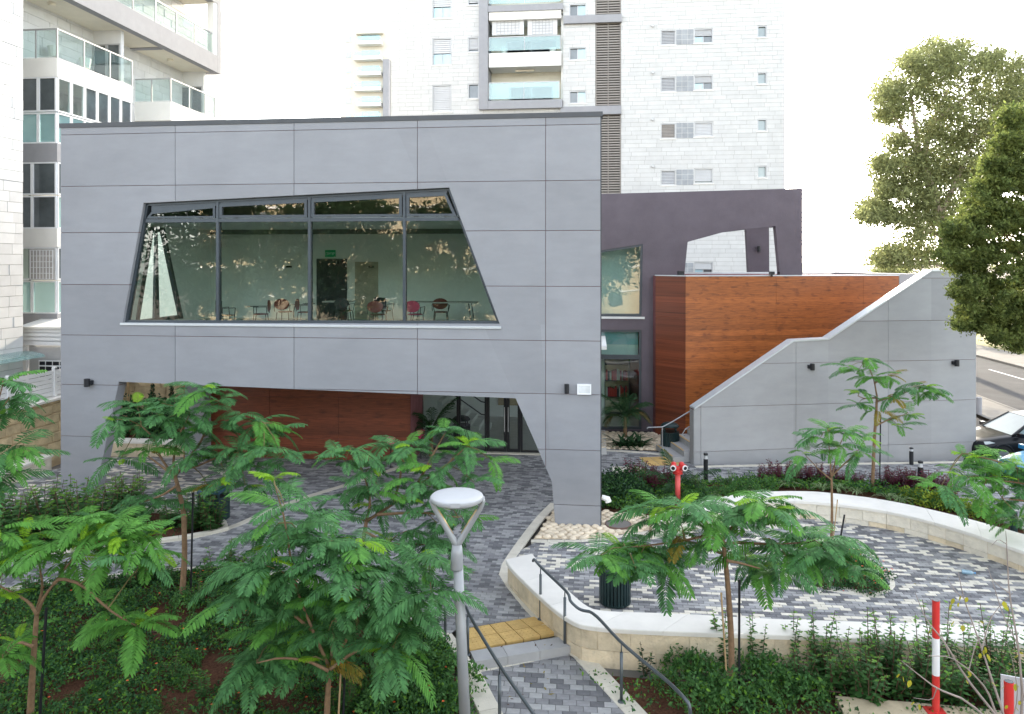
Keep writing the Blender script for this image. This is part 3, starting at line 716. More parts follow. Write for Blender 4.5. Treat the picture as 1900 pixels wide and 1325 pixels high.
mb = MB(); mb.box(tx1-0.3, tx1, vT+0.301, vT+14, tz0, tz1); mb.box(tx0, tx0+.3, vT+.301, vT+14, tz0, tz1); mb.box(tx0+.301, tx1-.301, vT+13.7, vT+14, tz0, tz1); mb.box(tx0+.301, tx1-.301, vT+1.6, vT+1.7, tz0, tz1-.3); mb.box(tx0+.301, tx1-.301, vT+.31, vT+13.69, tz1-.28, tz1-.05); build(mb, 'tower_wall', m_stone_t, tower)
tiles(PTW, tx0, tx1, tz0, tz1, 1.05, 0.273, holes, tower, m_stone_t, 'stone_cladding')
m_lou = M('warm_grey_louvre', (0.27,0.245,0.22), 0.6, 0.06)
def fill_window(rect, kind, parent, plane, dep=0.1, fr=0.07):
    (x0,z0),(x1,_),(_,z1),_ = rect
    o = rect; i = inset(rect, fr); mb = MB(); ring(mb, plane, o, i, 0.02, 0.22); w_ = build(mb, 'window', m_frame, parent)
    X0, Z0, X1, Z1 = x0+fr, z0+fr, x1-fr, z1-fr
    def gp(a, b, c, d, m, nm='pane', dp=0.17):
        pane(plane, [(a,b),(c,b),(c,d),(a,d)], dp, nm, m, w_)
    def slats(a, b, c, d, m, n, nm):
        mb = MB(); h = (d-b)/n
        for k in range(n):
            z = b+k*h; mb.prism([plane.at((a,z),.07), plane.at((c,z),.07), plane.at((c,z+h*.86),.10), plane.at((a,z+h*.86),.10)], plane.n*0.02)
        build(mb, nm, m, w_, kind='stuff')
    if kind == 'louvre':
        gp(X0,Z0,X1,Z1,m_darkwin); slats(X0,Z0,X1,Z1,m_lou if random.random() < .5 else m_frame,9,'louvre_slat')
    elif kind in ('shutter','closed'): slats(X0,Z0,X1,Z1,m_shutter,14 if kind == 'closed' else 9,'shutter_slat')
    elif kind == 'shutter_lo':
        zz = Z0+(Z1-Z0)*.14; slats(X0,zz,X1,Z1,m_shutter,8,'shutter_slat'); gp(X0,Z0,X1,zz,m_darkwin)
    elif kind in ('half','half2','tall'):
        zz = Z0+(Z1-Z0)*(.48 if kind != 'tall' else .42); slats(X0,zz+.03,X1,Z1,m_shutter,7,'shutter_slat'); xm = (X0+X1)/2
        gp(X0,Z0,xm-.02,zz,m_bluewin); gp(xm+.02,Z0,X1,zz,m_darkwin if kind != 'tall' else m_bluewin)
        mb = MB(); mb.prism([plane.at((xm-.02,Z0),.1), plane.at((xm+.02,Z0),.1), plane.at((xm+.02,zz),.1), plane.at((xm-.02,zz),.1)], plane.n*0.06); build(mb,'sash_bar',m_frame,w_)
    elif kind == 'slide':
        xm = (X0+X1)/2; gp(X0,Z0,xm-.03,Z1,m_darkwin); gp(xm+.03,Z0,X1,Z1,m_bluewin)
        mb = MB(); mb.prism([plane.at((xm-.03,Z0),.1), plane.at((xm+.03,Z0),.1), plane.at((xm+.03,Z1),.1), plane.at((xm-.03,Z1),.1)], plane.n*0.06); build(mb,'sash_bar',m_frame,w_)
    elif kind == 'dark': gp(X0,Z0,X1,Z1,m_darkwin)
    elif kind == 'small': gp(X0,Z0,X1,Z1,M_smallwin)
    mb = MB(); mb.prism([plane.at((x0-.05,z0-.06),-.05), plane.at((x1+.05,z0-.06),-.05), plane.at((x1+.05,z0-.005),-.05), plane.at((x0-.05,z0-.005),-.05)], plane.n*0.24); build(mb, 'sill', m_coping_w, w_)
    return w_
M_smallwin = M('greenish_small_window', (0.20,0.25,0.25), 0.1, 0.15, 1.0, spec=0.9)
for r_, k_ in wins: fill_window(r_, k_, tower, PTW)
# slate grey stones between the paired windows
m_slate = M('slate_grey_stone', (0.31,0.325,0.34), 0.8, 0.12, 3, rnd=0.10)
for k in range(-1, 6):
    y = SP*k; r_ = px_rect(1254.5, 54+y, 1287, 83.5+y); (x0,z0),(x1,_),(_,z1),_ = r_
    for i in range(3):
        for j in range(3):
            mb = MB(); a, b = x0+(x1-x0)*i/3, x0+(x1-x0)*(i+1)/3; c, d = z0+(z1-z0)*j/3, z0+(z1-z0)*(j+1)/3
            mb.box(a+.01, b-.01, vT-0.02, vT+0.0, c+.01, d-.01); build(mb, 'stone_tile', m_slate, tower)
    c = tw(1211, 48+y); mb = MB(); mb.tube([PTW.at(c, 0.0), PTW.at(c, -0.14)], 0.10, 12); build(mb, 'vent_pipe', m_frame, tower)
# louvre strip and its grey bands
(lx0,lz0),(lx1,_),(_,lz1),_ = lou[0]
mb = MB(); mb.box(lx0, lx1, vT+0.25, vT+0.3, lz0, lz1); build(mb, 'louvre_backing', M('dark_louvre_backing', (0.10,0.09,0.085), 0.9), tower)  # dark sheet closing the strip behind the slats
mb = MB(); z = lz0
while z < lz1:
    mb.box(lx0+.03, lx1-.03, vT+0.03, vT+0.12, z, z+0.085); z += 0.165
build(mb, 'louvre_slat', m_lou, tower, kind='stuff')
for i in (0.03, 0.5, 0.97):
    mb = MB(); x = lx0+(lx1-lx0)*i; mb.box(x-.03, x+.03, vT-0.01, vT+0.025, lz0, lz1); build(mb, 'louvre_post', m_lou, tower)
for (a,b,c,d) in ((1046,28,1153.5,46), (1040,197,1152.5,215)):
    r_ = px_rect(a,b,c,d); mb = MB(); mb.box(r_[0][0], r_[1][0], vT-0.25, vT-0.02, r_[0][1], r_[2][1]); build(mb, 'grey_band', m_greybeam, tower)
# framed balcony bay
(bx0,bz0),(bx1,_),(_,bz1),_ = bay
fp = lambda a,b,c,d: px_rect(a,b,c,d)
DB = 1.5
def fbox(nm, r_, y0, y1, mat): mb = MB(); mb.box(r_[0][0], r_[1][0], vT+y0, vT+y1, r_[0][1], r_[2][1]); return build(mb, nm, mat, tower)
m_cream = M('cream_render', (0.70,0.65,0.54), 0.85, 0.04)
fbox('bay_back_wall', fp(905,-112,1046,206), 1.42, 1.58, m_cream)
fbox('balcony_frame_post', fp(890,-108,906.5,205), -0.35, 1.4, m_greybeam)
fbox('balcony_frame_beam', fp(907,9,1045,25.5), -0.35, 0.1, m_greybeam)
fbox('balcony_frame_beam', fp(907,186,1044,204.5), -0.35, 1.4, m_greybeam)
fbox('balcony_side_wall', fp(1041,26,1045,185), 0.2, 1.4, m_white)
for y0 in (0, 86.7, -86.7):
    if y0 != 86.7:
        fbox('balcony_slab', fp(908,97+y0,1041.5,127+y0), -0.25, 1.4, m_white)
    # glass rail
    r_ = fp(908, 68+y0, 1040, 96.5+y0)
    if y0 == 86.7: r_ = fp(908, 153, 1038, 186)
    for i in range(2):
        a, b = r_[0][0]+(r_[1][0]-r_[0][0])*i/2, r_[0][0]+(r_[1][0]-r_[0][0])*(i+1)/2
        mb = MB(); mb.box(a+.02, b-.02, vT-0.21, vT-0.19, r_[0][1], r_[2][1]); build(mb, 'rail_glass', m_railglass, tower)
    mb = MB(); mb.box(r_[0][0], r_[1][0], vT-0.23, vT-0.17, r_[2][1], r_[2][1]+.05); build(mb, 'rail_bar', m_frame, tower)
    for px in (0, .5, 1):
        mb = MB(); x = r_[0][0]+(r_[1][0]-r_[0][0])*px; mb.box(x-.018, x+.018, vT-0.225, vT-0.175, r_[0][1], r_[2][1]); build(mb, 'rail_post', m_frame, tower)
fill_window(fp(941,150,1024,186), 'slide', tower, Plane((0, vT+1.25), (1,0)))
fill_window(fp(935,62,1030,96), 'slide', tower, Plane((0, vT+1.25), (1,0)))
m_grill = M('grille_white', (0.62,0.62,0.62), 0.5)
for (a, c) in ((913, 972), (979, 1034)):                       # the two grilles let down in the upper bay
    r_ = fp(a, 29, c, 66); mb = MB(); mb.box(r_[0][0], r_[1][0], vT+0.0, vT+0.04, r_[0][1], r_[2][1]); g_ = build(mb, 'roller_screen', M('pale_screen', (0.60,0.60,0.60), 0.6, 0.03), tower)
    r2 = fp(a+9, 36, c-9, 64); mb = MB(); 
    for i in range(7): x = r2[0][0]+(r2[1][0]-r2[0][0])*i/6; mb.box(x-.012, x+.012, vT-0.03, vT-0.004, r2[0][1], r2[2][1])
    for i in range(6): z = r2[0][1]+(r2[2][1]-r2[0][1])*i/5; mb.box(r2[0][0], r2[1][0], vT-0.034, vT-0.031, z-.012, z+.012)
    build(mb, 'grille', M('grille_bar', (0.36,0.36,0.37), 0.5), g_)
r_ = fp(955,124.5,990,128); mb = MB(); mb.box(r_[0][0], r_[1][0], vT+0.5, vT+0.62, r_[0][1]-.06, r_[2][1]-0.03); build(mb, 'ceiling_lamp', m_cream, tower)

# far tower, pale in the distance
vF = 133.0; PFT = Plane((0, c2w((680-CX)/F*vF, vF)[1]), (1, 0)); yFt = PFT.o.y
ft = thing('distant_apartment_tower', 'pale distant cream apartment tower with stacked balconies left of white tower', 'apartment tower', (PFT.px(680,400)[0], yFt, 0))
def fr_(a,b,c,d): p, q = PFT.px(a,d), PFT.px(c,b); return p[0], q[0], p[1], q[1]
x0,x1,z0,z1 = fr_(632,52,727,560); mb = MB(); mb.box(x0,x1,yFt,yFt+14,-0.3,z1)
m_fcream = M('pale_cream_stone', (0.62,0.575,0.49), 0.85, 0.05); build(mb, 'tower_wall', m_fcream, ft)
x0,x1,z0,z1 = fr_(714,113,725,560); mb = MB(); mb.box(x0,x1,yFt-1.2,yFt-.01,-0.3,z1); build(mb, 'grey_pier', m_greybeam, ft)
x0,x1,z0,z1 = fr_(663,62,712,66); mb = MB(); mb.box(x0,x1,yFt-1.0,yFt-.01,z0,z1); build(mb, 'balcony_frame_beam', m_fcream, ft)
for k in range(9):
    y = 66+k*28.4
    for (a,b,c,d) in ((642,68,652,79),):
        x0,x1,z0,z1 = fr_(a,y+2,c,y+13); mb = MB(); mb.box(x0,x1,yFt-.06,yFt-.002,z0,z1); w_ = build(mb, 'window', m_frame, ft)
        mb = MB(); mb.box(x0+.12,x1-.12,yFt-.09,yFt-.062,z0+.12,z1-.12); build(mb, 'pane', m_bluewin, w_)
    o_ = 0 if k % 2 else 6
    x0,x1,z0,z1 = fr_(661+o_,y+13,711,y+21); mb = MB(); mb.box(x0,x1,yFt-1.6,yFt-.004,z0,z1); build(mb, 'balcony_slab', m_white, ft)
    x0,x1,z0,z1 = fr_(662+o_,y+5,711,y+12.6); mb = MB(); mb.box(x0,x1,yFt-1.55,yFt-1.50,z0,z1); build(mb, 'rail_glass', m_railglass, ft)
    x0,x1,z0,z1 = fr_(671,y-1,704,y+12); mb = MB(); mb.box(x0,x1,yFt-.08,yFt-.003,z0,z1); build(mb, 'balcony_window', m_bluewin, ft)

# ================================================================ apartment block on the left
lb = thing('apartment_block', 'white stone apartment block on the left with stacked glazed balconies and grey frame', 'apartment block', tuple(G(40, 900)))
A = P(106, 107, 26.3); uA, vA = A.x, A.y                         # near balcony corner
ZF = [A.z - 3.02*k for k in range(-2, 5)]                        # parapet tops: two floors up to the ground
zp = {k: A.z + 3.02*k for k in range(-4, 4)}
def lbox(nm, x0, x1, y0, y1, z0, z1, mat, parent=None): mb = MB(); mb.box(x0, x1, y0, y1, z0, z1); return build(mb, nm, mat, parent or lb)
# the near wing's flank: stone tiles, its far corner at pixel column 43
uWn = U(43, 300, 1) if False else None
DW = 24.6; cw = c2w((42-CX)/F*DW, DW); uN, vN = cw[0], cw[1]
PN = Plane((uN, 0), (0, 1)); PN.n = Vector((-1, 0, 0))
mb = MB(); mb.box(uN-3.5, uN-0.012, vN-9, vN, -0.3, 24); build(mb, 'wing_wall', m_stone_joint, lb)
r = random.Random(8); z = -0.3; row = 0
while z < 21.4:
    y = vN-9+(row % 2)*0.38
    if row % 2: pass
    while y < vN-0.01:
        y2 = min(y+r.choice((0.62,0.8,0.95)), vN); mid_ = proj((uN, (y+y2)/2, z+.17)); 
        if mid_[0] > -70 and mid_[1] < 720 and mid_[1] > -30 and y2-y > .05:
            mb = MB(); mb.box(uN-0.011, uN+r.uniform(.012,.024), y+.006, y2-.006, z+.006, z+.334); build(mb, 'stone_tile', m_stone_w, lb)
        y = y2
    z += 0.34; row += 1
# a window edge near the frame's left border
# main body
vE = U(412, 300, uA+0.0).y if False else vA+16
lbox('block_wall', uA-9, uA-1.75, vA-1.2, vA+15.5, -0.3, 24, m_stone_w)
r = random.Random(4); PBk = uA-1.748
for row in range(44):
    z = 5.5+row*0.34; y = vA+0.05+(row % 2)*.4
    while y < vA+15.4:
        y2 = y+r.choice((.7,.9,1.1)); mid_ = proj((PBk, (y+y2)/2, z+.15))
        if mid_[1] > -40 and mid_[1] < 260: mb = MB(); mb.box(PBk, PBk+r.uniform(.012,.022), y+.006, min(y2, vA+15.45)-.006, z+.006, z+.334); build(mb, 'stone_tile', m_stone_w, lb)
        y = y2
lA = 4.35                                                        # depth of the near balcony stack
x0 = uA-1.9; xw = uA-1.74
def rail(parent, x0, x1, y0, y1, zb, h, xs=(), ys=(), front=True, mat=None):
    # glass rail along the front (y0) and the side (x1), with posts and a top bar
    if front:
        pts = [x0]+list(xs)+[x1]
        for a, b in zip(pts, pts[1:]): mb = MB(); mb.box(a+.03, b-.03, y0-.006, y0+.006, zb+.06, zb+h-.03); build(mb, 'rail_glass', mat or m_glass2, parent)
        mb = MB(); mb.box(x0, x1-.03, y0-.03, y0+.03, zb+h-.02, zb+h+.03); build(mb, 'rail_bar', m_frame, parent)
        for a in pts[1:-1]: mb = MB(); mb.box(a-.025, a+.025, y0-.025, y0+.025, zb, zb+h-.022); build(mb, 'rail_post', m_frame, parent)
    pts = [y0]+list(ys)+[y1]
    for a, b in zip(pts, pts[1:]): mb = MB(); mb.box(x1-.006, x1+.006, a+.03, b-.03, zb+.06, zb+h-.03); build(mb, 'rail_glass', mat or m_glass2, parent)
    mb = MB(); mb.box(x1-.03, x1+.03, y0-.03, y1, zb+h-.02, zb+h+.03); build(mb, 'rail_bar', m_frame, parent)
    for a in pts: mb = MB(); mb.box(x1-.025, x1+.025, a-.025, a+.025, zb, zb+h-.022); build(mb, 'rail_post', m_frame, parent)
# floors of the near stack: k=0 is the slab with the open glass rail, below are glazed-in balconies
for k in (0, -1, -2, -3):
    zt = zp[k]; m_ = m_white if k != -1 else m_greybeam
    if k == -3: m_ = m_greybeam
    lbox('balcony_parapet', xw, uA, vA, vA+lA, zt-0.66, zt, m_)
rail(lb, xw, uA-.05, vA+.06, vA+lA, zp[0], 1.03, xs=(uA-0.85,), ys=(vA+1.45, vA+2.95))
for k in (0, -1, -2):                                            # glazing below parapet k
    zt, zb = zp[k]-0.66, zp[k-1]; zm = zb+(zt-zb)*(0.47 if k == 0 else 0.5)
    cols_ = [xw, uA-1.02+(0.1 if k else 0), uA-0.0]
    upm = m_glass if k > -2 else None
    xs_ = [xw, uA-0.75 if k == 0 else uA-0.98, uA-.05]
    for (a, b) in zip(xs_, xs_[1:]):
        f = framed(Plane((0, vA+.05), (1, 0)), a+.004, b-.004, zm+.02, zt-.002, lb, 0.05, m_whitemetal, m_darkwin if k != -2 else m_glass, 'balcony_window')
        f = framed(Plane((0, vA+.05), (1, 0)), a+.004, b-.004, zb+.002, zm-.02, lb, 0.045, m_whitemetal, m_aqua if k != -1 else m_darkwin, 'balcony_window')
    yy = [vA+.05+(lA-.1)*i/6 for i in range(7)]
    Pd = Plane((uA-.05, 0), (0, 1)); Pd.n = Vector((-1, 0, 0))
    for a, b in zip(yy, yy[1:]):
        framed(Pd, a+.01, b-.01, zm+.02, zt-.002, lb, 0.05, m_whitemetal, m_darkwin if k else (m_glass if a < vA+1.4 else m_darkwin), 'balcony_window')
        framed(Pd, a+.01, b-.01, zb+.002, zm-.02, lb, 0.045, m_whitemetal, m_aqua, 'balcony_window')
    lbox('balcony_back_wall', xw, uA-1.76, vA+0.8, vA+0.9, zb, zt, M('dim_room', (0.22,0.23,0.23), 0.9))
# grille shutter over the third window
zt, zb = zp[-2]-0.66, zp[-3]; zm = zb+(zt-zb)*0.5
gx0, gx1 = uA-1.03, uA-.07
mb = MB(); mb.box(gx0, gx1, vA-.05, vA-.02, zm+.02, zt-.06); gs = build(mb, 'shutter_screen', M('warm_screen', (0.42,0.40,0.38), 0.7), lb)
mb = MB()
for i in range(8): x = gx0+.05+(gx1-gx0-.1)*i/7; mb.box(x-.01, x+.01, vA-.075, vA-.052, zm+.04, zt-.1)
for i in range(6): z = zm+.05+(zt-zm-.16)*i/5; mb.box(gx0+.05, gx1-.05, vA-.080, vA-.0755, z-.01, z+.01)
build(mb, 'grille', m_whitemetal, gs)
# far stack with its open balcony and the great grey frame
B = U(317, 188, uA); uB, vB = B.x, B.y; lB = U(400, 200, uA).y-vB
lbox('balcony_parapet', uB-3.6, uB, vB, vB+lB, B.z-0.85, B.z, m_white)
rail(lb, uB-2.6, uB-.05, vB+.06, vB+lB, B.z, 1.03, xs=(uB-0.95,), ys=(vB+1.6, vB+3.0))
E_ = U(410, 138, uA+.01); uGf = E_.x
zb_ = E_.z; zt_ = zb_+.85; yN, yF_ = vA-3.5, E_.y
lbox('frame_beam', uGf-0.35, uGf, yN, yF_-.35, zb_, zt_, m_greybeam)
lbox('frame_post', uGf-.35, uGf, yF_-.345, yF_, zb_, 24, m_greybeam); lbox('frame_inner_post', uGf-.34, uGf-.01, yF_-.7, yF_-.35, zt_, 24, m_white)
lbox('frame_beam', uGf-2.0, uGf-.355, yF_-.3, yF_, zb_, zt_, m_greybeam)
lbox('balcony_slab', uGf-2.4, uGf-.355, yN, yF_-.35, zb_+.02, zb_+.35, m_cream)
lbox('frame_beam', uGf-2.1, uGf-.36, vB-.35, vB-.05, zb_-.02, zt_-.05, m_greybeam)
rail(lb, uGf-2, uGf-.12, yN+.1, yF_-.4, zt_+.02, 1.0, ys=[yN+1.6*i for i in range(1, 11) if yN+1.6*i < yF_-.9], front=False)
lbox('balcony_slab', uGf-2.4, uGf-.02, yN, yF_-.35, zb_+3.5, zb_+3.9, m_cream)
lbox('frame_beam', uGf-.34, uGf+.01, yN+4, yF_-.36, zb_+3.45, zb_+4.4, m_greybeam)
for (yy, zz) in ((vA+1.0, zb_+.02), (vB+1.6, zb_+.02)):
    mb = MB(); mb.lathe((uGf-1.0, yy, zz-.12), [(0.11,0),(0.14,.05),(0.14,.14)], 14); build(mb, 'ceiling_lamp', m_cream, lb)
# balcony doors and the return walls that carry them
lbox('return_wall', uA-1.76, uA-.5, vA+lA-.05, vA+lA+.15, zp[0]-.6, zb_+.02, m_stone_w)
for i in range(2): framed(Plane((0, vA+lA-.07), (1, 0)), uA-1.7+i*.6+.005, uA-1.7+i*.6+.595, zp[0]-.5, zp[0]+1.75, lb, 0.05, m_frame, m_darkwin, 'balcony_door')
lbox('return_wall', uA-1.9, uA-.6, vB+lB-.05, vB+lB+.15, B.z-.6, zb_+.02, m_stone_w)
for i in range(2): framed(Plane((0, vB+lB-.07), (1, 0)), uA-1.85+i*.6+.005, uA-1.85+i*.6+.595, B.z-.5, B.z+1.6, lb, 0.05, m_frame, m_darkwin, 'balcony_door')
lbox('side_window', uB-1.9+.2, uB-1.6, vB+5.905, vB+5.95, B.z+.2, B.z+1.4, m_bluewin)
mb = MB(); mb.box(xw, uA-0.02, vA-.06, vA+.2, zp[-3]-0.9, zp[-3]-0.665); build(mb, 'grey_band', m_greybeam, lb)
# ================================================================ ground, roads, paving, walls, beds
def pip(poly, x, y):
    x = np.asarray(x, float); y = np.asarray(y, float); ins = np.zeros(x.shape, bool); n = len(poly)
    for i in range(n):
        x1, y1 = poly[i][0], poly[i][1]; x2, y2 = poly[(i+1)%n][0], poly[(i+1)%n][1]
        if y1 == y2: continue
        c = ((y1 > y) != (y2 > y)) & (x < (x2-x1)*(y-y1)/(y2-y1)+x1); ins ^= c
    return ins
def gp(pts, z=0.0): return [tuple(G(a, b, z)) for a, b in pts]
m_ground = M('dry_ground', (0.16,0.13,0.09), 0.95, 0.25, 0.6, 0.4, 8)
m_soil = M('red_brown_soil', (0.155,0.075,0.045), 1.0, 0.35, 30.0, 1.0, 70, col2=(0.055,0.026,0.017), dirt=.3, spec=.1)
m_asph = M('asphalt', (0.062,0.063,0.066), 1.0, 0.12, 1.2, 0.3, 150, dirt=0.2, spec=0.1)
m_conc = M('pale_concrete', (0.19,0.18,0.165), 0.95, 0.1, 1.5, 0.2, 60, dirt=0.2, spec=0.1)
m_bed = M('paving_bed_sand', (0.10,0.10,0.10), 0.95, 0.2)
m_kerb = M('cream_kerb_stone', (0.62,0.58,0.49), 0.8, 0.10, 5, 0.3, 60, rnd=0.06, dirt=0.12)
m_pav = [M('dark_grey_paver', (0.150,0.151,0.160), 0.85, 0.14, 9, 0.35, 180, rnd=0.14, dirt=0.22),
         M('mid_grey_paver', (0.245,0.246,0.254), 0.85, 0.14, 9, 0.35, 180, rnd=0.14, dirt=0.22),
         M('light_grey_paver', (0.345,0.346,0.345), 0.85, 0.12, 9, 0.35, 180, rnd=0.12, dirt=0.22),
         M('cream_white_paver', (0.66,0.62,0.53), 0.85, 0.08, 9, 0.3, 180, rnd=0.08, dirt=0.18)]
def sheet(name, pts, mat, **k):
    mb = MB(); mb.face(pts); return build(mb, name, mat, kind='structure', **k)
sheet('ground', [(-900,-300,-.36),(900,-300,-.36),(900,2500,-.36),(-900,2500,-.36)], m_ground)
sheet('paving_subbase', gp([(-150,846),(1800,846),(2050,1100),(2050,1490),(-150,1490)], -.21), m_conc)
sheet('kerb_infill', gp([(925,1066),(950,1024),(1010,1010),(1060,1160),(1046,1182),(1001,1156)], -.006), m_kerb)
sheet('kerb_infill', gp([(1040,1170),(1075,1225),(1058,1216),(1046,1184)], -.12), m_kerb)
# road on the right, its pavements and the verge
def line_pts(a, b, t): return (a[0]+(b[0]-a[0])*t, a[1]+(b[1]-a[1])*t, a[2])
RN = [G(1812,737,-.27), G(1900,770,-.27)]; RF = [G(1812,662,-.27), G(1900,697,-.27)]
RF[1] = RF[0] + (RN[1]-RN[0]).normalized()*9
d_ = (RN[0]-RN[1]).normalized(); nn = Vector((d_.y, -d_.x, 0))
def band(name, o0, o1, z, mat, k0=-60, k1=60, **kw):
    a = RN[0]+nn*o0; b = RN[0]+nn*o1
    return sheet(name, [tuple((a+d_*k0).xy)+(z,), tuple((b+d_*k0).xy)+(z,), tuple((b+d_*k1).xy)+(z,), tuple((a+d_*k1).xy)+(z,)], mat, **kw)
Wd = (RF[0]-RN[0]).dot(nn)
band('road', 0, Wd, -.27, m_asph)
band('pavement', -2.2, -0.155, -.14, m_conc); band('pavement', Wd+.155, Wd+3.2, -.14, m_conc)
band('parking_bay', -40, -2.2, -.275, m_asph, -40, 30)
m_grass = M('sunlit_dry_grass', (0.17,0.19,0.05), 0.95, 0.3, 3, 0.6, 60, col2=(0.22,0.17,0.07))
band('verge', Wd+3.2, Wd+90, -.2, m_grass, -80, 200)
for o in (-0.15, Wd):
    kb = bpy.data.objects.new('road_kerb', None); C.objects.link(kb); kb['kind'] = 'structure'
    for i in range(40):
        a = RN[0]+nn*o+d_*(-16+i*0.9); q = proj(a)
        if q[2] < 5 or q[0] > 2000 or q[0] < 1760: continue
        b = a+d_*0.885; mb = MB(); mb.prism([Vector((*a.xy,-.3)), Vector((*b.xy,-.3)), Vector((*(b+nn*.15).xy,-.3)), Vector((*(a+nn*.15).xy,-.3))], (0,0,.17)); build(mb, 'kerb_stone', m_conc, kb)
for (o, k0, k1) in ((Wd*0.70, -16, 10),):
    band('road_line', o, o+.12, -.266, M('road_paint', (0.6,0.6,0.58), 0.8), k0, k1)
band('road_line', Wd*0.72, Wd*0.97, -.262, bpy.data.materials['road_paint'], 4.0, 4.12); band('road_line', Wd*0.72, Wd*0.97, -.262, bpy.data.materials['road_paint'], -2.0, -1.88)

def resample(path, seg):
    path = [Vector((p[0], p[1], 0)) for p in path]; L = [0]
    for a, b in zip(path, path[1:]): L.append(L[-1]+(b-a).length)
    n = max(1, round(L[-1]/seg)); out = []
    for i in range(n+1):
        t = L[-1]*i/n; k = 0
        while k < len(path)-2 and L[k+1] < t: k += 1
        f = (t-L[k])/max(1e-9, L[k+1]-L[k]); out.append(path[k].lerp(path[k+1], f))
    return out
def smooth(pts, it=2):
    pts = [Vector((p[0], p[1], 0)) for p in pts]
    for _ in range(it):
        q = [pts[0]]
        for a, b in zip(pts, pts[1:]): q += [a.lerp(b,.25), a.lerp(b,.75)]
        q.append(pts[-1]); pts = q
    return pts
def strip(parent, name, mats, path, w0, w1, z0, z1, seg, gap=0.004, sub=1, jit=0.0, bev=True, vis=True):
    # stones laid along a line, between two side offsets (positive = right of travel)
    fine = resample(path, seg/sub); n = len(fine); N = []
    for i in range(n):
        t = (fine[min(i+1,n-1)]-fine[max(i-1,0)]).normalized(); N.append(Vector((t.y, -t.x, 0)))
    for i in range(0, n-1, sub):
        j = min(i+sub, n-1); idx = list(range(i, j+1)); top = random.uniform(-jit, jit)
        pc = proj((fine[i].x, fine[i].y, z1))
        if vis and not (-150 < pc[0] < 2050): continue
        A = [fine[k]+N[k]*w0 for k in idx]; B = [fine[k]+N[k]*w1 for k in idx]
        tA = (A[-1]-A[0]).normalized()*gap
        A[0] = A[0]+tA; A[-1] = A[-1]-tA; B[0] = B[0]+tA; B[-1] = B[-1]-tA
        poly = A+B[::-1]; mb = MB()
        b = 0.008 if bev else 0
        zt = z1+top; base = [(p.x,p.y,z0) for p in poly]; mb.prism(base, (0,0,zt-b-z0), cap1=not bev)
        if bev:
            cen = sum(poly, Vector((0,0,0)))/len(poly)
            n0 = len(mb.v); k = len(poly)
            w_ = abs(w1-w0); 
            ins = []
            for q_, p in enumerate(poly):
                kk = idx[q_] if q_ < len(idx) else idx[len(poly)-1-q_]
                sgn = 1 if (q_ < len(idx)) == (w1 > w0) else -1
                ins.append(p+N[kk]*sgn*b)
            mb.v += [(p.x,p.y,zt-b) for p in poly]+[(p.x,p.y,zt) for p in ins]
            mb.f.append(tuple(n0+k+q_ for q_ in range(k))); mb.m.append(0)
            for q_ in range(k): mb.f.append((n0+q_, n0+(q_+1)%k, n0+k+(q_+1)%k, n0+k+q_)); mb.m.append(0)
        m = mats if not isinstance(mats, (list,tuple)) else random.choice(mats)
        build(mb, name, m, parent)
def structure(name): o = bpy.data.objects.new(name, None); C.objects.link(o); o['kind'] = 'structure'; return o

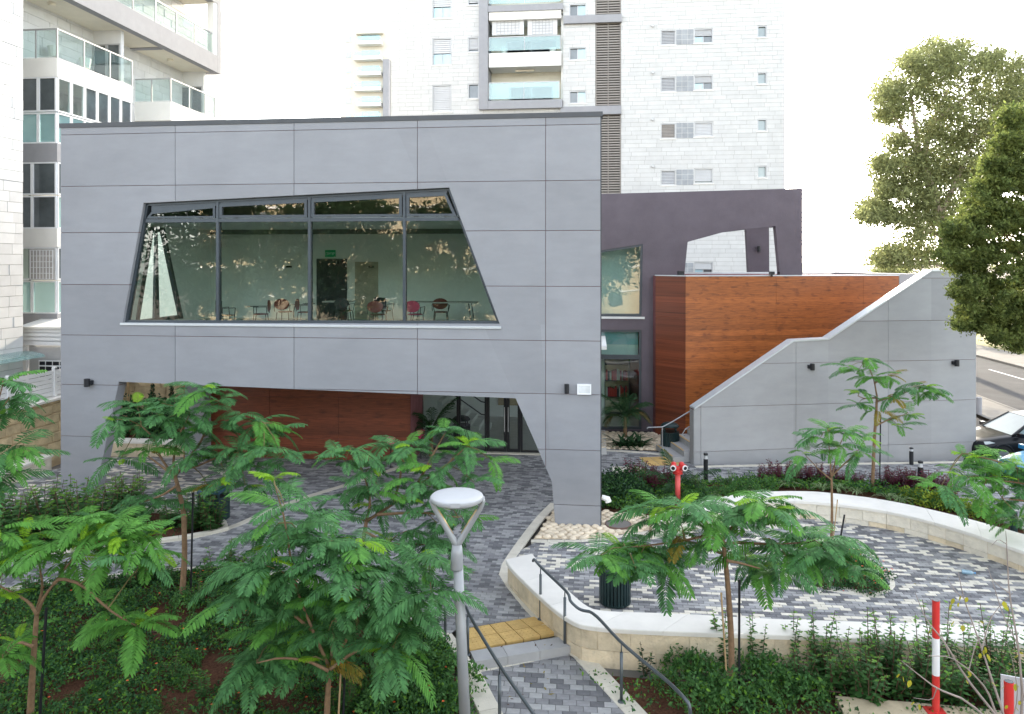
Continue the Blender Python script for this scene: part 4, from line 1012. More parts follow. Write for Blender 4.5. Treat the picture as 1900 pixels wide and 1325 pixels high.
def pave(name, poly, z, L, Wp, choose, singles=300, ang=0.0, stagger=0.5, hgt=0.05, gap=0.0035, lim=(-60,1960), zjit=0.002):
    poly = [Vector((p[0],p[1],0)) for p in poly]
    mb = MB(); mb.face([(p.x,p.y,z-0.012) for p in poly]); base = build(mb, name, m_bed, kind='structure')
    ca, sa = math.cos(ang), math.sin(ang); loc = [(p.x*ca+p.y*sa, -p.x*sa+p.y*ca) for p in poly]
    x0, x1 = min(p[0] for p in loc), max(p[0] for p in loc); y0, y1 = min(p[1] for p in loc), max(p[1] for p in loc)
    full, part = [], []
    ny = int((y1-y0)/Wp)+1; nx = int((x1-x0)/L)+2
    iy, ix = np.meshgrid(np.arange(ny), np.arange(nx), indexing='ij')
    off = ((iy*stagger) % 1.0) if stagger != 0.5 else (iy % 2)*0.5
    bx = x0+(ix-off)*L; by = y0+iy*Wp; cnt = np.zeros(bx.shape, int)
    for (dx, dy) in ((0,0),(L,0),(L,Wp),(0,Wp)): cnt += pip(loc, bx+dx, by+dy)
    cx_, cy_ = bx+L/2, by+Wp/2
    for a, b, c in zip(bx[cnt > 0], by[cnt > 0], cnt[cnt > 0]):
        wx, wy = (a+L/2)*ca-(b+Wp/2)*sa, (a+L/2)*sa+(b+Wp/2)*ca; q = proj((wx, wy, z))
        if q[2] < 3 or not (lim[0] < q[0] < lim[1]) or q[1] > 1345: continue
        (full if c == 4 else part).append((q[2], a, b, wx, wy, q[0], q[1]))
    full.sort(); meshes = {}
    hx, hy = L/2-gap, Wp/2-gap
    for (D, a, b, wx, wy, px, py) in full[:singles]:
        k = choose(px, py)
        if k not in meshes:
            m_ = MB(); m_.bevbox(-hx, hx, -hy, hy, -hgt, 0, 0, 0.005); meshes[k] = m_.mesh('paver', m_pav[k] if isinstance(k, int) else k)
        place('paver', meshes[k], base, loc=(wx, wy, z+random.uniform(-zjit, zjit)), rot=(random.uniform(-.006,.006), random.uniform(-.006,.006), ang))
    mb = MB()
    for (D, a, b, wx, wy, px, py) in full[singles:]:
        n = len(mb.v); k = choose(px, py); zz = z+random.uniform(-zjit, zjit); bv = 0.005
        for (zq, d) in ((z-.02, 0), (zz-bv, 0), (zz, bv)):
            for (i, j) in ((-1,-1),(1,-1),(1,1),(-1,1)):
                u, v = i*(hx-d), j*(hy-d); mb.v.append((wx+u*ca-v*sa, wy+u*sa+v*ca, zq))
        for kk in (0, 4):
            for i in range(4):
                j = (i+1) % 4; mb.f.append((n+kk+i, n+kk+j, n+kk+4+j, n+kk+4+i)); mb.m.append(k)
        mb.f.append((n+8,n+9,n+10,n+11)); mb.m.append(k)
    for (D, a, b, wx, wy, px, py) in part:
        sub = [tuple(p) for p in loc]; c0, d0, c1, d1 = a+gap, b+gap, a+L-gap, b+Wp-gap; q = [(c0,d0),(c1,d0),(c1,d1),(c0,d1)]
        for i in range(4):
            sub = clip_half(sub, q[i], q[(i+1)%4], True)
            if len(sub) < 3: break
        if len(sub) < 3 or abs(area2(sub)) < 2e-4: continue
        sub = ccw(sub); k = choose(px, py); w_ = [(p[0]*ca-p[1]*sa, p[0]*sa+p[1]*ca) for p in sub]
        mb.face([(p[0],p[1],z-.001) for p in w_], k)
    if mb.f: build(mb, 'paver', m_pav, base, kind='stuff')
    return base
def ch_grey(px, py):
    r = random.random()
    if px < 430 and py < 940: return 3 if r < .2 else (0 if r < .45 else 1 if r < .75 else 2)
    if py < 900: return 0 if r < .30 else 1 if r < .65 else 2
    return 0 if r < .28 else 1 if r < .62 else 2
ch_mix = lambda px, py: random.choices((0,1,2,3), (.25,.26,.24,.25))[0]
P_main = gp([(846,1168),(988,1145),(1001,1152),(940,1078),(924,1065),(953,1024),(1001,960),(1026,936),(1036,930),(1114,930),(1114,887),(1300,897),(1420,888),(1560,893),(1700,915),(1780,935),(1850,965),(1990,1012),(1990,850),(1812,853),(1290,862.5),(1280,850),(1219,838),(1114,832),(1002,838.5),(764,838.5),(764,852),(380,851.5),(345,846),(200,849),(110,869),(-80,908),(-80,955),(0,958),(120,942),(300,949),(425,975),(418,985),(340,1000),(282,1007),(150,1023),(-80,1031),(-80,1106),(0,1096),(146,1079),(282,1060),(374,1055),(475,1060),(560,1080),(690,1120),(830,1180)])
pave('paved_forecourt', P_main, 0.0, 0.2, 0.1, ch_grey)
inner_base = [(1214,985),(1290,981),(1350,970),(1426,959),(1479,957),(1577,966),(1690,987),(1804,1019),(1900,1053),(2010,1095)]
P_circ = gp([(955,1027),(1000,1003),(1090,1004),(1180,990)]+inner_base+[(2010,1215),(1900,1212),(1653,1200),(1426,1190),(1240,1185),(1100,1185),(1050,1150),(1000,1100),(960,1050)])
pave('circle_plaza', P_circ, 0.001, 0.2, 0.1, ch_mix)
P_low = gp([(880,1244),(1058,1212),(1160,1325),(1270,1450),(985,1450),(918,1325)], -.15)
pave('lower_path', P_low, -0.15, 0.2, 0.135, lambda px, py: random.choices((0,1,2),(.22,.4,.38))[0], ang=0.02)
# flush cream bands
kb = structure('flush_kerb')
for pts in ([(1037,1172),(1001,1153),(942,1079),(931,1062),(953,1025),(1001,960),(1028,934)], [(282,1007),(340,1000),(418,985),(510,943),(580,918),(660,895),(760,860)], [(1114,835),(1219,841),(1280,853)], [(1290,866),(1560,861),(1812,857)]):
    strip(kb, 'kerb_stone', m_kerb, smooth(gp(pts)), -0.10, 0.11, -0.05, 0.006, 0.5, 0.004)
strip(kb, 'kerb_stone', m_kerb, gp([(985,1003),(1090,1003.5),(1185,990),(1214,985)]), -0.06, 0.08, -0.05, 0.006, 0.4)
strip(kb, 'kerb_stone', m_kerb, gp([(877,1246),(917,1325),(985,1450)], -.15), -0.12, 0.2, -0.2, -0.142, 0.5)
strip(kb, 'kerb_stone', m_kerb, gp([(1058,1213),(1160,1325),(1270,1450)], -.15), -0.30, 0.0, -0.2, -0.142, 0.5)
strip(kb, 'kerb_stone', m_kerb, gp([(879,1243),(1052,1208)], -.15), -0.0, 0.1, -0.2, -0.143, 0.12)
strip(kb, 'kerb_stone', m_kerb, gp([(826,1178),(842,1200),(868,1240)]), -0.12, 0.06, -0.2, 0.006, 0.4)
kb2 = structure('raised_kerb')
strip(kb2, 'kerb_stone', m_kerb, smooth(gp([(-80,1106),(0,1096),(146,1079),(282,1060),(374,1055),(475,1060),(560,1080),(690,1120),(832,1181)])), -0.02, 0.14, -0.2, 0.05, 0.5)
strip(kb2, 'kerb_stone', m_kerb, smooth(gp([(-80,1030),(0,1031),(150,1022),(282,1006),(340,999),(418,984),(424,976),(380,966),(300,949),(120,942),(0,958),(-80,962)]),1), -0.02, 0.13, -0.2, 0.07, 0.5)
# step and tactile tiles
stp = structure('entrance_step')
a, b = G(872,1208), G(1046,1180)
for i in range(3):
    p, q = a.lerp(b, i/3+.002), a.lerp(b, (i+1)/3-.002); d = (b-a).normalized(); n = Vector((d.y,-d.x,0))
    mb = MB(); mb.prism([Vector((*p.xy,-.25)), Vector((*q.xy,-.25)), Vector((*(q+n*.33).xy,-.25)), Vector((*(p+n*.33).xy,-.25))], (0,0,.248)); build(mb, 'step_block', m_step, stp)
yl = structure('tactile_paving')
p0, p1 = G(850,1169), G(992,1144.5); q0, q1 = G(872,1207), G(1035,1174)
for i in range(5):
    for j in range(2):
        c = [p0.lerp(p1,u).lerp(q0.lerp(q1,u),w_) for u, w_ in ((i/5+.006,j/2+.012),((i+1)/5-.006,j/2+.012),((i+1)/5-.006,(j+1)/2-.012),(i/5+.006,(j+1)/2-.012))]
        mb = MB(); mb.prism([Vector((*p.xy,-.05)) for p in c], (0,0,.058+random.uniform(-.002,.002)))
        for u in range(4):
            for w_ in range(4):
                s_ = c[0].lerp(c[1],(u+.5)/4).lerp(c[3].lerp(c[2],(u+.5)/4),(w_+.5)/4); mb.lathe((s_.x,s_.y,.008), [(.016,0),(.012,.005)], 6)
        build(mb, 'tactile_tile', m_yel, yl)
c = gp([(1185,849),(1245,847),(1268,862),(1205,865)])
for i in range(3):
    for j in range(2):
        Cn = [Vector(c[0]).lerp(Vector(c[1]),u).lerp(Vector(c[3]).lerp(Vector(c[2]),u),w_) for u, w_ in ((i/3+.01,j/2+.01),((i+1)/3-.01,j/2+.01),((i+1)/3-.01,(j+1)/2-.01),(i/3+.01,(j+1)/2-.01))]
        mb = MB(); mb.prism([Vector((*p.xy,-.03)) for p in Cn], (0,0,.037)); build(mb, 'tactile_tile', m_yel, yl)
# manholes
m_iron = M('cast_iron_rim', (0.16,0.10,0.085), 0.6, 0.1)
def manhole(px, py, rad, label, square=False):
    c = G(px, py); t = thing('manhole_cover', label, 'manhole', (c.x, c.y, 0), group=None)
    if square:
        mb = MB(); mb.bevbox(c.x-rad*1.25, c.x+rad*1.25, c.y-rad*1.0, c.y+rad*1.0, -.04, .010, 0, .005); build(mb, 'surround', m_kerb, t)
        z = .0102
    else: z = .03
    mb = MB(); mb.lathe((c.x,c.y,-.05), [(rad*.86,0),(rad*.86,.05+z+.006),(rad*.80,.05+z+.006),(rad*.80,.05+z)], 28); build(mb, 'rim', m_iron, t)
    mb = MB(); mb.lathe((c.x,c.y,-.04), [(rad*.79,0),(rad*.79,.04+z+.003)], 28); build(mb, 'lid', m_conc if not square else m_kerb, t)
manhole(1147, 974, 0.36, 'round concrete manhole cover with rusty rim among the white cobbles')
manhole(1166, 873, 0.38, 'round manhole in a square cream slab beside the walkway', True)

# cobbles as single stones
m_cob = M('cream_cobble', (0.68,0.58,0.44), 0.85, 0.12, 6, 0.4, 40, rnd=0.16)
m_cmort = M('cobble_mortar', (0.52,0.43,0.31), 0.95, 0.15, 8, 0.5, 60)
def icomesh(name, mat, sx, sy, sz, seed):
    import bmesh
    bm = bmesh.new(); bmesh.ops.create_icosphere(bm, subdivisions=2, radius=1.0); r = random.Random(seed)
    for v in bm.verts:
        k = 1+0.10*math.sin(v.co.x*3+seed)+0.08*math.cos(v.co.y*4+seed*2)+r.uniform(-.03,.03); v.co = Vector((v.co.x*sx*k, v.co.y*sy*k, v.co.z*sz))
    me = bpy.data.meshes.new(name); bm.to_mesh(me); bm.free(); me.materials.append(mat); me.polygons.foreach_set('use_smooth', [True]*len(me.polygons)); return me
cobs = [icomesh('cobble', m_cob, .105, .08, .05, i) for i in range(5)]
def cobble_patch(name, poly, step, avoid=()):
    mb = MB(); mb.face([(p[0],p[1],-0.004) for p in poly]); base = build(mb, name, m_cmort, kind='structure')
    x0,x1 = min(p[0] for p in poly), max(p[0] for p in poly); y0,y1 = min(p[1] for p in poly), max(p[1] for p in poly)
    y = y0; row = 0
    while y < y1:
        x = x0+(row % 2)*step*.5
        while x < x1:
            a, b = x+random.uniform(-.03,.03), y+random.uniform(-.025,.025)
            if pip(poly, [a], [b])[0] and not any((a-c.x)**2+(b-c.y)**2 < r_*r_ for c, r_ in avoid) and proj((a,b,0))[0] < 1960:
                place('cobble', random.choice(cobs), base, loc=(a, b, random.uniform(-.008,.006)), rot=(0,0,random.uniform(0,3.1)), scale=random.uniform(.8,1.12))
            x += step
        y += step*.8; row += 1
cobble_patch('cobble_bed', gp([(1003,983),(1032,940),(1036,930),(1112,930),(1114,948),(1205,957),(1214,982),(1180,987),(1090,1000),(990,1000)]), .195, [(G(1147,974), .38)])
cobble_patch('cobble_bed', gp([(1100,801),(1215,803),(1262,812),(1280,848),(1219,836),(1100,831)]), .21)

# ---------------------------------------------------------------- curved seat walls of the plaza
def both(inn, out, z): return [Vector(G(*p, z)) for p in inn], [Vector(G(*p, z)) for p in out]
def wall_between(name, label, inn, out, zt, zb, face_side, fmats, seg=1.0):
    I, O = both(inn, out, zt); I = smooth([*I],2); O = smooth([*O],2); n = 80
    I = resample(I, sum((b-a).length for a,b in zip(I,I[1:]))/n); O = resample(O, sum((b-a).length for a,b in zip(O,O[1:]))/n)
    k = min(len(I), len(O)); I, O = I[:k], O[:k]
    t = thing(name, label, 'seat wall', (O[k//2].x, O[k//2].y, 0))
    L = sum((b-a).length for a, b in zip(O, O[1:])); per = max(1, round(k*seg/L)); th = 0.07
    for i in range(0, k-1, per):
        j = min(i+per, k-1); g = 0.012
        A = [I[q] for q in range(i, j+1)]; B = [O[q] for q in range(i, j+1)]
        e = (A[-1]-A[0]).normalized()*0.003; A[0] = A[0]+e; A[-1] = A[-1]-e; B[0] = B[0]+e; B[-1] = B[-1]-e
        poly = A+B[::-1]; 
        if not any(-120 < proj((p.x,p.y,zt))[0] < 2020 for p in poly): continue
        mb = MB(); bz = zt-th; dz = random.uniform(-.002,.002); mb.prism([(p.x,p.y,bz) for p in poly], (0,0,th-.012+dz), cap1=False)
        cen = [(A[q]+B[q])/2 for q in range(len(A))]; ins = [A[q]+(cen[q]-A[q]).normalized()*.012 for q in range(len(A))]+[B[q]+(cen[q]-B[q]).normalized()*.012 for q in range(len(A))][::-1]
        n0 = len(mb.v); kk = len(poly); mb.v += [(p.x,p.y,zt-.012+dz) for p in poly]+[(p.x,p.y,zt+dz) for p in ins]
        mb.f.append(tuple(n0+kk+q for q in range(kk))); mb.m.append(0)
        for q in range(kk): mb.f.append((n0+q, n0+(q+1)%kk, n0+kk+(q+1)%kk, n0+kk+q)); mb.m.append(0)
        build(mb, 'coping_stone', m_coping_w, t)
    # core and facing stones, set back 4 cm under the coping
    mb = MB(); Ic = [p+(q-p).normalized()*.07 for p, q in zip(I,O)]; Oc = [q+(p-q).normalized()*.07 for p, q in zip(I,O)]
    mb.prism([(p.x,p.y,zb) for p in Ic+Oc[::-1]], (0,0,zt-th-.002-zb)); build(mb, 'wall_core', m_mortar, t)
    for side, line, other in (('i', I, O), ('o', O, I)):
        if side not in face_side: continue
        H_ = (zt-th-zb); rows = 2 if H_ > .3 else 1; rh = H_/rows
        for rw in range(rows):
            i = 0; first = True
            while i < k-1:
                stp_ = max(2, round(k*random.uniform(.36,.62)/L)); 
                if first and rw % 2: stp_ = max(1, stp_//2)
                first = False; j = min(i+stp_, k-1)
                if k-1-j < 2: j = k-1
                pr = random.uniform(.0,.012)
                f0 = [line[q]+(other[q]-line[q]).normalized()*(.05-pr) for q in range(i,j+1)]; f1 = [line[q]+(other[q]-line[q]).normalized()*.0705 for q in range(i,j+1)]
                e = (f0[-1]-f0[0]).normalized()*.004; f0[0] = f0[0]+e; f0[-1] = f0[-1]-e; f1[0] = f1[0]+e; f1[-1] = f1[-1]-e
                if any(-60 < proj((p.x,p.y,zt))[0] < 1960 for p in f0):
                    mb = MB(); mb.prism([(p.x,p.y,zb+rw*rh+.004) for p in f0+f1[::-1]], (0,0,rh-.008))
                    build(mb, 'wall_stone', fmats[0] if rw == rows-1 and side == 'i' else (random.choice(fmats) if side == 'i' else fmats[1]), t)
                i = j
    # end faces
    for e in (0, -1):
        p, q = I[e], O[e]
        if not (-60 < proj((p.x,p.y,zt))[0] < 1960): continue
        tg = (I[1]-I[0]).normalized()*-1 if e == 0 else (I[-1]-I[-2]).normalized()
        d = (q-p).normalized(); mb = MB(); a, b = p+d*.07, q-d*.07
        mb.prism([Vector((*a.xy,zb)), Vector((*b.xy,zb)), Vector((*(b+tg*-.02).xy,zb)), Vector((*(a+tg*-.02).xy,zb))], (0,0,zt-th-.003-zb)); build(mb, 'wall_stone', fmats[0], t)
    return t
wall_between('seat_wall', 'long curved white topped stone seat wall behind the patterned plaza', [(1211,966),(1290,950),(1350,937),(1426,928),(1483,929),(1540,933),(1653,948),(1766,977),(1900,1022),(2010,1066)], [(1203,956),(1253,944),(1351,918),(1426,911),(1500,911),(1540,914),(1653,928),(1766,954),(1900,990),(2010,1028)], 0.44, -0.15, 'io', (m_stone_c, m_stone_o))
wall_between('seat_wall', 'low white topped stone seat wall in front, beside the dark handrail', [(988,1027),(1005,1050),(1058,1098),(1085,1122),(1109,1134),(1240,1137),(1426,1148),(1500,1150),(1653,1155),(1900,1162),(2010,1165)], [(938,1038),(945,1052),(1007,1113),(1051,1148),(1089,1164),(1240,1172),(1426,1178),(1500,1180),(1653,1187),(1900,1195),(2010,1198)], 0.45, -0.25, 'io', (m_stone_c, m_stone_o))
# island kerb and the pale ledge at the right bottom
cI = G(1567, 1068); isl = structure('island_kerb'); RI = .86
strip(isl, 'kerb_stone', m_kerb, [(cI.x+RI*math.cos(a/24*2*math.pi), cI.y+RI*math.sin(a/24*2*math.pi)) for a in range(25)], -.05, .05, -.05, .006, .2)
led = structure('stone_ledge')
strip(led, 'ledge_stone', M('beige_ledge_stone', (0.60,0.50,0.34), 0.85, 0.15, 3, 0.4, 40, dirt=0.25), gp([(1550,1297),(1650,1304),(1745,1313),(1830,1322),(2010,1340)], -.1), -0.02, 0.6, -.3, -.06, 1.6)

# ---------------------------------------------------------------- planting beds: uneven soil
from mathutils import noise as mnoise
def soil(name, poly, z, amp=.05, cell=.13):
    x0,x1 = min(p[0] for p in poly), max(p[0] for p in poly); y0,y1 = min(p[1] for p in poly), max(p[1] for p in poly)
    nx, ny = int((x1-x0)/cell)+2, int((y1-y0)/cell)+2; mb = MB()
    X, Y = np.meshgrid(x0+np.arange(nx)*cell, y0+np.arange(ny)*cell); ins = pip(poly, X, Y)
    for j in range(ny):
        for i in range(nx):
            p = Vector((X[j,i]*1.3, Y[j,i]*1.3, 0)); mb.v.append((X[j,i], Y[j,i], z+amp*mnoise.noise(p)+amp*.5*mnoise.noise(p*4.1)))
    for j in range(ny-1):
        for i in range(nx-1):
            if ins[j,i] or ins[j,i+1] or ins[j+1,i] or ins[j+1,i+1]:
                mb.f.append((j*nx+i, j*nx+i+1, (j+1)*nx+i+1, (j+1)*nx+i)); mb.m.append(0)
    return build(mb, name, m_soil, smooth=True, kind='structure')
B_A = gp([(-120,1112),(0,1100),(146,1083),(282,1064),(374,1059),(475,1064),(560,1084),(690,1124),(824,1184),(838,1250),(856,1325),(905,1460),(-120,1460)])
B_B = gp([(-80,965),(0,960),(120,945),(300,952),(415,977),(408,983),(340,996),(282,1003),(150,1019),(0,1028),(-80,1027)])
B_C = gp([(1114,890),(1300,900),(1420,891),(1560,896),(1700,918),(1780,938),(1850,968),(1990,1014),(1990,1024),(1900,985),(1766,950),(1653,925),(1540,911),(1426,908),(1351,915),(1253,940),(1205,955),(1130,948),(1114,944)])
B_D = gp([(1075,1238),(1240,1239),(1900,1250),(2050,1252),(2050,1460),(1300,1460),(1190,1330),(1130,1275)])
soil('planting_bed', B_A, -.09, .06); soil('planting_bed', B_B, -.01, .03); soil('planting_bed', B_C, -.03, .03); soil('planting_bed', B_D, -.185, .03)
soil('planting_bed', [(cI.x+.82*math.cos(a/20*2*math.pi), cI.y+.82*math.sin(a/20*2*math.pi)) for a in range(20)], .0, .03, .1)

# ---------------------------------------------------------------- retaining wall on the left with fence, shed; planter wall behind the leg
uRt = G(108, 851).x
PRt = Plane((uRt, 0), (0, 1)); PRt.n = Vector((-1, 0, 0))
rw = thing('retaining_wall', 'rough yellow stone retaining wall on the left below a white slat fence', 'retaining wall', (uRt, 20, 0))
y0, y1 = 15.0, 33.0; zt = U(108, 742, uRt).z
mb = MB(); mb.box(uRt-.5, uRt-.03, y0, y1, -.3, zt); build(mb, 'wall_core', m_mortar, rw)
r = random.Random(2); z = -.02; row = 0
while z < zt-.05:
    y = y0-(row % 2)*.3; z2 = min(z+.30, zt)
    while y < y1:
        y2 = y+r.uniform(.45,.8); q = proj((uRt,(y+y2)/2,z))
        if q[2] > 4 and -60 < q[0] < 380:
            d = r.uniform(0,.03); g = .008; b = .018; pts = [(-.02,y+g,z+g),(-.02,y2-g,z+g),(-.02,y2-g,z2-g),(-.02,y+g,z2-g)]
            mb = MB(); n = 8; base = [(uRt-.035,p[1],p[2]) for p in pts]; top = [(uRt+d,y+g+b,z+g+b),(uRt+d,y2-g-b,z+g+b),(uRt+d,y2-g-b,z2-g-b),(uRt+d,y+g+b,z2-g-b)]
            mb.v = base+top; mb.f = [(4,5,6,7),(0,1,5,4),(1,2,6,5),(2,3,7,6),(3,0,4,7)]; mb.m = [0]*5
            build(mb, 'wall_stone', m_stone_y, rw)
        y = y2
    z = z2; row += 1
for i in range(14):
    ya = y0+i*1.3; mb = MB(); mb.bevbox(uRt-.55, uRt+.06, ya+.004, ya+1.296, zt+.002, zt+.075, 0, .01); build(mb, 'coping_stone', m_coping_w, rw)
# low ledge at its foot
mb = MB(); lw = thing('ledge_wall', 'low stone ledge with pale cap at the foot of the yellow retaining wall', 'ledge', (uRt+.3, 19, 0))
y1l = G(108, 870).y; 
mb = MB(); mb.box(uRt+.035, uRt+.62, 14.5, y1l, -.1, .36); build(mb, 'ledge_body', m_stone_c, lw)
for i in range(8):
    ya = y1l-1.0*i; mb = MB(); mb.bevbox(uRt+.034, uRt+.68, ya-.996, ya-.002, .362, .43, 0, .01); build(mb, 'coping_stone', m_coping_w, lw)
# slat fence
fe = thing('slat_fence', 'white slatted fence with round topped posts above the yellow retaining wall', 'fence', (uRt-.25, 18, zt))
for i in range(7):
    ya = U(101, 700, uRt-.25).y - 1.9*i+1.9; ztp = zt+.08
    mb = MB(); mb.obox((uRt-.25, ya, ztp+.45), .11, .11, .9); mb.tube([(uRt-.305, ya, ztp+.9), (uRt-.195, ya, ztp+.9)], .055, 12); build(mb, 'post', m_whitemetal, fe)
    for k in range(6):
        mb = MB(); mb.box(uRt-.27, uRt-.24, ya-1.83, ya-.06, ztp+.05+k*.135, ztp+.165+k*.135); build(mb, 'slat', m_whitemetal, fe)
# shed of the garden flat
sh = thing('garden_shed', 'white boarded garden enclosure with sloping roof and gridded curtain window', 'enclosure', (uA-1, vA-1.3, zt))
Y0 = vA-1.0; 
def shb(nm, a, b, c, d, mat, y0=0.0, y1=0.1, par=None):
    p, q = V(a, d, Y0), V(c, b, Y0); mb = MB(); mb.box(p.x, q.x, Y0+y0, Y0+y1, p.z, q.z); return build(mb, nm, mat, par or sh)
for k in range(4): shb('board', 38, 610.5+k*7.6, 160, 617.7+k*7.6, m_whitemetal, 0, .05)
p, q = V(36, 609, Y0), V(160, 604, Y0); mb = MB(); mb.prism([(p.x,Y0-.1,p.z),(q.x,Y0-.1,p.z),(q.x,Y0+1.4,p.z+.25),(p.x,Y0+1.4,p.z+.25)], (0,0,.06)); build(mb, 'roof', m_white, sh)
shb('post', 38, 642, 49, 760, m_whitemetal, .0, .1)
shb('curtain', 50, 642, 160, 760, M('grey_curtain', (0.42,0.42,0.42), 0.8, 0.06), .1, .12)
wn_ = shb('window', 69, 670, 160, 706, M('black_pane', (0.02,0.022,0.03), 0.3), .08, .098)
mb = MB()
for px in (69,81,94,107,120,133): p, q = V(px,706,Y0), V(px+1.0,670,Y0); mb.box(p.x,q.x,Y0+.065,Y0+.079,p.z,q.z)
for py in (670,679.5,693,706): p, q = V(69,py+1.0,Y0), V(160,py,Y0); mb.box(p.x,q.x,Y0+.062,Y0+.0645,p.z,q.z)
build(mb, 'window_bar', m_whitemetal, wn_)
# curved awning on the wing
aw = thing('door_awning', 'small curved clear awning on the white stone wall at left edge', 'awning', tuple(U(12, 668, uN)))
p = U(8, 668, uN); mb = MB()
pts = [(uN+.03+.75*math.sin(a/6*1.5), p.z+.18*math.cos(a/6*1.5)) for a in range(7)]
for (xa, za), (xb, zb) in zip(pts, pts[1:]): mb.prism([(xa,p.y-2.2,za),(xb,p.y-2.2,zb),(xb,p.y-2.2,zb+.02),(xa,p.y-2.2,za+.02)], (0,3.0,0))
build(mb, 'canopy_sheet', m_railglass, aw)
mb = MB(); mb.box(uN+.025, uN+.06, p.y-2.2, p.y+.8, p.z-.03, p.z+.17); build(mb, 'bracket', m_whitemetal, aw)
# planter wall under the building at left
yq = G(270, 846).y
pw_ = thing('planter_wall', 'low stone planter wall with white coping behind the left slanted leg', 'planter wall', (G(270,846).x, yq, 0))
xa, xb = uRt+.05, V(349, 840, yq).x; zc = V(270, 823, yq).z
x = xa
while x < xb-.05:
    x2 = min(x+random.uniform(.45,.7), xb); mb = MB(); mb.bevbox(x+.004, x2-.004, yq-.02+random.uniform(-.01,.01), yq+.2, -.05, zc-.003, 0, .006); build(mb, 'wall_stone', m_stone_o if random.random() < .6 else m_stone_c, pw_)
    mb = MB(); mb.bevbox(x+.003, x2-.003, yq-.06, yq+.34, zc, zc+.08, 0, .008); build(mb, 'coping_stone', m_coping_w, pw_); x = x2
mb = MB(); mb.box(xa, xb, yq+.21, yq+3.2, -.05, zc-.08); build(mb, 'soil_fill', m_soil, pw_)
bw = thing('boundary_wall', 'rough brown stone boundary wall behind the planter under the building', 'wall', (xa, yq+3.5, 0))
mb = MB(); mb.box(xa, xb+2, yq+3.3, yq+3.6, -.1, 3.3); build(mb, 'wall_core', m_mortar, bw)
z = .3; row = 0
while z < 3.2:
    x = xa-(row % 2)*.25
    while x < xb+.6:
        x2 = x+random.uniform(.4,.65); mb = MB(); mb.prism([(x+.008,yq+3.3,z+.008),(x2-.008,yq+3.3,z+.008),(x2-.008,yq+3.3,z+.262),(x+.008,yq+3.3,z+.262)], (0,-random.uniform(.02,.06),0)); build(mb, 'wall_stone', m_stone_y, bw); x = x2
    z += .27; row += 1
# ================================================================ furniture of the place
m_pole = M('light_grey_pole', (0.33,0.34,0.35), 0.45, 0.05, metal=0.2, dirt=0.08)
m_lampw = M('white_lamp_head', (0.44,0.45,0.46), 0.45, 0.05, dirt=.1)
m_glow = M('painted_warm_glow', (0.62,0.44,0.22), 0.35, 0.1, metal=0.6)  # gold colour stands in for warm light on the fork's inner faces
lpB = P(865, 1384, 9.8); lpT = P(848.5, 1018, 9.8); lpB.z = -.12
lp = thing('street_lamp', 'light grey street lamp with flat oval head on a two armed fork', 'street lamp', tuple(lpB))
mid_ = lpB.lerp(lpT, .68)
mb = MB(); mb.tube([lpB, lpB.lerp(lpT,.97)], [.078,.066], 16); build(mb, 'pole', m_pole, lp, smooth=True)
nb = P(847.5, 1056, 9.8); nT = P(848, 1010, 9.8)
mb = MB(); mb.tube([nb, nb.lerp(nT,.06), nb.lerp(nT,.62), nT], [.083,.085,.080,.062], 16); build(mb, 'collar', m_pole, lp, smooth=True)
hc = P(848, 921, 9.8)
for s_, pxs in ((-1, (806.5, 801, 813)), (1, (891, 896, 883))):
    a = nT+Vector((0,0,-.02)); b = P(pxs[0], 944, 9.8); c = P(pxs[1], 931, 9.8); d = P(pxs[1]+s_*-1.5, 921, 9.8); e = P(pxs[2], 916, 9.8)
    mb = MB(); mb.tube([a, a.lerp(b,.12), a.lerp(b,.9), b, c, d], [.05,.043,.034,.034,.034,.028], 12); arm = build(mb, 'arm', m_pole, lp, smooth=True)
    off = Vector((ct*-s_*.030, st*-s_*.030, .012))
    mb = MB(); mb.tube([a.lerp(b,.3)+off, a.lerp(b,.95)+off], .014, 8); build(mb, 'painted_glow_strip', m_glow, arm, smooth=True)  # added strip coloured like the warm light along the arm
mb = MB(); mb.lathe(hc-Vector((0,0,.075)), [(.20,0),(.30,.006),(.338,.03),(.345,.075),(.342,.083),(.33,.094),(.20,.108),(.02,.112)], 40); build(mb, 'lamp_head', m_lampw, lp, smooth=True)
mb = MB(); mb.lathe(hc-Vector((0,0,.083)), [(.19,0),(.195,.007)], 24); build(mb, 'diffuser', m_white, lp)
mb = MB(); q = hc+Vector((st*.30, -ct*.30, -.03)); mb.obox(q+Vector((st*.02,-ct*.02,.02)), .12, .05, .055, TH); build(mb, 'latch', m_lampw, lp)

# rails
def railing(name, label, path, posts, r=.024):
    t = thing(name, label, 'handrail', tuple(posts[0][0]))
    path = smooth3(path); mb = MB(); mb.tube(path, r, 10); build(mb, 'rail', m_rail, t, smooth=True)
    for b, zt in posts:
        b = Vector(b); mb = MB(); mb.tube([b, Vector((b.x,b.y,zt-.12))], .024, 10); mb.tube([Vector((b.x,b.y,zt-.121)), Vector((b.x,b.y,zt))], .010, 8); p_ = build(mb, 'post', m_rail, t, smooth=True)
        mb = MB(); mb.lathe(b, [(.055,0),(.055,.018),(.03,.03)], 14); build(mb, 'base_plate', m_rail, p_, smooth=True)
    return t
def smooth3(pts, it=2):
    pts = [Vector(p) for p in pts]
    for _ in range(it):
        q = [pts[0]]
        for a, b in zip(pts, pts[1:]): q += [a.lerp(b,.2), a.lerp(b,.8)]
        q.append(pts[-1]); pts = q
    return pts
p1_, p2_, p3_ = G(1003,1150), G(1048,1209,-.14), G(1153,1303,-.15)
p4_ = p3_+(p3_-p2_).normalized()*1.25
rz = .93
def over(p, px, py): return P(px, py, proj(p)[2])
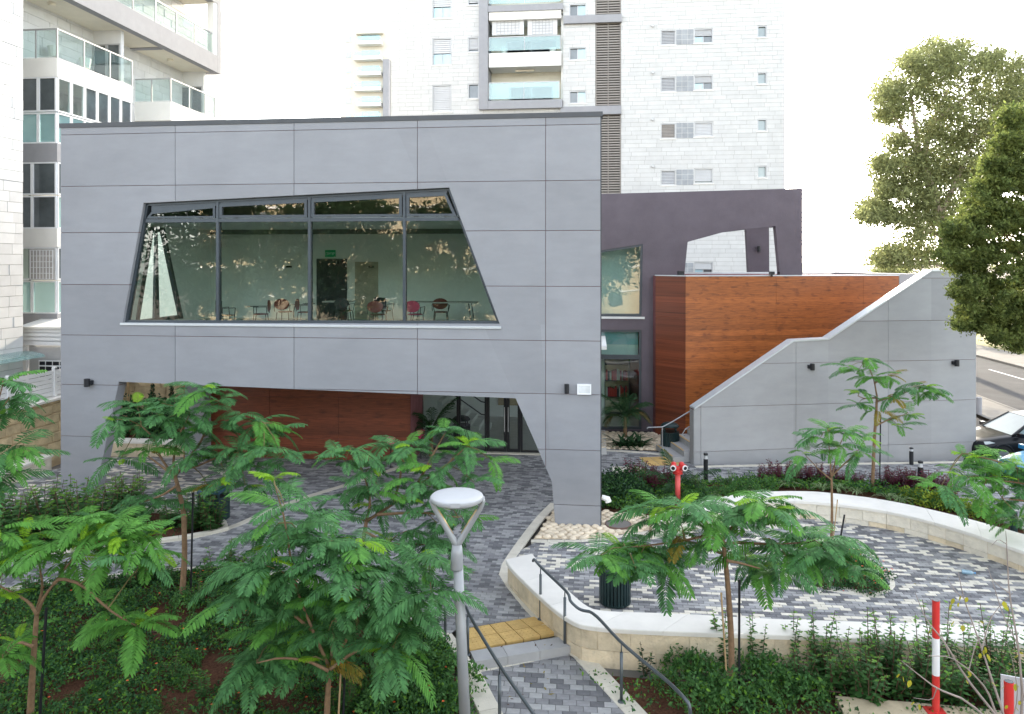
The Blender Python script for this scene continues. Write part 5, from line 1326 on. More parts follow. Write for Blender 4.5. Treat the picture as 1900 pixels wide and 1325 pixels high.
railing('handrail', 'dark grey bent handrail in front of the low white topped wall', [P(989,1041,13.15), P(991,1037,13.1), over(p1_,1003,1052), over(p2_,1048,1094), P(1056,1104,12.0), P(1058,1116,11.95), P(1076,1132,11.85), P(1101,1136,11.7), over(p3_,1153,1194), P(1240,1265,9.95), P(1268,1293,9.6), P(1280,1308,9.5), P(1282,1345,9.5)], [(p1_, over(p1_,1003,1053).z), (p2_, over(p2_,1048,1095).z), (p3_, over(p3_,1153,1195).z)])
l1, l2, l3 = G(826,1183), G(868,1216,-.05), P(927,1347,10.28)
railing('handrail', 'dark grey handrail on the planted side of the path, behind the lamp pole', [P(818,1082,12.6), over(l1,828,1088), P(852,1113,11.9), over(l2,865,1127), P(871,1142,11.4), over(l3,926,1234), P(991,1326,9.3), P(1020,1366,9.0)], [(l1, over(l1,827,1088).z), (l2, over(l2,866,1131).z), (l3, over(l3,926,1235).z)])

# bins
m_green = M('dark_green_bin', (0.010,0.030,0.032), 0.4, 0.2); m_greenb = M('blue_green_lid', (0.02,0.06,0.085), 0.4, 0.15)
def ribbed_bin(base, r, h, label, hood=False, mat=None, n=28):
    mat = mat or m_green
    t = thing('litter_bin', label, 'bin', tuple(base)); c = Vector(base)
    mb = MB(); mb.lathe(c, [(r*.86,0.02),(r*.88,h-.05)], 24); build(mb, 'liner', m_black, t)
    for k in range(n):
        a = 2*math.pi*k/n; mb = MB(); mb.obox(c+Vector((math.cos(a)*r*.95, math.sin(a)*r*.95, h*.5)), .035, r*2*math.pi/n*.72, h-.06, a); build(mb, 'slat', mat, t)
    for z in (.02, h-.03):
        mb = MB(); mb.lathe(c+Vector((0,0,z)), [(r*.90,0),(r,0.0),(r*1.01,.015),(r,.03),(r*.90,.03)], 28); build(mb, 'rim', mat, t, smooth=False)
    if hood:
        for k in range(4):
            a = math.pi/4+k*math.pi/2; mb = MB(); p = c+Vector((math.cos(a)*r*.85, math.sin(a)*r*.85, h)); mb.tube([p, p+Vector((0,0,.17))], .02, 6); build(mb, 'hood_post', mat, t)
        mb = MB(); mb.lathe(c+Vector((0,0,h+.16)), [(r*1.0,0),(r*1.02,.03),(r*.8,.10),(r*.45,.14),(.02,.15)], 26); build(mb, 'hood', mat, t, smooth=True)
    return t
ribbed_bin(G(1141,1118), .285, .66, 'round dark green ribbed bin on the patterned plaza by the low wall')
ribbed_bin(G(1243,835), .30, .62, 'dark green hooded bin beside the foot of the outdoor stair', True)
b5 = G(856,829); ribbed_bin(b5, .30, .75, 'black hooded bin in the shade under the building', True, m_black)
b2 = G(397,968); t = thing('litter_bin', 'square dark green bin with blue lid at the tip of the shrub bed', 'bin', tuple(b2))
for k in range(4):
    for i in range(7):
        a = k*math.pi/2; d = Vector((math.cos(a),math.sin(a),0)); n = Vector((-d.y,d.x,0)); mb = MB(); mb.obox(b2+d*.26+n*(-.234+i*.078)+Vector((0,0,.33)), .02, .068, .6, a); build(mb, 'slat', m_green, t)
mb = MB(); mb.box(b2.x-.24,b2.x+.24,b2.y-.24,b2.y+.24,b2.z+.03,b2.z+.6); build(mb, 'liner', m_black, t)
for k in range(4):
    a = math.pi/4+k*math.pi/2; mb = MB(); q = b2+Vector((math.cos(a)*.34,math.sin(a)*.34,.64)); mb.obox(q, .04,.04,.2); build(mb, 'hood_post', m_green, t)
mb = MB(); mb.bevbox(b2.x-.28,b2.x+.28,b2.y-.28,b2.y+.28,b2.z+.745,b2.z+.83,0,.03); build(mb, 'lid', m_greenb, t)

# fire hydrant
m_red = M('red_paint', (0.62,0.045,0.04), 0.35, 0.06, dirt=0.1); m_pinkred = M('faded_red_paint', (0.62,0.09,0.08), 0.4, 0.06)
hb = G(1257.5,936); hy = thing('fire_hydrant', 'red twin outlet fire hydrant standing in the shrubs behind the curved wall', 'hydrant', tuple(hb))
mb = MB(); mb.tube([hb-Vector((0,0,.05)), hb+Vector((0,0,.80))], .068, 18); build(mb, 'post', m_pinkred, hy, smooth=True)
mb = MB(); mb.lathe(hb+Vector((0,0,.80)), [(.068,0),(.125,.0),(.125,.025),(.07,.03),(.07,.045),(.12,.045),(.12,.07),(.06,.09),(.06,.14)], 20); build(mb, 'flange', m_red, hy)
for s_ in (-1, 1):
    a = hb+Vector((0,0,.90)); r_ = Vector((ct,st,0))*s_; f_ = Vector((st,-ct,0))
    b = a+r_*.10+Vector((0,0,.10)); c = b+r_*.03+f_*.10+Vector((0,0,-.015)); top = b-f_*.03+Vector((0,0,.07))
    mb = MB(); mb.tube(smooth3([a, a+r_*.06+Vector((0,0,.05)), b, c],1), .062, 14); mb.tube([b-Vector((0,0,.02)), top, top+Vector((0,0,.02))], [.075,.06,.03], 14); el = build(mb, 'elbow', m_red, hy, smooth=True)
    dd = (r_*.35+f_*1.0+Vector((0,0,-.1))).normalized()
    mb = MB(); mb.tube([c-dd*.02, c+dd*.05], .084, 18); build(mb, 'collar', m_red, el)
    mb = MB(); mb.tube([c+dd*.051, c+dd*.075], .074, 18); cp = build(mb, 'outlet_ring', M('white_cap', (0.75,0.75,0.74), 0.5), el)
    mb = MB(); mb.tube([c+dd*.0755, c+dd*.084], .046, 18); build(mb, 'outlet_hole', m_black, el)

# bollards
def bollard(px, py, h, r, label, lit=True):
    b = G(px, py); t = thing('bollard', label, 'bollard', tuple(b), group='black bollards along the walkway')
    mb = MB(); mb.lathe(b, [(r,-.05),(r,h*.80)], 16); build(mb, 'post', m_black, t, smooth=False)
    mb = MB(); mb.lathe(b+Vector((0,0,h*.801)), [(r*.95,0),(r*.62,h*.13)], 16); build(mb, 'light_ring', m_lampw, t)
    mb = MB(); mb.lathe(b+Vector((0,0,h*.932)), [(r*.98,0),(r*1.0,h*.045),(r*.9,h*.066)], 16); build(mb, 'cap', m_black, t)
bollard(1309.5, 893, .80, .063, 'black light bollard before the low end of the stair wall')
bollard(1708, 911, .82, .068, 'black light bollard among purple plants right of the stair wall lamps')
bollard(1691, 862, .52, .06, 'short light bollard at the foot of the far end of the stair wall')
b = G(1881, 992); t = thing('bollard', 'dark green bollard beyond the curved wall at right edge', 'bollard', tuple(b))
mb = MB(); mb.lathe(b, [(.075,-.05),(.075,.52),(.06,.56)], 16); build(mb, 'post', m_green, t)
b = G(1816, 768, -.14); t = thing('bollard', 'thick grey pavement bollard beside the end of the stair wall', 'bollard', tuple(b))
mb = MB(); mb.lathe(b, [(.12,0),(.12,.66),(.11,.70),(.05,.71)], 20); build(mb, 'post', m_greybeam, t)

# wall lamps
def wall_lamp(plane, px, py, label, h=.19, r=.055, side=0):
    s_, z = plane.px(px, py); c = plane.at((s_, z), -.11)
    t = thing('wall_lamp', label, 'wall lamp', tuple(plane.at((s_, z), 0)), group=None)
    mb = MB(); mb.tube([c-Vector((0,0,h/2)), c+Vector((0,0,h/2))], r, 14); build(mb, 'lamp_body', m_black, t)
    mb = MB(); q = plane.at((s_+side*.06, z), -.05); mb.obox(q, .07, .10, .10, math.atan2(plane.d.y, plane.d.x)); build(mb, 'bracket', m_black, t)
wall_lamp(PF, 166.5, 709, 'black wall lamp on the left leg of the grey building', .20, .07, 1.2)
wall_lamp(PF, 1052, 720, 'black cylinder lamp beside the white square fitting', .22, .055, 0)
wall_lamp(PT, 1504, 680, 'black wall lamp in the middle of the stair wall', .2, .07, -1.2)
wall_lamp(PT, 1771, 673, 'black wall lamp near the right end of the stair wall', .2, .07, -1.2)
wall_lamp(PR, 1407, 462, 'small black lamp on the rear plum leg above the roof', .24, .07, 0)
s_, z = PF.px(1084, 722); t = thing('wall_fitting', 'white square fitting with raised frame on the right leg of grey building', 'wall fitting', tuple(PF.at((s_, z), 0)))
mb = MB(); ring(mb, PF, [(s_-.165,z-.12),(s_+.165,z-.12),(s_+.165,z+.12),(s_-.165,z+.12)], inset([(s_-.165,z-.12),(s_+.165,z-.12),(s_+.165,z+.12),(s_-.165,z+.12)], .03), -.07, -.001); build(mb, 'frame', m_whitemetal, t)
mb = MB(); mb.prism([PF.at((s_-.134,z-.09),-.055), PF.at((s_+.134,z-.09),-.055), PF.at((s_+.134,z+.09),-.055), PF.at((s_-.134,z+.09),-.055)], PF.n*.05); build(mb, 'face_plate', M('fitting_face', (0.62,0.65,0.66), 0.4), t)
p = PF.at((uR+.06, .62), .12); t = thing('drain_spout', 'small white spout on the outer side of the right slanted leg', 'spout', tuple(p))
mb = MB(); mb.tube([p+Vector((-.03,0,.03)), p+Vector((.10,-.02,.0)), p+Vector((.12,-.02,-.07))], [.06,.075,.08], 10); build(mb, 'spout_body', m_white, t)

# red and white posts, sign board
def rw_post(base, h, r, cuts, label):
    t = thing('marker_post', label, 'post', tuple(base)); b = Vector(base); zc = [0]+cuts+[h]
    for i, (a, c) in enumerate(zip(zc, zc[1:])):
        mb = MB(); mb.tube([b+Vector((0,0,a+.0005)), b+Vector((0,0,c))], r, 18); build(mb, 'red_band' if i % 2 == 0 else 'white_band', m_red if i % 2 == 0 else m_whitemetal, t, smooth=False)
    mb = MB(); mb.lathe(b+Vector((0,0,h)), [(r*.93,0.0005),(r*.93,.004)], 18); build(mb, 'cap', m_dark, t)
    mb = MB(); mb.bevbox(b.x-.14,b.x+.12,b.y-.10,b.y+.10,b.z-.03,b.z+.012,0,.004); build(mb, 'base_plate', m_red, t)
pb = G(1736.5, 1320, -.06); D_ = proj(pb)[2]; h_ = (1320-1114)/F*D_
rw_post(pb, h_, .049, [h_*(1320-1252)/206, h_*(1320-1183)/206], 'tall red and white banded steel post at the stone ledge')
pb2 = P(1872, 1395, 9.4); rw_post(pb2, .89, .055, [.0-.0+.30, .50] if False else [], 'red post in front of a pale sign board at the right corner')
sg = P(1895, 1330, 9.75); t = thing('sign_board', 'pale blank board standing behind the red post at right corner', 'sign', tuple(sg))
a, b = P(1857,1252,9.8), P(1990,1262,9.5); d = (b-a); d.z = 0; d.normalize(); n = Vector((-d.y,d.x,0))
mb = MB(); mb.prism([a, a+d*1.0, a+d*1.0-Vector((0,0,1.1)), a-Vector((0,0,1.1))], n*.025); build(mb, 'board', m_lampw, t)
for k in (.15,.85): mb = MB(); q = a+d*k+n*.055; mb.tube([Vector((q.x,q.y,-.2)), Vector((q.x,q.y,a.z-.05))], .025, 8); build(mb, 'leg', m_frame, t)
# stray blue bottle on the plaza
c = G(1797,1066); t = thing('plastic_bottle', 'pale blue plastic bottle lying on the patterned plaza', 'bottle', tuple(c))
ax = Vector((ct,st,0))*.9+Vector((st,-ct,0))*.35; ax.normalize()
mb = MB(); q = c+Vector((0,0,.045)); mb.tube([q-ax*.12, q-ax*.115, q+ax*.05, q+ax*.09, q+ax*.10], [.02,.042,.042,.018,.016], 12); build(mb, 'bottle_body', glass('pale_blue_plastic', (0.65,0.82,0.9), 1.0, 0.45, (0.45,0.62,0.72)), t)
mb = MB(); mb.tube([q+ax*.101, q+ax*.125], .018, 10); build(mb, 'bottle_cap', M('blue_cap', (0.1,0.3,0.6), 0.4), t)

# flower pots, under the building
m_pink = M('magenta_pot', (0.62,0.02,0.16), 0.4)
def pot(c, r, h, label, mat=m_pink):
    t = thing('flower_pot', label, 'flower pot', tuple(c), group=None)
    mb = MB(); mb.lathe(c, [(r*.7,0),(r*.98,h*.9),(r*1.05,h*.9),(r*1.05,h),(r*.9,h),(r*.85,h*.85)], 16); build(mb, 'pot', mat, t)
    return t
POT1 = P(725, 827, 22.6); POT2 = P(781, 813, 23.6)

# chairs and tables in the upper room
m_seat = M('maroon_seat', (0.16,0.03,0.025), 0.5); m_leg = M('dark_steel_leg', (0.05,0.05,0.055), 0.4, metal=0.5); m_table = M('pale_table_top', (0.45,0.43,0.40), 0.5); m_mag = M('magenta_seat', (0.40,0.03,0.08), 0.5)
def chair(px, D, rot, label, mat, oval=True, tablet=True):
    c = P(px, 600, D); c.z = Zfl+.002
    t = thing('classroom_chair', label, 'chair', tuple(c), group='chairs in the upper room', world=False, rotz=rot)
    mb = MB(); mb.tube([(0,0,.43),(0,0,.445),(0,0,.46)], [.20,.22,.20], 16); build(mb, 'seat', mat, t)
    mb = MB()
    if oval:
        n0 = 18; ring_ = [(math.cos(2*math.pi*k/n0)*.24, .20+.02*abs(math.cos(2*math.pi*k/n0)), .68+math.sin(2*math.pi*k/n0)*.17) for k in range(n0)]; mb.prism(ring_, (0,.025,0))
    else: mb.box(-.22,.22,.20,.225,.52,.86)
    build(mb, 'backrest', mat, t)
    for i in (-1,1):
        for j in (-1,1): mb = MB(); mb.tube([(i*.22,j*.20,0),(i*.18,j*.16,.44)], .013, 6); build(mb, 'leg', m_leg, t)
        mb = MB(); mb.tube([(i*.24,.20,.46),(i*.25,.20,.66),(i*.25,-.16,.66),(i*.2,-.16,.44)], .012, 6); build(mb, 'armrest', m_leg, t)
    if tablet: mb = MB(); mb.box(.12,.38,-.34,-.02,.675,.69); build(mb, 'writing_tablet', m_leg, t)
    return t
chair(420, 21.0, 2.4, 'black perforated chair by the left mullion of the big window', m_black, False, False)
chair(484, 21.5, -1.3, 'maroon chair seen side on with a writing tablet', m_seat)
chair(529, 22.5, 3.1, 'maroon oval backed chair seen from behind, left of the middle mullion', m_seat, True, False)
chair(566, 22.3, 2.2, 'maroon chair half behind the middle mullion', m_seat)
chair(640, 23.0, 3.0, 'grey chair in front of the dark inner door', m_leg, True, False)
chair(701, 21.3, 3.1, 'large maroon oval backed chair right of the dark inner door', m_seat)
chair(713, 23.0, 2.8, 'black chair behind the large maroon chair', m_black, False, False)
chair(770, 21.4, 3.0, 'magenta chair at the left end of the long table', m_mag, True, False)
chair(818, 22.4, 0.3, 'maroon chair behind the long table', m_seat, True, False)
def table(px0, px1, D, label):
    a, b = P(px0,600,D), P(px1,600,D); c = (a+b)/2; L = (b-a).length; t = thing('folding_table', label, 'table', (c.x,c.y,Zfl+.002), world=False, group=None)
    mb = MB(); mb.box(-L/2,L/2,-.35,.35,.70,.73); build(mb, 'table_top', m_table, t)
    for i in (-1,1):
        for j in (-1,1): mb = MB(); mb.tube([(i*(L/2-.12),j*.28,0),(i*(L/2-.22),j*.26,.70)], .016, 6); build(mb, 'leg', m_leg, t)
table(760, 886, 22.8, 'long pale table at the right end of the upper room'); table(604, 655, 23.3, 'small table before the dark inner door')
for px in (341, 537, 690):
    c = V(px, 495, yB-.302); t = thing('wall_spot', {341:'small dark wall light near the room corner',537:'small dark wall light left of the exit sign',690:'small dark wall light right of the beige reflection panel'}[px], 'wall light', tuple(c)); mb = MB(); mb.box(c.x-.09,c.x+.09,c.y-.10,c.y,c.z-.03,c.z+.03); build(mb, 'lamp_body', m_black, t)
a, b = V(604, 477, yB-.303), V(623, 464, yB-.303)
t = thing('exit_sign', 'green Hebrew exit sign on the room wall above the dark door', 'exit sign', ((a.x+b.x)/2, a.y, a.z))
mb = MB(); mb.box(a.x,b.x,a.y-.05,a.y,a.z,b.z); build(mb, 'sign_plate', M('green_sign', (0.0,0.17,0.06), 0.5, emit=((0.0,0.35,0.12),0.02)), t)
fc = bpy.data.curves.new('letters', 'FONT'); fc.body = '\u05d4\u05d0\u05d9\u05e6\u05d9'; fc.size = .22; fc.align_x = 'CENTER'; fc.align_y = 'CENTER'; fc.extrude = .004
fo = bpy.data.objects.new('letters', fc); C.objects.link(fo); bpy.context.view_layer.update()
lm = bpy.data.meshes.new_from_object(fo.evaluated_get(bpy.context.evaluated_depsgraph_get())); bpy.data.objects.remove(fo)
if len(lm.vertices):
    lm.materials.clear(); lm.materials.append(m_white); xs_ = [v.co.x for v in lm.vertices]; k = (b.x-a.x)*.86/(max(xs_)-min(xs_))
    place('lettering', lm, t, loc=(0, -.056, (b.z-a.z)/2), rot=(math.pi/2,0,0), scale=(k,min(k,1.0),1))

# shelf with red files behind the low window
c = V(1135, 790, yP+2.4); t = thing('bookshelf', 'shelf with red folders behind the ground floor window', 'shelf', (c.x, c.y, .1))
mb = MB(); x0, x1 = V(1122,700,yP+2.4).x, V(1168,700,yP+2.4).x; 
for x in (x0, x1): mb.box(x-.02,x+.02,c.y,c.y+.4,.1,2.5)
build(mb, 'side_panel', m_green, t); 
for z in (.12,.8,1.45,2.1,2.48): mb = MB(); mb.box(x0+.021,x1-.021,c.y,c.y+.4,z,z+.03); build(mb, 'shelf', m_green, t)
for z in (.83,1.48):
    x = x0+.05
    while x < x1-.1:
        w_ = random.uniform(.05,.08); mb = MB(); mb.box(x,x+w_-.004,c.y+.05,c.y+.35,z+.001,z+random.uniform(.3,.42)); o = build(mb, 'folder', random.choice([m_red,m_red,m_white,m_mag,m_dark])); 
        o['label'] = 'folder standing on the shelf behind the ground floor window'; o['category'] = 'folder'; o['group'] = 'folders on the office shelf'; x += w_

# balcony things
def small(name, label, cat, parts, loc, group=None):
    t = thing(name, label, cat, tuple(loc), group)
    for nm, mb, mat in parts: build(mb, nm, mat, t)
    return t
c = P(277, 188, 36.0); c.z = B.z
mb = MB(); mb.obox(c+Vector((.1,0,.35)), .55,.5,.7,.3); small('storage_box', 'grey covered box on the far left balcony behind glass', 'box', [('box_body', mb, m_slate)], c)
c = P(263, 185, 36.5); c.z = B.z-.0
mb1 = MB(); mb1.obox(c+Vector((0,0,.42)), .5,.5,.04,.5); mb2 = MB(); mb2.prism([c+Vector((-.25,.2,.45)), c+Vector((.2,.3,.45)), c+Vector((.22,.42,.95)), c+Vector((-.23,.32,.95))], (0,.03,0)); mb3 = MB()
for i in (-1,1):
    for j in (-1,1): mb3.tube([c+Vector((i*.2,j*.2,0)), c+Vector((i*.2,j*.2,.42))], .015, 6)
small('balcony_chair', 'pale metal chair on the far left balcony', 'chair', [('seat', mb1, m_shutter), ('backrest', mb2, m_shutter), ('leg_frame', mb3, m_frame)], c)
c = P(86, 413, 26.9); c.z = zp[-2]+.0
mb1 = MB(); mb1.obox(c+Vector((0,0,.36)), .42,.3,.05); mb2 = MB(); mb2.obox(c+Vector((0,.14,.62)), .42,.03,.42)
small('white_chair', 'small white chair behind the second floor balcony glass', 'chair', [('seat', mb1, m_whitemetal), ('backrest', mb2, m_whitemetal)], c)

# ---------------------------------------------------------------- cars on the right
m_tyre = M('tyre_rubber', (0.02,0.02,0.02), 0.9); m_rim = M('alloy_rim', (0.45,0.45,0.46), 0.3, metal=0.8); m_cglass = M('car_glass', (0.16,0.22,0.225), 0.08, 0.05, spec=0.3); m_wshield = glass('windscreen_glass', (0.55,0.65,0.66), 1.0)
m_hl = M('headlight_glass', (0.62,0.66,0.66), 0.08, 0.05, spec=1.0)
def car(label, body, loc, rot, plate=True):
    # nose along +x, origin at ground centre; lofted body with greenhouse
    t = thing('parked_car', label, 'car', loc, world=False, rotz=rot)
    X = [2.08,2.02,1.9,1.7,1.35,.9,.2,-.6,-1.3,-1.8,-2.0,-2.06]; top = [.50,.64,.72,.78,.86,.93,.95,.96,.97,.97,.92,.70]; hw = [.52,.70,.79,.83,.86,.87,.875,.875,.87,.85,.80,.68]; bot = [.30,.22,.2,.19,.18,.18,.18,.18,.18,.2,.25,.35]
    mb = MB(); rings = []
    for x, tz, w_, bz in zip(X, top, hw, bot):
        mz = bz+(tz-bz)*.55; rg = [(x,-w_*.86,bz),(x,-w_,bz+.12),(x,-w_,mz),(x,-w_*.96,tz-.06),(x,-w_*.84,tz),(x,-w_*.4,tz+.02),(x,w_*.4,tz+.02),(x,w_*.84,tz),(x,w_*.96,tz-.06),(x,w_,mz),(x,w_,bz+.12),(x,w_*.86,bz)]
        rings.append(len(mb.v)); mb.v += rg
    n = 12
    for a, b in zip(rings, rings[1:]):
        for k in range(n): mb.f.append((a+k, a+(k+1)%n, b+(k+1)%n, b+k)); mb.m.append(0)
    mb.f.append(tuple(rings[0]+k for k in reversed(range(n)))); mb.m.append(0); mb.f.append(tuple(rings[-1]+k for k in range(n))); mb.m.append(0)
    build(mb, 'body', body, t, smooth=True)
    # greenhouse: roof and pillars, glass between
    zb, zr = .945, 1.46
    bl = [(.95,.74),(-1.85,.74)]; rl = [(.15,.58),(-1.25,.58)]
    mb = MB(); roof = [(rl[0][0],-rl[0][1],zr-.05),(rl[0][0],rl[0][1],zr-.05),(-.4,.60,zr),(rl[1][0],.56,zr-.04),(rl[1][0],-.56,zr-.04),(-.4,-.60,zr)]; mb.prism(roof, (0,0,.03)); 
    build(mb, 'roof', body, t)
    mb = MB()
    for s_ in (-1,1):
        for a, b in (((.95,s_*.76,zb),(rl[0][0],s_*.585,zr-.03)), ((-.45,s_*.80,zb),(-.45,s_*.605,zr-.01)), ((-1.85,s_*.74,zb),(rl[1][0],s_*.565,zr-.03))): mb.tube([a,b], .035, 6)
    build(mb, 'pillar', body, t)
    mb = MB(); mb.face([(.95,-.74,zb),(.95,.74,zb),(.16,.565,zr-.03),(.16,-.565,zr-.03)]); build(mb, 'windscreen', m_hl if False else m_cglass, t)
    mb = MB(); mb.face([(-1.85,.7,zb),(-1.85,-.7,zb),(-1.26,-.54,zr-.03),(-1.26,.54,zr-.03)]); build(mb, 'rear_window', m_cglass, t)
    for s_ in (-1,1):
        for (xa,xb,ta,tb) in ((.85,-.42,.12,-.44),(-.48,-1.75,-.47,-1.2)):
            mb = MB(); mb.face([(xa,s_*.79,zb),(xb,s_*.80,zb),(tb,s_*.60,zr-.04),(ta,s_*.585,zr-.05)]); build(mb, 'side_window', m_cglass, t)
        for x in (1.32,-1.3):
            mb = MB(); mb.tube([(x,s_*.68,.31),(x,s_*.885,.31)], .315, 24); wh = build(mb, 'wheel', m_tyre, t)
            mb = MB(); mb.tube([(x,s_*.886,.31),(x,s_*.895,.31)], .20, 20); build(mb, 'rim', m_rim, wh)
            mb = MB(); 
            for k in range(13):
                g = math.pi*k/12
            pts = [(x+math.cos(math.pi*k/12)*.37, s_*.86, .31+math.sin(math.pi*k/12)*.37) for k in range(13)]; mb.tube(pts, .03, 6); build(mb, 'wheel_arch', m_black, t)
        mb = MB(); mb.prism([(1.98,s_*.42,.60),(1.80,s_*.80,.66),(1.55,s_*.835,.72),(1.70,s_*.80,.76),(1.93,s_*.5,.68)], (.03,s_*.02,.012)); build(mb, 'headlight', m_hl, t)
        mb = MB(); mb.prism([(-1.98,s_*.7,.8),(-1.9,s_*.84,.8),(-1.85,s_*.83,.95),(-1.95,s_*.68,.93)], (-.03,s_*.02,0)); build(mb, 'tail_light', m_red, t)
        mb = MB(); mb.obox((.82,s_*.95,.98), .12,.16,.12); build(mb, 'mirror', body, t)
    mb = MB(); mb.box(2.03,2.10,-.42,.42,.30,.44); build(mb, 'grille', m_black, t)
    return t
cB = G(1905, 856, -.275); m_cblack = M('black_car_paint', (0.010,0.011,0.013), 0.28, 0.05, spec=0.2, coat=0.12); m_cblue = M('blue_car_paint', (0.01,0.17,0.34), 0.28, 0.05, spec=.3, coat=0.2)
car('black hatchback parked nose left beside the end of the stair wall', m_cblack, (cB.x+.15, cB.y+.35, -.275), math.pi+.12)
cC = G(1950, 912, -.275); car('bright blue car, only its nose showing at the right edge', m_cblue, (cC.x+.95, cC.y+.55, -.275), math.pi+.30)
# ================================================================ plants
def leafmat(name, c1, c2, rnd=.25, trans=.3, rough=.62, sc=3.0): return M(name, c1, rough, .2, sc, col2=c2, rnd=rnd, trans=trans, spec=.2)
m_bark = M('young_bark', (0.20,0.125,0.07), 0.9, 0.25, 14, 0.4, 60); m_twig = M('green_brown_twig', (0.16,0.13,0.05), 0.8, 0.2)
m_lfd = leafmat('dark_feathery_leaf', (0.092,0.235,0.070), (0.052,0.155,0.054), .34); m_lfm = leafmat('mid_feathery_leaf', (0.115,0.30,0.045), (0.075,0.22,0.040), .22)
m_lfy = leafmat('young_lime_leaf', (0.27,0.48,0.025), (0.19,0.38,0.025), .15, .4); m_lfw = leafmat('withered_yellow_leaf', (0.30,0.20,0.03), (0.16,0.17,0.03), .25)
def feather(name, mat, npairs, droop, wid=.25, seed=0, curl=0.0):
    # bipinnate leaf, unit length along +x: arching midrib with two rows of narrow pinnae
    r = random.Random(seed); mb = MB()
    def mid(t): return Vector((t*(1-.18*droop*t), curl*t*t, .10*math.sin(t*2.2)-droop*t*t))
    n = 10
    for i in range(n):
        a, b = mid(i/n), mid((i+1)/n); w0, w1 = .010*(1-i/n*.7), .010*(1-(i+1)/n*.7)
        mb.face([a+Vector((0,-w0,.001)), b+Vector((0,-w1,.001)), b+Vector((0,w1,.001)), a+Vector((0,w0,.001))])
    for k in range(npairs):
        t = .13+.87*k/(npairs-1); p = mid(t); tg = (mid(min(1,t+.03))-mid(t-.03)).normalized()
        ln = wid*(math.sin(math.pi*min(1,(.16+.74*(t-.1)/.9)))**.75)*r.uniform(.92,1.06); w_ = .87/npairs*.44
        for s_ in (-1,1):
            ang = math.radians(68-22*t+r.uniform(-4,4)); d = Vector((tg.x*math.cos(ang), s_*math.sin(ang), tg.z*math.cos(ang))); d.normalize()
            sd = tg.cross(d).cross(d)*-1; sd = tg*1.0-d*tg.dot(d); sd.normalize()
            dr = r.uniform(.10,.34)
            q = lambda u, v: p+d*(ln*u)+Vector((0,0,-dr*ln*u*u+.02*(u>0)*(u<.7)))+sd*(w_*v)
            mb.face([q(.02,-.25), q(.02,.25), q(.30,1.0), q(.30,-1.0)]); mb.face([q(.30,-1.0), q(.30,1.0), q(.74,.9), q(.74,-.9)]); mb.face([q(.74,-.9), q(.74,.9), q(1.0,.12), q(1.0,-.12)])
    return mb.mesh(name, mat)
FE = {}
for key, mat in (('d',m_lfd),('m',m_lfm),('y',m_lfy),('w',m_lfw)):
    FE[key] = [feather('leaf', mat, 15+i, (.14,.24,.36,.52,.20)[i], (.27,.295,.265,.255,.30)[i], i*7+1, (-.06,.05,.08,-.08,0)[i]) for i in range(5)]
def rosette(t, p, n, L, mix, r, up=.45, az0=None, spread=None):
    az = r.uniform(0,6.28)
    for k in range(round(n*1.5)):
        az += 2.399+r.uniform(-.3,.3); a = az if spread is None else az0+r.uniform(-spread,spread)
        key = r.choices('dmyw', mix)[0]; l = L*r.uniform(.55,1.15)*(.62 if key == 'y' else 1.0)
        pitch = r.uniform(-.35,up); q = p+Vector((r.uniform(-.05,.05),r.uniform(-.05,.05),r.uniform(-.06,.05)))
        if key == 'y': pitch += .3
        place('leaf', FE[key][r.randrange(5)], t, loc=q-Vector(t.location), rot=Euler((r.uniform(-.25,.25), -pitch, a)), scale=l)
def sapling(label, trunk, r0, branches, ros, L, mix, seed, group='feathery saplings in the planting beds'):
    r = random.Random(seed); t = thing('flame_tree_sapling', label, 'tree', tuple(trunk[0]), group)
    n = len(trunk); mb = MB(); mb.tube(smooth3(trunk,1), [r0*(1-.35*i/(n*1.6-1)) for i in range(len(smooth3(trunk,1)))], 9); build(mb, 'trunk', m_bark, t, smooth=True)
    for br in branches:
        q = smooth3(br,1); k = len(q); rb = r0*.52; mb = MB(); mb.tube(q, [max(.005, rb*(1-.72*i/(k-1))) for i in range(k)], 7); build(mb, 'branch', m_bark, t, smooth=True)
    for e in ros:
        p, n = e[0], e[1]; mx = e[2] if len(e) > 2 and e[2] else mix; l = e[3] if len(e) > 3 else L
        rosette(t, p, n, l, mx, r)
        # a short twig under every rosette
        src = min([q for b in branches for q in b[1:]] + [trunk[-1]], key=lambda q: (q-p).length)
        if (src-p).length > .06: mb = MB(); mid_ = src.lerp(p,.5)+Vector((0,0,.05)); mb.tube([src, mid_, p], [.011,.008,.005], 5); build(mb, 'twig', m_twig, t)
    return t
def PP_(lst, D, r=None, dd=0.0): return [P(a, b, D+(r.uniform(-dd,dd) if r else 0)) for a, b in lst]
def R_(lst, D, dd, seed, n=(5,7)):
    r = random.Random(seed); out = []
    for e in lst:
        k = e[2] if len(e) > 2 else r.randint(*n); mx = e[3] if len(e) > 3 else None
        o = [P(e[0], e[1], D+r.uniform(-dd,dd)), k, mx]
        if len(e) > 4: o.append(e[4])
        out.append(tuple(o))
    return out
Ym = (0,.2,.8,0); Wm = (.1,.3,.1,.5)
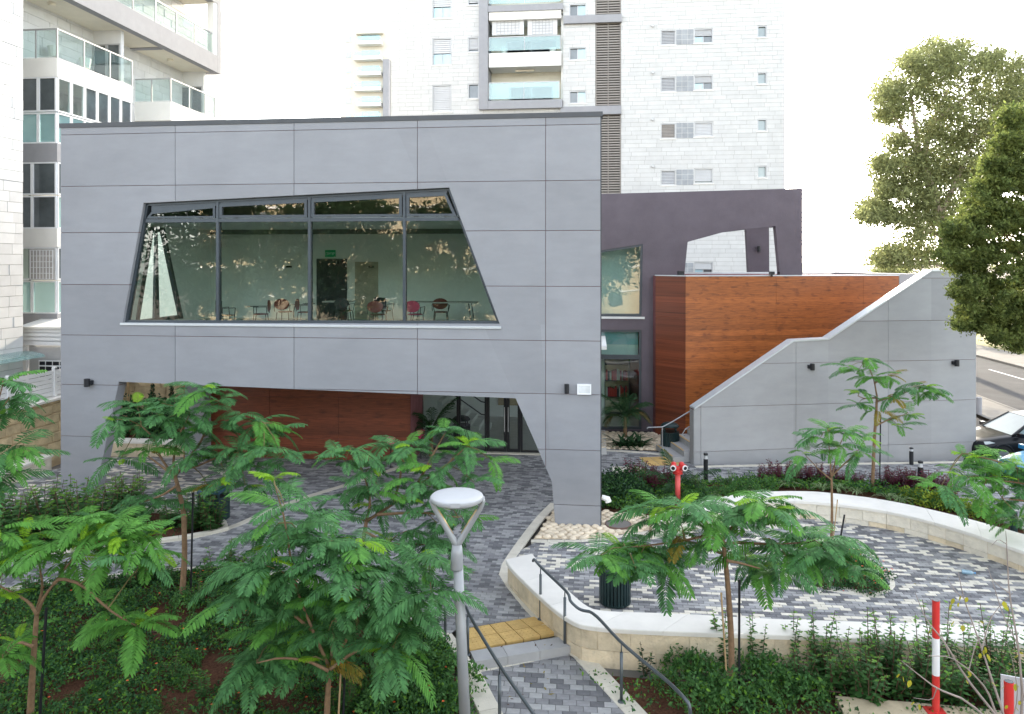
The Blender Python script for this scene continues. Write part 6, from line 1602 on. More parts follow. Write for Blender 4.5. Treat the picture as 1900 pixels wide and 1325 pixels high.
# front left
D = 10.2
sapling('bright green feathery sapling at the lower left with one long drooping branch', PP_([(55,1352),(60,1250),(68,1142)],D), .052,
  [PP_([(68,1142),(80,1110),(100,1083),(118,1058),(150,1020)],D), PP_([(100,1083),(112,1073),(150,1083),(200,1130),(235,1153),(258,1163)],D-.15), PP_([(68,1140),(55,1118),(30,1103),(-5,1085)],D-.2), PP_([(67,1138),(80,1090),(72,1045)],D+.2), PP_([(62,1200),(35,1190),(5,1222)],D-.2)],
  R_([(258,1163,8,(0,.75,.25,0)),(196,1124,2,(0,1,0,0)),(225,1146,2,(0,1,0,0)),(185,985),(222,1000),(150,998),(262,1003,5),(105,1008),(60,1028),(20,1040),(130,1035),(40,1003),(200,1030),(5,1222,7),(30,1185,4),(8,1108,5,Ym),(-5,1060,5),(240,1030,4),(300,990,4),(280,1030,4),(165,965,5),(215,968,5),(75,985,4),(0,985,4)],D,.35,3), .60, (.05,.75,.2,0), 21)
# left edge, cropped
D = 10.6
sapling('dark drooping feathery foliage of a sapling rooted beyond the left frame edge', PP_([(-75,1280),(-60,1050),(-45,880)],D), .05, [PP_([(-45,900),(-20,800),(5,715)],D), PP_([(-45,900),(-10,880),(20,850)],D), PP_([(-40,860),(-15,780),(15,742)],D)],
  R_([(5,712,7),(18,745,6),(-5,775,6),(25,835,6),(10,860,6),(-5,890,6)],D,.3,5), .72, (.8,.17,.03,0), 8)
# behind it, in the bed
D = 13.95
sapling('dark green sapling with reddish trunk standing before the timber wall', PP_([(338,1108),(343,1030),(341,950),(332,910),(325,884)],D), .058,
  [PP_([(325,884),(313,871),(297,848),(285,812),(262,790)],D), PP_([(325,884),(290,858),(274,846)],D-.2), PP_([(325,884),(321,850),(335,800),(352,770)],D+.1), PP_([(325,884),(338,866),(360,868),(400,850),(440,830)],D), PP_([(330,900),(300,920),(270,930)],D-.3), PP_([(338,866),(380,810),(392,750)],D+.2), PP_([(400,850),(450,820),(490,785)],D+.1)],
  R_([(262,785,6),(255,755,5,(.4,.5,.1,0)),(300,748,5),(350,768,6),(385,728,6,(.75,.2,.05,0)),(330,800,5),(365,800,6),(410,790,5),(360,842,5),(400,845,6),(440,835,6),(478,785,6,(.6,.3,.1,0)),(500,800,4),(470,862,5),(275,838,5,(.1,.6,.1,.2)),(240,800,4),(420,880,5),(455,900,4),(385,900,4,Wm),(275,925,6),(245,940,5),(300,930,4),(520,795,4),(528,850,4),(215,778,4),(225,850,4),(345,735,4),(410,745,4),(490,830,4),(310,775,4),(450,770,4)],D,.55,6), .66, (.86,.10,.04,0), 12)
# central pair
D = 10.15
sapling('large dark feathery sapling in the lower middle, left of the street lamp', PP_([(606,1352),(608,1290),(612,1235)],D), .05,
  [PP_([(612,1240),(622,1150),(640,1080),(664,1005)],D), PP_([(612,1240),(580,1170),(545,1080),(530,970),(510,900)],D-.1), PP_([(614,1235),(665,1150),(725,1085),(795,1045)],D+.1), PP_([(610,1245),(570,1225),(520,1220),(477,1230)],D-.3), PP_([(613,1242),(655,1210),(690,1200),(728,1207)],D-.3), PP_([(580,1170),(520,1120),(480,1095)],D)],
  R_([(664,1003,7,(.45,.3,.25,0)),(640,1020,5),(600,1050,6),(508,897,5,(.3,.3,.4,0)),(530,945,5,(.7,.3,0,0)),(552,985,6),(520,1015,5),(495,1050,6),(480,1092,6),(555,1100,6),(640,1075,6),(690,1055,5),(735,1060,6),(770,1045,6),(798,1042,5,(.5,.2,.3,0)),(690,1115,6),(760,1110,5),(800,1100,5),(520,1150,5),(560,1165,5,(.7,.2,.05,.05)),(477,1230,9,(.85,.05,.1,0)),(560,1205,6),(610,1170,5),(655,1195,5),(728,1205,8,(.8,.1,.1,0)),(600,1225,3,Wm),(505,985,5),(455,1060,5),(430,1110,4),(590,1010,5),(620,1110,5),(720,1140,5),(540,1060,5),(670,1140,5),(745,1170,5),(500,1195,5),(580,1130,5)],D,.5,9), .74, (.84,.12,.04,0), 31)
D = 12.6
sapling('dark sapling with thick slanting branch reaching right above the lamp head', PP_([(662,1190),(662,1120),(668,1040),(680,967)],D), .055,
  [PP_([(680,967),(730,935),(772,903),(830,862),(866,828)],D), PP_([(772,903),(800,850),(826,803)],D+.1), PP_([(680,967),(688,930),(676,880),(650,838)],D), PP_([(730,935),(745,880),(740,840)],D+.2), PP_([(700,955),(780,950),(850,960)],D-.2), PP_([(675,985),(720,1010),(790,1010)],D-.2)],
  R_([(650,836,7,(.6,.25,.15,0)),(640,860,5),(690,870,5),(705,905,5),(740,842,6),(760,828,5),(826,802,7,(.55,.3,.15,0)),(868,826,7,(.45,.3,.25,0)),(848,850,5),(800,868,6),(770,895,5),(690,940,4),(640,915,4),(790,940,5),(835,945,6),(860,965,5,(.5,.4,.1,0)),(800,1000,6),(755,985,4),(840,1010,5),(720,1010,5),(620,960,4),(905,850,4,(.3,.4,.3,0)),(880,895,4),(805,905,4),(720,830,4),(665,905,4),(735,925,4),(810,970,4)],D,.45,10), .62, (.88,.09,.03,0), 14)
# right front
D = 10.95
sapling('spreading green sapling before the low white wall at right, branches nearly level', PP_([(1358,1280),(1357,1180),(1351,1090),(1346,1040),(1341,1000)],D), .05,
  [PP_([(1341,1002),(1362,972),(1372,945)],D), PP_([(1341,1003),(1310,994),(1270,1003),(1205,1012),(1160,1016)],D), PP_([(1345,1008),(1380,1007),(1440,1010),(1500,1006)],D), PP_([(1346,1030),(1300,1010),(1255,1000),(1228,952)],D+.2), PP_([(1342,1000),(1320,980),(1296,952)],D+.3), PP_([(1348,1040),(1375,1045),(1410,1055)],D-.4), PP_([(1372,950),(1395,938),(1412,935)],D+.2)],
  R_([(1228,948,7,(.35,.35,.3,0)),(1205,965,4),(1155,1014,8,(.35,.45,.2,0)),(1190,1025,6),(1225,1035,6),(1245,1060,5),(1296,950,5),(1262,968,4),(1345,955,5),(1375,942,7,(.4,.4,.2,0)),(1412,932,7,(.3,.5,.2,0)),(1400,965,4),(1440,950,5),(1500,1004,6),(1480,1020,5),(1525,1012,4),(1410,1052,8,(.4,.4,.2,0)),(1385,1045,5),(1440,1060,4),(1270,990,2,Wm),(1115,1030,5,(.3,.5,.2,0)),(1180,1055,5),(1560,1030,5),(1590,1055,4),(1460,1035,5),(1330,965,5),(1265,945,4),(1300,1000,4),(1415,1000,4),(1240,1015,5),(1545,1000,4)],D,.5,11), .68, (.62,.33,.05,0), 17)
# on the island, by the stair wall, right edge
D = 15.1
sapling('slim pale green sapling rising from the flowering island in the plaza', PP_([(1541,1058),(1544,960),(1543,886)],D), .035,
  [PP_([(1542,890),(1517,869),(1493,843)],D), PP_([(1542,886),(1540,850),(1536,800)],D), PP_([(1543,884),(1565,862),(1588,842),(1605,815)],D), PP_([(1543,886),(1556,830),(1570,800)],D+.2)],
  R_([(1493,843,5,(.2,.6,.2,0)),(1520,815,5),(1536,798,6,(.5,.4,.1,0)),(1572,798,6),(1604,812,6,(.2,.4,.4,0)),(1590,838,5),(1556,828,4),(1525,838,3)],D,.35,12), .56, (.45,.5,.05,0), 5)
D = 20.4
sapling('tall thin sapling with yellowing leaves close before the grey stair wall', PP_([(1619,906),(1622,820),(1626,760),(1627,735)],D), .05,
  [PP_([(1627,735),(1622,705),(1608,672)],D), PP_([(1627,745),(1650,738),(1690,725),(1712,718)],D), PP_([(1625,790),(1650,778),(1682,768)],D-.1), PP_([(1627,738),(1605,740),(1592,735)],D), PP_([(1622,712),(1640,700),(1660,706)],D)],
  R_([(1606,668,7,(.3,.5,.2,0)),(1590,690,4,(.2,.5,.1,.2)),(1596,728,5),(1592,750,4),(1645,702,5,(.1,.3,.1,.5)),(1690,724,6,(.6,.3,.05,.05)),(1715,716,6),(1660,738,4,(.2,.4,0,.4)),(1686,768,5),(1668,792,4),(1625,760,2,Wm),(1735,724,4),(1572,682,4),(1615,700,4)],D,.4,13), .62, (.35,.55,.1,0), 6)
D = 15.6
sapling('light green sapling branches entering at the right edge before the cars', PP_([(1962,1040),(1958,960),(1945,900)],D), .05,
  [PP_([(1945,905),(1890,868),(1830,850),(1785,842)],D), PP_([(1945,910),(1890,895),(1830,890)],D-.3), PP_([(1950,930),(1905,930),(1860,925)],D)],
  R_([(1785,842,6),(1815,850,5,(.2,.5,.3,0)),(1850,858,6,(.2,.5,.3,0)),(1885,862,6),(1830,888,6),(1795,885,5),(1865,905,6),(1900,890,6),(1870,930,5),(1905,930,6),(1890,965,5),(1930,880,6),(1762,872,4),(1745,905,4),(1820,930,4),(1850,885,5)],D,.4,15), .70, (.3,.55,.15,0), 9)
# stakes
m_stk = m_black; m_cane = M('pale_cane', (0.36,0.25,0.13), 0.8, 0.15)
def stake(a, b, label, mat=None, r=.018): t = thing('tree_stake', label, 'stake', tuple(a)); mb = MB(); mb.tube([a, b], r, 8); build(mb, 'rod', mat or m_stk, t)
stake(P(74,1330,10.0), P(86,1128,10.0), 'black stake beside the bright sapling at lower left'); stake(G(354,1108,-.05), P(358,914,13.9), 'black stake right of the reddish sapling trunk')
stake(P(636,1350,10.1), P(640,1245,10.1), 'black stake under the large central sapling'); stake(P(627,1350,10.05), P(633,1235,10.05), 'pale cane next to the large central sapling', m_cane, .013)
stake(P(1371,1282,10.9), P(1372,1075,10.9), 'black stake right of the trunk before the low wall'); stake(P(1350,1282,10.8), P(1338,1100,10.85), 'pale leaning cane left of the trunk before the low wall', m_cane, .013)
stake(P(1552,1042,14.9), P(1567,955,14.9), 'leaning black stake on the flowering island'); stake(P(1543,1030,15), P(1554,927,15), 'thin brown cane on the flowering island', m_cane, .01)
stake(G(1632,908), P(1634,770,20.4), 'black stake right of the sapling before the stair wall')

# ---------------------------------------------------------------- shrubs
def leaf_arr(C_, A_, B_, nrm=None):
    # quads (rhombs) centred at C_, half axes A_, B_
    n = len(C_); v = np.empty((n,4,3)); v[:,0] = C_-A_; v[:,1] = C_+B_*1.0-A_*.15; v[:,2] = C_+A_; v[:,3] = C_-B_*1.0-A_*.15
    return v.reshape(-1,3)
def mesh_quads(name, verts, mats, midx=None):
    n = len(verts)//4; me = bpy.data.meshes.new(name); me.vertices.add(n*4); me.vertices.foreach_set('co', verts.astype(np.float32).ravel())
    me.loops.add(n*4); me.loops.foreach_set('vertex_index', np.arange(n*4, dtype=np.int32)); me.polygons.add(n); me.polygons.foreach_set('loop_start', np.arange(0,n*4,4,dtype=np.int32)); me.polygons.foreach_set('loop_total', np.full(n,4,dtype=np.int32))
    for m in (mats if isinstance(mats,(list,tuple)) else [mats]): me.materials.append(m)
    if midx is not None: me.polygons.foreach_set('material_index', midx.astype(np.int32))
    me.update(calc_edges=True); return me
def unit(a): return a/np.maximum(1e-9, np.linalg.norm(a,axis=1,keepdims=True))
def rand_axes(n, up=.5, ln=.05, wd=.5, jit=.3):
    nr = unit(rng.normal(size=(n,3))*np.array([1,1,.7])+np.array([0,0,up])); t = unit(np.cross(nr, rng.normal(size=(n,3)))); b = np.cross(nr, t)
    s = (ln*(1+rng.uniform(-jit,jit,(n,1)))); return t*s, b*s*wd
m_hb = leafmat('hibiscus_leaf', (0.088,0.205,0.050), (0.044,0.122,0.040), .34, .3, .6); m_hbt = leafmat('light_shoot_leaf', (0.15,0.31,0.035), (0.10,0.23,0.035), .2, .35)
m_pur = leafmat('purple_leaf', (0.16,0.016,0.05), (0.075,0.012,0.032), .4, .3); m_lan = leafmat('lantana_leaf', (0.052,0.140,0.048), (0.024,0.075,0.028), .42, .3); m_dk = leafmat('glossy_dark_leaf', (0.028,0.075,0.030), (0.014,0.042,0.018), .3, .15, .4)
m_yel2 = leafmat('yellow_green_leaf', (0.32,0.36,0.035), (0.14,0.24,0.035), .3, .35); m_flo = M('orange_red_flower', (0.62,0.10,0.025), 0.6, .3, 20, rnd=.3); m_str = leafmat('striped_strap_leaf', (0.30,0.36,0.20), (0.12,0.22,0.07), .25, .3); m_grs = leafmat('thin_grass_blade', (0.11,0.16,0.05), (0.07,0.11,0.035), .3, .3)
m_stem = M('shrub_stem', (0.10,0.065,0.04), 0.9, .2)
def upright_shrub(stems, h, spread, leaf, per, mat, tip, seed, lean=.18):
    r = random.Random(seed); mb = MB(); C_, A_, B_, I_ = [], [], [], []
    for s_ in range(stems):
        a = r.uniform(0,6.28); q0 = Vector((math.cos(a)*spread*.3*r.random(), math.sin(a)*spread*.3*r.random(), -.05)); hh = h*r.uniform(.55,1.0); tp = q0+Vector((math.cos(a)*spread*r.uniform(.3,1), math.sin(a)*spread*r.uniform(.3,1), hh))
        md = q0.lerp(tp,.5)+Vector((r.uniform(-.04,.04),r.uniform(-.04,.04),0)); mb.tube([q0,md,tp], [.011,.008,.004], 5)
        for k in range(per):
            u = .08+.92*k/per; p = q0.lerp(md,u*2) if u < .5 else md.lerp(tp,u*2-1); g = k*2.4+r.uniform(-.4,.4); l = leaf*r.uniform(.7,1.15)*(1.15-.5*u*u)
            d = Vector((math.cos(g), math.sin(g), r.uniform(-.25,.35))).normalized(); w_ = d.cross(Vector((0,0,1))).normalized()
            c = p+d*l*.75; C_.append(c); A_.append(d*l*.62); B_.append((w_*l*.40).to_tuple()); I_.append(1 if u > .86 else 0)
    v = leaf_arr(np.array(C_), np.array(A_), np.array(B_)); return mb.mesh('stem', m_stem), mesh_quads('foliage', v, [mat, tip], np.array(I_))
def mound(n, rx, rz, leaf, mat, mat2, seed, frac2=.1, up=.4, wd=.5):
    u = unit(rng.normal(size=(n,3))); u[:,2] = np.abs(u[:,2]); k = rng.uniform(.45,1.0,(n,1))**.5; c = u*k*np.array([rx,rx,rz])*(1+.18*np.sin(u[:,:1]*5+seed)+.15*np.cos(u[:,1:2]*6+seed)); A_, B_ = rand_axes(n, up, leaf, wd)
    return mesh_quads('foliage', leaf_arr(c, A_, B_), [mat, mat2], (rng.random(n) < frac2).astype(int))
def tuft(n, L, mat, seed, wid=.014):
    r = random.Random(seed); mb = MB()
    for k in range(n):
        a = r.uniform(0,6.28); l = L*r.uniform(.6,1.1); sp = r.uniform(.35,.95); d = Vector((math.cos(a),math.sin(a),0)); w_ = Vector((-d.y,d.x,0))*wid; pts = []
        for i in range(5): t = i/4; pts.append(d*(l*sp*t)+Vector((0,0,l*(1.15*t-(.55+.55*sp)*t*t))))
        for i in range(4): k0, k1 = (1-.8*abs(i/4-.3)), (1-.8*abs((i+1)/4-.3)) if i < 3 else .1; mb.face([pts[i]-w_*k0, pts[i]+w_*k0, pts[i+1]+w_*k1, pts[i+1]-w_*k1])
    return mb.mesh('foliage', mat)
HB = [upright_shrub(8+i, .78, .32, .085, 24, m_hb, m_hbt, 40+i) for i in range(4)]
HL = [upright_shrub(9+i, 1.0, .38, .125, 26, m_hb, m_hbt, 140+i) for i in range(4)]
HT = [upright_shrub(4+i, 1.25, .24, .092, 36, m_hb, m_hbt, 60+i) for i in range(4)]
LW = [mound(650, .38, .42, .034, m_hb, m_hbt, i, .12) for i in range(3)]
PU = [upright_shrub(16, .62, .32, .080, 22, m_pur, m_pur, 80+i) for i in range(3)]
YE = [mound(420, .34, .36, .038, m_yel2, m_hb, i, .35, .5) for i in range(3)]
DK = [mound(520, .42, .55, .042, m_dk, m_hb, i, .3, .3) for i in range(2)]
TU = [tuft(42, .48, m_str, i) for i in range(3)]
def shrub(name, label, group, pos, meshes, rz, sc, cat='shrub'):
    t = thing(name, label, cat, tuple(pos), group, world=False, rotz=rz); t.scale = (sc,sc,sc)
    for nm, me in meshes:
        o = place(nm, me, t)
        if nm == 'foliage': o['kind'] = 'stuff'
def plant_many(lst, z, kinds, name, label, group, s0=.85, s1=1.15, cat='shrub', parts=True):
    for i, e in enumerate(lst):
        k = kinds[i % len(kinds)]; sc = (e[2] if len(e) > 2 else 1)*random.uniform(s0,s1); p = G(e[0], e[1], z)
        lb_ = e[3] if len(e) > 3 else label
        if len(e) < 4 and 1 < len(lst) <= 10:
            k_ = sorted(q[0] for q in lst).index(e[0]); o_ = ['leftmost of these','second from left','third from left','fourth from left','fifth from left','sixth from left','seventh from left','eighth from left','ninth from left','tenth from left'][k_] if k_ < len(lst)-1 else 'rightmost of these'
            if len((lb_+' '+o_).split()) <= 16: lb_ = lb_+', '+o_
        shrub(name, lb_, group, p, [('stem',k[0]),('foliage',k[1])] if isinstance(k, tuple) else [('foliage',k)], random.uniform(0,6.28), sc, cat)
plant_many([(15,998),(48,985),(85,978),(118,975),(150,985),(188,978),(222,968),(70,1008),(20,1018),(130,1000),(170,998),(255,968),(318,975,.7),(352,985,.8),(374,978,.9),(392,985,.75),(35,1002),(100,1006),(160,1012),(5,980),(200,990),(140,968,1.1),(230,975)], 0, HL, 'hibiscus_shrub', 'leafy upright hibiscus shrub in the upper left bed by the slanted leg', 'hibiscus shrubs in the upper left bed', 1.05, 1.4)
plant_many([(242,965,1.0)], 0, [HT[0]], 'hibiscus_shrub', 'tall single hibiscus shoot rising before the left slanted leg', None)
plant_many([(400,1086,.75),(432,1080,.8),(466,1088,.75),(285,1078,.7),(310,1085,.6),(130,1104,.7),(180,1100,.7),(245,1090,.7),(60,1112,.8),(500,1098,.7)], -.08, HL, 'hibiscus_shrub', 'small hibiscus shrub along the kerb of the lower left bed', 'hibiscus shrubs along the lower bed kerb')
plant_many([(1590,1292),(1638,1272),(1660,1262),(1520,1252,.8),(1470,1243,.8),(1703,1272),(1790,1275),(1850,1275),(1895,1272),(1402,1245,.8),(1340,1236,.8),(1745,1262,.95),(1560,1262,.9),(1820,1255,.95),(1615,1255,.95)], -.1, HT, 'hibiscus_shrub', 'tall upright hibiscus shrub in the bed before the low white wall', 'tall hibiscus shrubs before the low wall')
plant_many([(1575,1285),(1610,1300),(1660,1290),(1540,1275),(1700,1296),(1770,1300),(1840,1305),(1880,1300),(1490,1265),(1730,1290)], -.1, HB, 'hibiscus_shrub', 'low leafy hibiscus shrub among the taller ones at lower right', 'low hibiscus shrubs at lower right', .9, 1.2)
plant_many([(1282,1250,.9),(1258,1240,.7),(1310,1265),(1330,1300),(1290,1310),(1400,1270),(1430,1262),(1455,1290),(1415,1310),(1500,1300,.8),(1240,1275,.7),(1360,1320)], -.1, LW, 'low_shrub', 'low small leaved green shrub in the bed right of the handrail', 'low shrubs right of the handrail')
plant_many([(770,1290),(800,1250),(790,1320),(830,1310),(845,1270),(760,1240),(815,1220,.8),(740,1320),(715,1290),(790,1200,.7),(700,1330),(850,1330,.9)], -.1, LW, 'low_shrub', 'low bright green shrub at the path edge around the lamp pole', 'low shrubs around the lamp pole')
plant_many([(1196,1248,.8,'single glossy dark shrub against the corner of the low wall')], -.1, [upright_shrub(4, .55, .16, .075, 14, m_dk, m_hb, 5)], 'glossy_shrub', '', None)
rs = random.Random(77); pts_ = []
while len(pts_) < 34:
    a, b = rs.uniform(-20,760), rs.uniform(1115,1330)
    if pip(B_A, [G(a,b).x], [G(a,b).y])[0] and not (520 < a < 700 and b < 1240): pts_.append((a,b,rs.uniform(.45,.8)))
plant_many(pts_, -.1, LW+HB[:2], 'low_shrub', 'loose green sprig standing out of the ground cover at lower left', 'loose sprigs in the lower left ground cover')
# bed behind the curved wall
plant_many([(1128,925),(1150,930),(1175,922),(1135,905),(1165,905),(1120,940,.7),(1190,930,.8)], 0, DK, 'dark_shrub', 'dark green bushy shrub right of the right slanted leg', 'dark shrubs beside the right leg')
plant_many([(1195,905),(1215,910),(1228,900),(1180,895)], 0, PU, 'purple_shrub', 'dark purple shrub left of the fire hydrant', 'purple shrubs left of the hydrant', 1.0, 1.3)
plant_many([(1190,912,.85,'tall green shoot among the purple shrubs left of the hydrant')], 0, [HT[1]], 'green_shoot', '', None)
plant_many([(1288,918,.75),(1300,925,.6),(1352,910,.6),(1475,902,.6)], 0, [HT[2],HT[0]], 'green_shoot', 'upright green shrub shoot between the hydrant and the striped tufts', 'upright shoots behind the curved wall')
plant_many([(1282,935),(1305,930),(1345,925),(1365,918),(1395,915),(1420,910),(1275,945,.7)], 0, LW, 'low_shrub', 'low green shrub between the hydrant and the top of the curved wall', 'low shrubs behind the curved wall', .75, .95)
plant_many([(1325,925),(1382,915),(1400,908),(1462,905),(1590,918),(1555,913),(1648,930),(1670,934),(1858,972),(1880,980),(1838,966),(1525,912)], 0, TU, 'spider_plant', 'arching pale striped spider plant tuft behind the curved wall', 'striped tufts behind the curved wall', .8, 1.1, 'plant')
plant_many([(1432,895),(1450,893),(1472,892),(1492,893),(1510,896),(1418,897),(1530,897),(1560,899),(1590,902),(1632,905)], 0, PU, 'purple_shrub', 'red purple shrub below the middle of the stair wall', 'purple shrubs below the stair wall', .8, 1.1)
plant_many([(1662,908),(1678,910),(1695,912),(1712,914),(1728,915),(1745,918),(1760,922),(1655,903)], 0, PU, 'purple_shrub', 'red purple shrub around the right black bollard', 'purple shrubs around the right bollard', .95, 1.25)
plant_many([(1700,932),(1722,935),(1745,940),(1768,945),(1790,950),(1812,956),(1685,928),(1828,962)], 0, YE, 'yellow_green_shrub', 'yellow green shrub along the right part of the curved wall', 'yellow green shrubs along the curved wall', .8, 1.1)
def cover(name, poly, z, n, leaf, hgt, mats, midx, up=.8, dens=None, wd=.55, **k):
    x0,x1 = min(p[0] for p in poly), max(p[0] for p in poly); y0,y1 = min(p[1] for p in poly), max(p[1] for p in poly); X = rng.uniform(x0,x1,n*3); Y = rng.uniform(y0,y1,n*3); ok = pip(poly,X,Y); X, Y = X[ok][:n], Y[ok][:n]
    nz = np.array([mnoise.noise(Vector((a*1.1,b*1.1,3.3))) for a,b in zip(X,Y)]); nz2 = np.array([mnoise.noise(Vector((a*4.5,b*4.5,9.3))) for a,b in zip(X,Y)])
    keep = nz+rng.normal(0,.13,len(nz)) > (dens if dens is not None else -9); X, Y, nz, nz2 = X[keep], Y[keep], nz[keep], nz2[keep]
    h = hgt*(.55+.5*nz+.5*nz2); Z = z+np.maximum(.02,h)*rng.uniform(.35,1.0,len(X)); c = np.stack([X,Y,Z],1); A_, B_ = rand_axes(len(X), up, leaf, wd); mi = midx(len(X))
    return place(name, mesh_quads(name, leaf_arr(c,A_,B_), mats, mi), None, kind='stuff', **k)
cover('lantana_ground_cover', B_A, -.08, 78000, .028, .30, [m_lan, m_hb, m_hbt], lambda n: rng.choice(3, n, p=[.46,.36,.18]), dens=-.28)
cover('ground_cover', B_B, 0, 5000, .028, .18, [m_lan, m_hb], lambda n: rng.choice(2, n, p=[.7,.3]), dens=-.2)
cover('ground_cover', [p for p in B_C], 0, 26000, .032, .36, [m_hb, m_lan, m_hbt], lambda n: rng.choice(3, n, p=[.5,.2,.3]), dens=-.5)
cover('ground_cover', B_D, -.12, 9000, .030, .16, [m_lan, m_hb, m_hbt], lambda n: rng.choice(3, n, p=[.45,.35,.2]), dens=.04)
cover('dry_grass', gp([(-120,1270),(130,1290),(350,1300),(360,1460),(-120,1460)],-.1), -.1, 2600, .085, .12, [m_grs], lambda n: np.zeros(n,int), up=0.0, wd=.06)
# flowers of the ground cover: small heads of several petals
def flowers(name, poly, z, n, hgt, label=None):
    mb = MB(); r = random.Random(4); k = 0; x0,x1 = min(p[0] for p in poly), max(p[0] for p in poly); y0,y1 = min(p[1] for p in poly), max(p[1] for p in poly)
    while k < n:
        x, y = r.uniform(x0,x1), r.uniform(y0,y1)
        if not pip(poly,[x],[y])[0]: continue
        k += 1; zz = z+hgt*r.uniform(.7,1.1)
        for j in range(6): a = j*1.05; d = Vector((math.cos(a),math.sin(a),.35))*.021; c = Vector((x,y,zz)); w_ = Vector((-math.sin(a),math.cos(a),0))*.012; mb.face([c, c+d*.6+w_, c+d, c+d*.6-w_])
    return build(mb, name, m_flo, kind='stuff')
flowers('lantana_flowers', B_A, -.08, 85, .25)
isl_poly = [(cI.x+.80*math.cos(a/20*2*math.pi), cI.y+.80*math.sin(a/20*2*math.pi)) for a in range(20)]
it = thing('lantana_bush', 'low flowering bush with orange red blooms on the round plaza island', 'flowering bush', tuple(cI))
n = 6500; u = unit(rng.normal(size=(n,3))); u[:,2] = np.abs(u[:,2]); c = u*(rng.uniform(.35,1,(n,1))**.5)*np.array([.95,.95,.42])*(1+.2*np.sin(u[:,:1]*6)+.12*np.cos(u[:,1:2]*9))+np.array(cI); A_, B_ = rand_axes(n,.5,.026,.5); place('foliage', mesh_quads('foliage', leaf_arr(c,A_,B_), [m_lan,m_hb], (rng.random(n)<.25).astype(int)), it, kind='stuff')
mb = MB(); r = random.Random(6)
for k in range(90):
    a, e = r.uniform(0,6.28), r.uniform(.1,1.4); c = cI+Vector((math.cos(a)*math.cos(e)*.96, math.sin(a)*math.cos(e)*.96, math.sin(e)*.45+.02))
    for j in range(6): g = j*1.05; d = Vector((math.cos(g),math.sin(g),.4))*.02; w_ = Vector((-math.sin(g),math.cos(g),0))*.011; mb.face([c,c+d*.6+w_,c+d,c+d*.6-w_])
build(mb, 'flower', m_flo, it, kind='stuff')
# drip pipes in the beds
m_pipe = M('brown_drip_pipe', (0.07,0.035,0.025), 0.7)
for i, pts in enumerate(([(20,1150),(160,1118),(300,1108),(480,1122)],[(60,1220),(240,1175),(420,1165)],[(1240,1262),(1400,1268),(1560,1285)],[(690,1190),(760,1215),(820,1290)])):
    t = thing('drip_pipe', ('brown drip pipe on the soil near the curved kerb','brown drip pipe through the lower left ground cover','brown drip pipe on the soil of the right bed','brown drip pipe under the central sapling')[i], 'drip pipe', tuple(G(*pts[0],-.05)))
    mb = MB(); mb.tube(smooth3([G(a,b,-.04) for a,b in pts]), .012, 6); build(mb, 'pipe', m_pipe, t)

# ---------------------------------------------------------------- palms, ferns
m_palm = leafmat('palm_leaflet', (0.035,0.09,0.030), (0.020,0.055,0.022), .25, .25); m_palm2 = leafmat('dry_palm_leaflet', (0.20,0.14,0.05), (0.09,0.10,0.03), .3, .25)
def frond(mat, L, droop, seed, nl=22, wl=.30, ww=.014):
    mb = MB(); r = random.Random(seed)
    mid = lambda t: Vector((L*t*(1-.25*droop*t), 0, L*(.95*t*(1-.35*droop)-droop*.95*t*t)))
    mb.tube([mid(i/7) for i in range(8)], [.014*(1-.8*i/7) for i in range(8)], 5)
    for k in range(nl):
        t = .22+.78*k/(nl-1); p = mid(t); tg = (mid(min(1,t+.02))-mid(t-.02)).normalized(); l = wl*(math.sin(math.pi*(.18+.72*(t-.2)/.8)))*r.uniform(.9,1.1)
        for s_ in (-1,1):
            d = (tg*.75+Vector((0,s_,0))*.8+Vector((0,0,r.uniform(-.1,.2)))).normalized(); w_ = tg*ww; e = p+d*l+Vector((0,0,-.28*l)); md = p+d*l*.5+Vector((0,0,.02)); mb.face([p-w_*.6,p+w_*.6,md+w_,md-w_]); mb.face([md-w_,md+w_,e+w_*.1,e-w_*.1])
    return mb.mesh('frond', mat)
FR = [frond(m_palm, 1.0, (.35,.6,.85,1.1)[i], i) for i in range(4)]; FRd = frond(m_palm2, 1.0, .9, 9)
def palm(base, h, L, n, label, seed, up0=.2, dry=0):
    r = random.Random(seed); t = thing('palm', label, 'palm', tuple(base)); b = Vector(base); mb = MB()
    prof = [(b+Vector((0,0,h*i/5)), .07*(1.1-.3*i/5)) for i in range(6)]; mb.tube([p for p,_ in prof], [q for _,q in prof], 9); build(mb, 'trunk', m_bark, t)
    for k in range(n):
        a = k*2.399+r.uniform(-.2,.2); me = FRd if k < dry else FR[min(3, int(4*k/n))]; place('frond', me, t, loc=(0,0,h*r.uniform(.85,1)), rot=Euler((0,-r.uniform(-.15,up0),a)), scale=L*r.uniform(.8,1.1))
palm(G(1160,812), .75, 1.15, 17, 'leafy palm in front of the plum wing windows', 3, .6, 2)
palm(G(1256,912), .12, 1.15, 9, 'small young palm right behind the red hydrant', 8, .55)
palm(G(800,846), .9, 1.15, 16, 'palm in deep shade by the entrance glass', 5, .5)
def fern(base, n, L, label, seed):
    t = thing('fern_clump', label, 'fern', tuple(base)); r = random.Random(seed)
    for k in range(n):
        a = r.uniform(0,6.28); place('leaf', FL[k % 2], t, loc=(r.uniform(-.45,.45),r.uniform(-.22,.22),0), rot=Euler((r.uniform(-.2,.2),-r.uniform(.2,.95),a)), scale=L*r.uniform(.7,1.15))
m_fern = leafmat('dark_strap_leaf', (0.024,0.07,0.022), (0.012,0.04,0.014), .3, .15, .35); FL = []
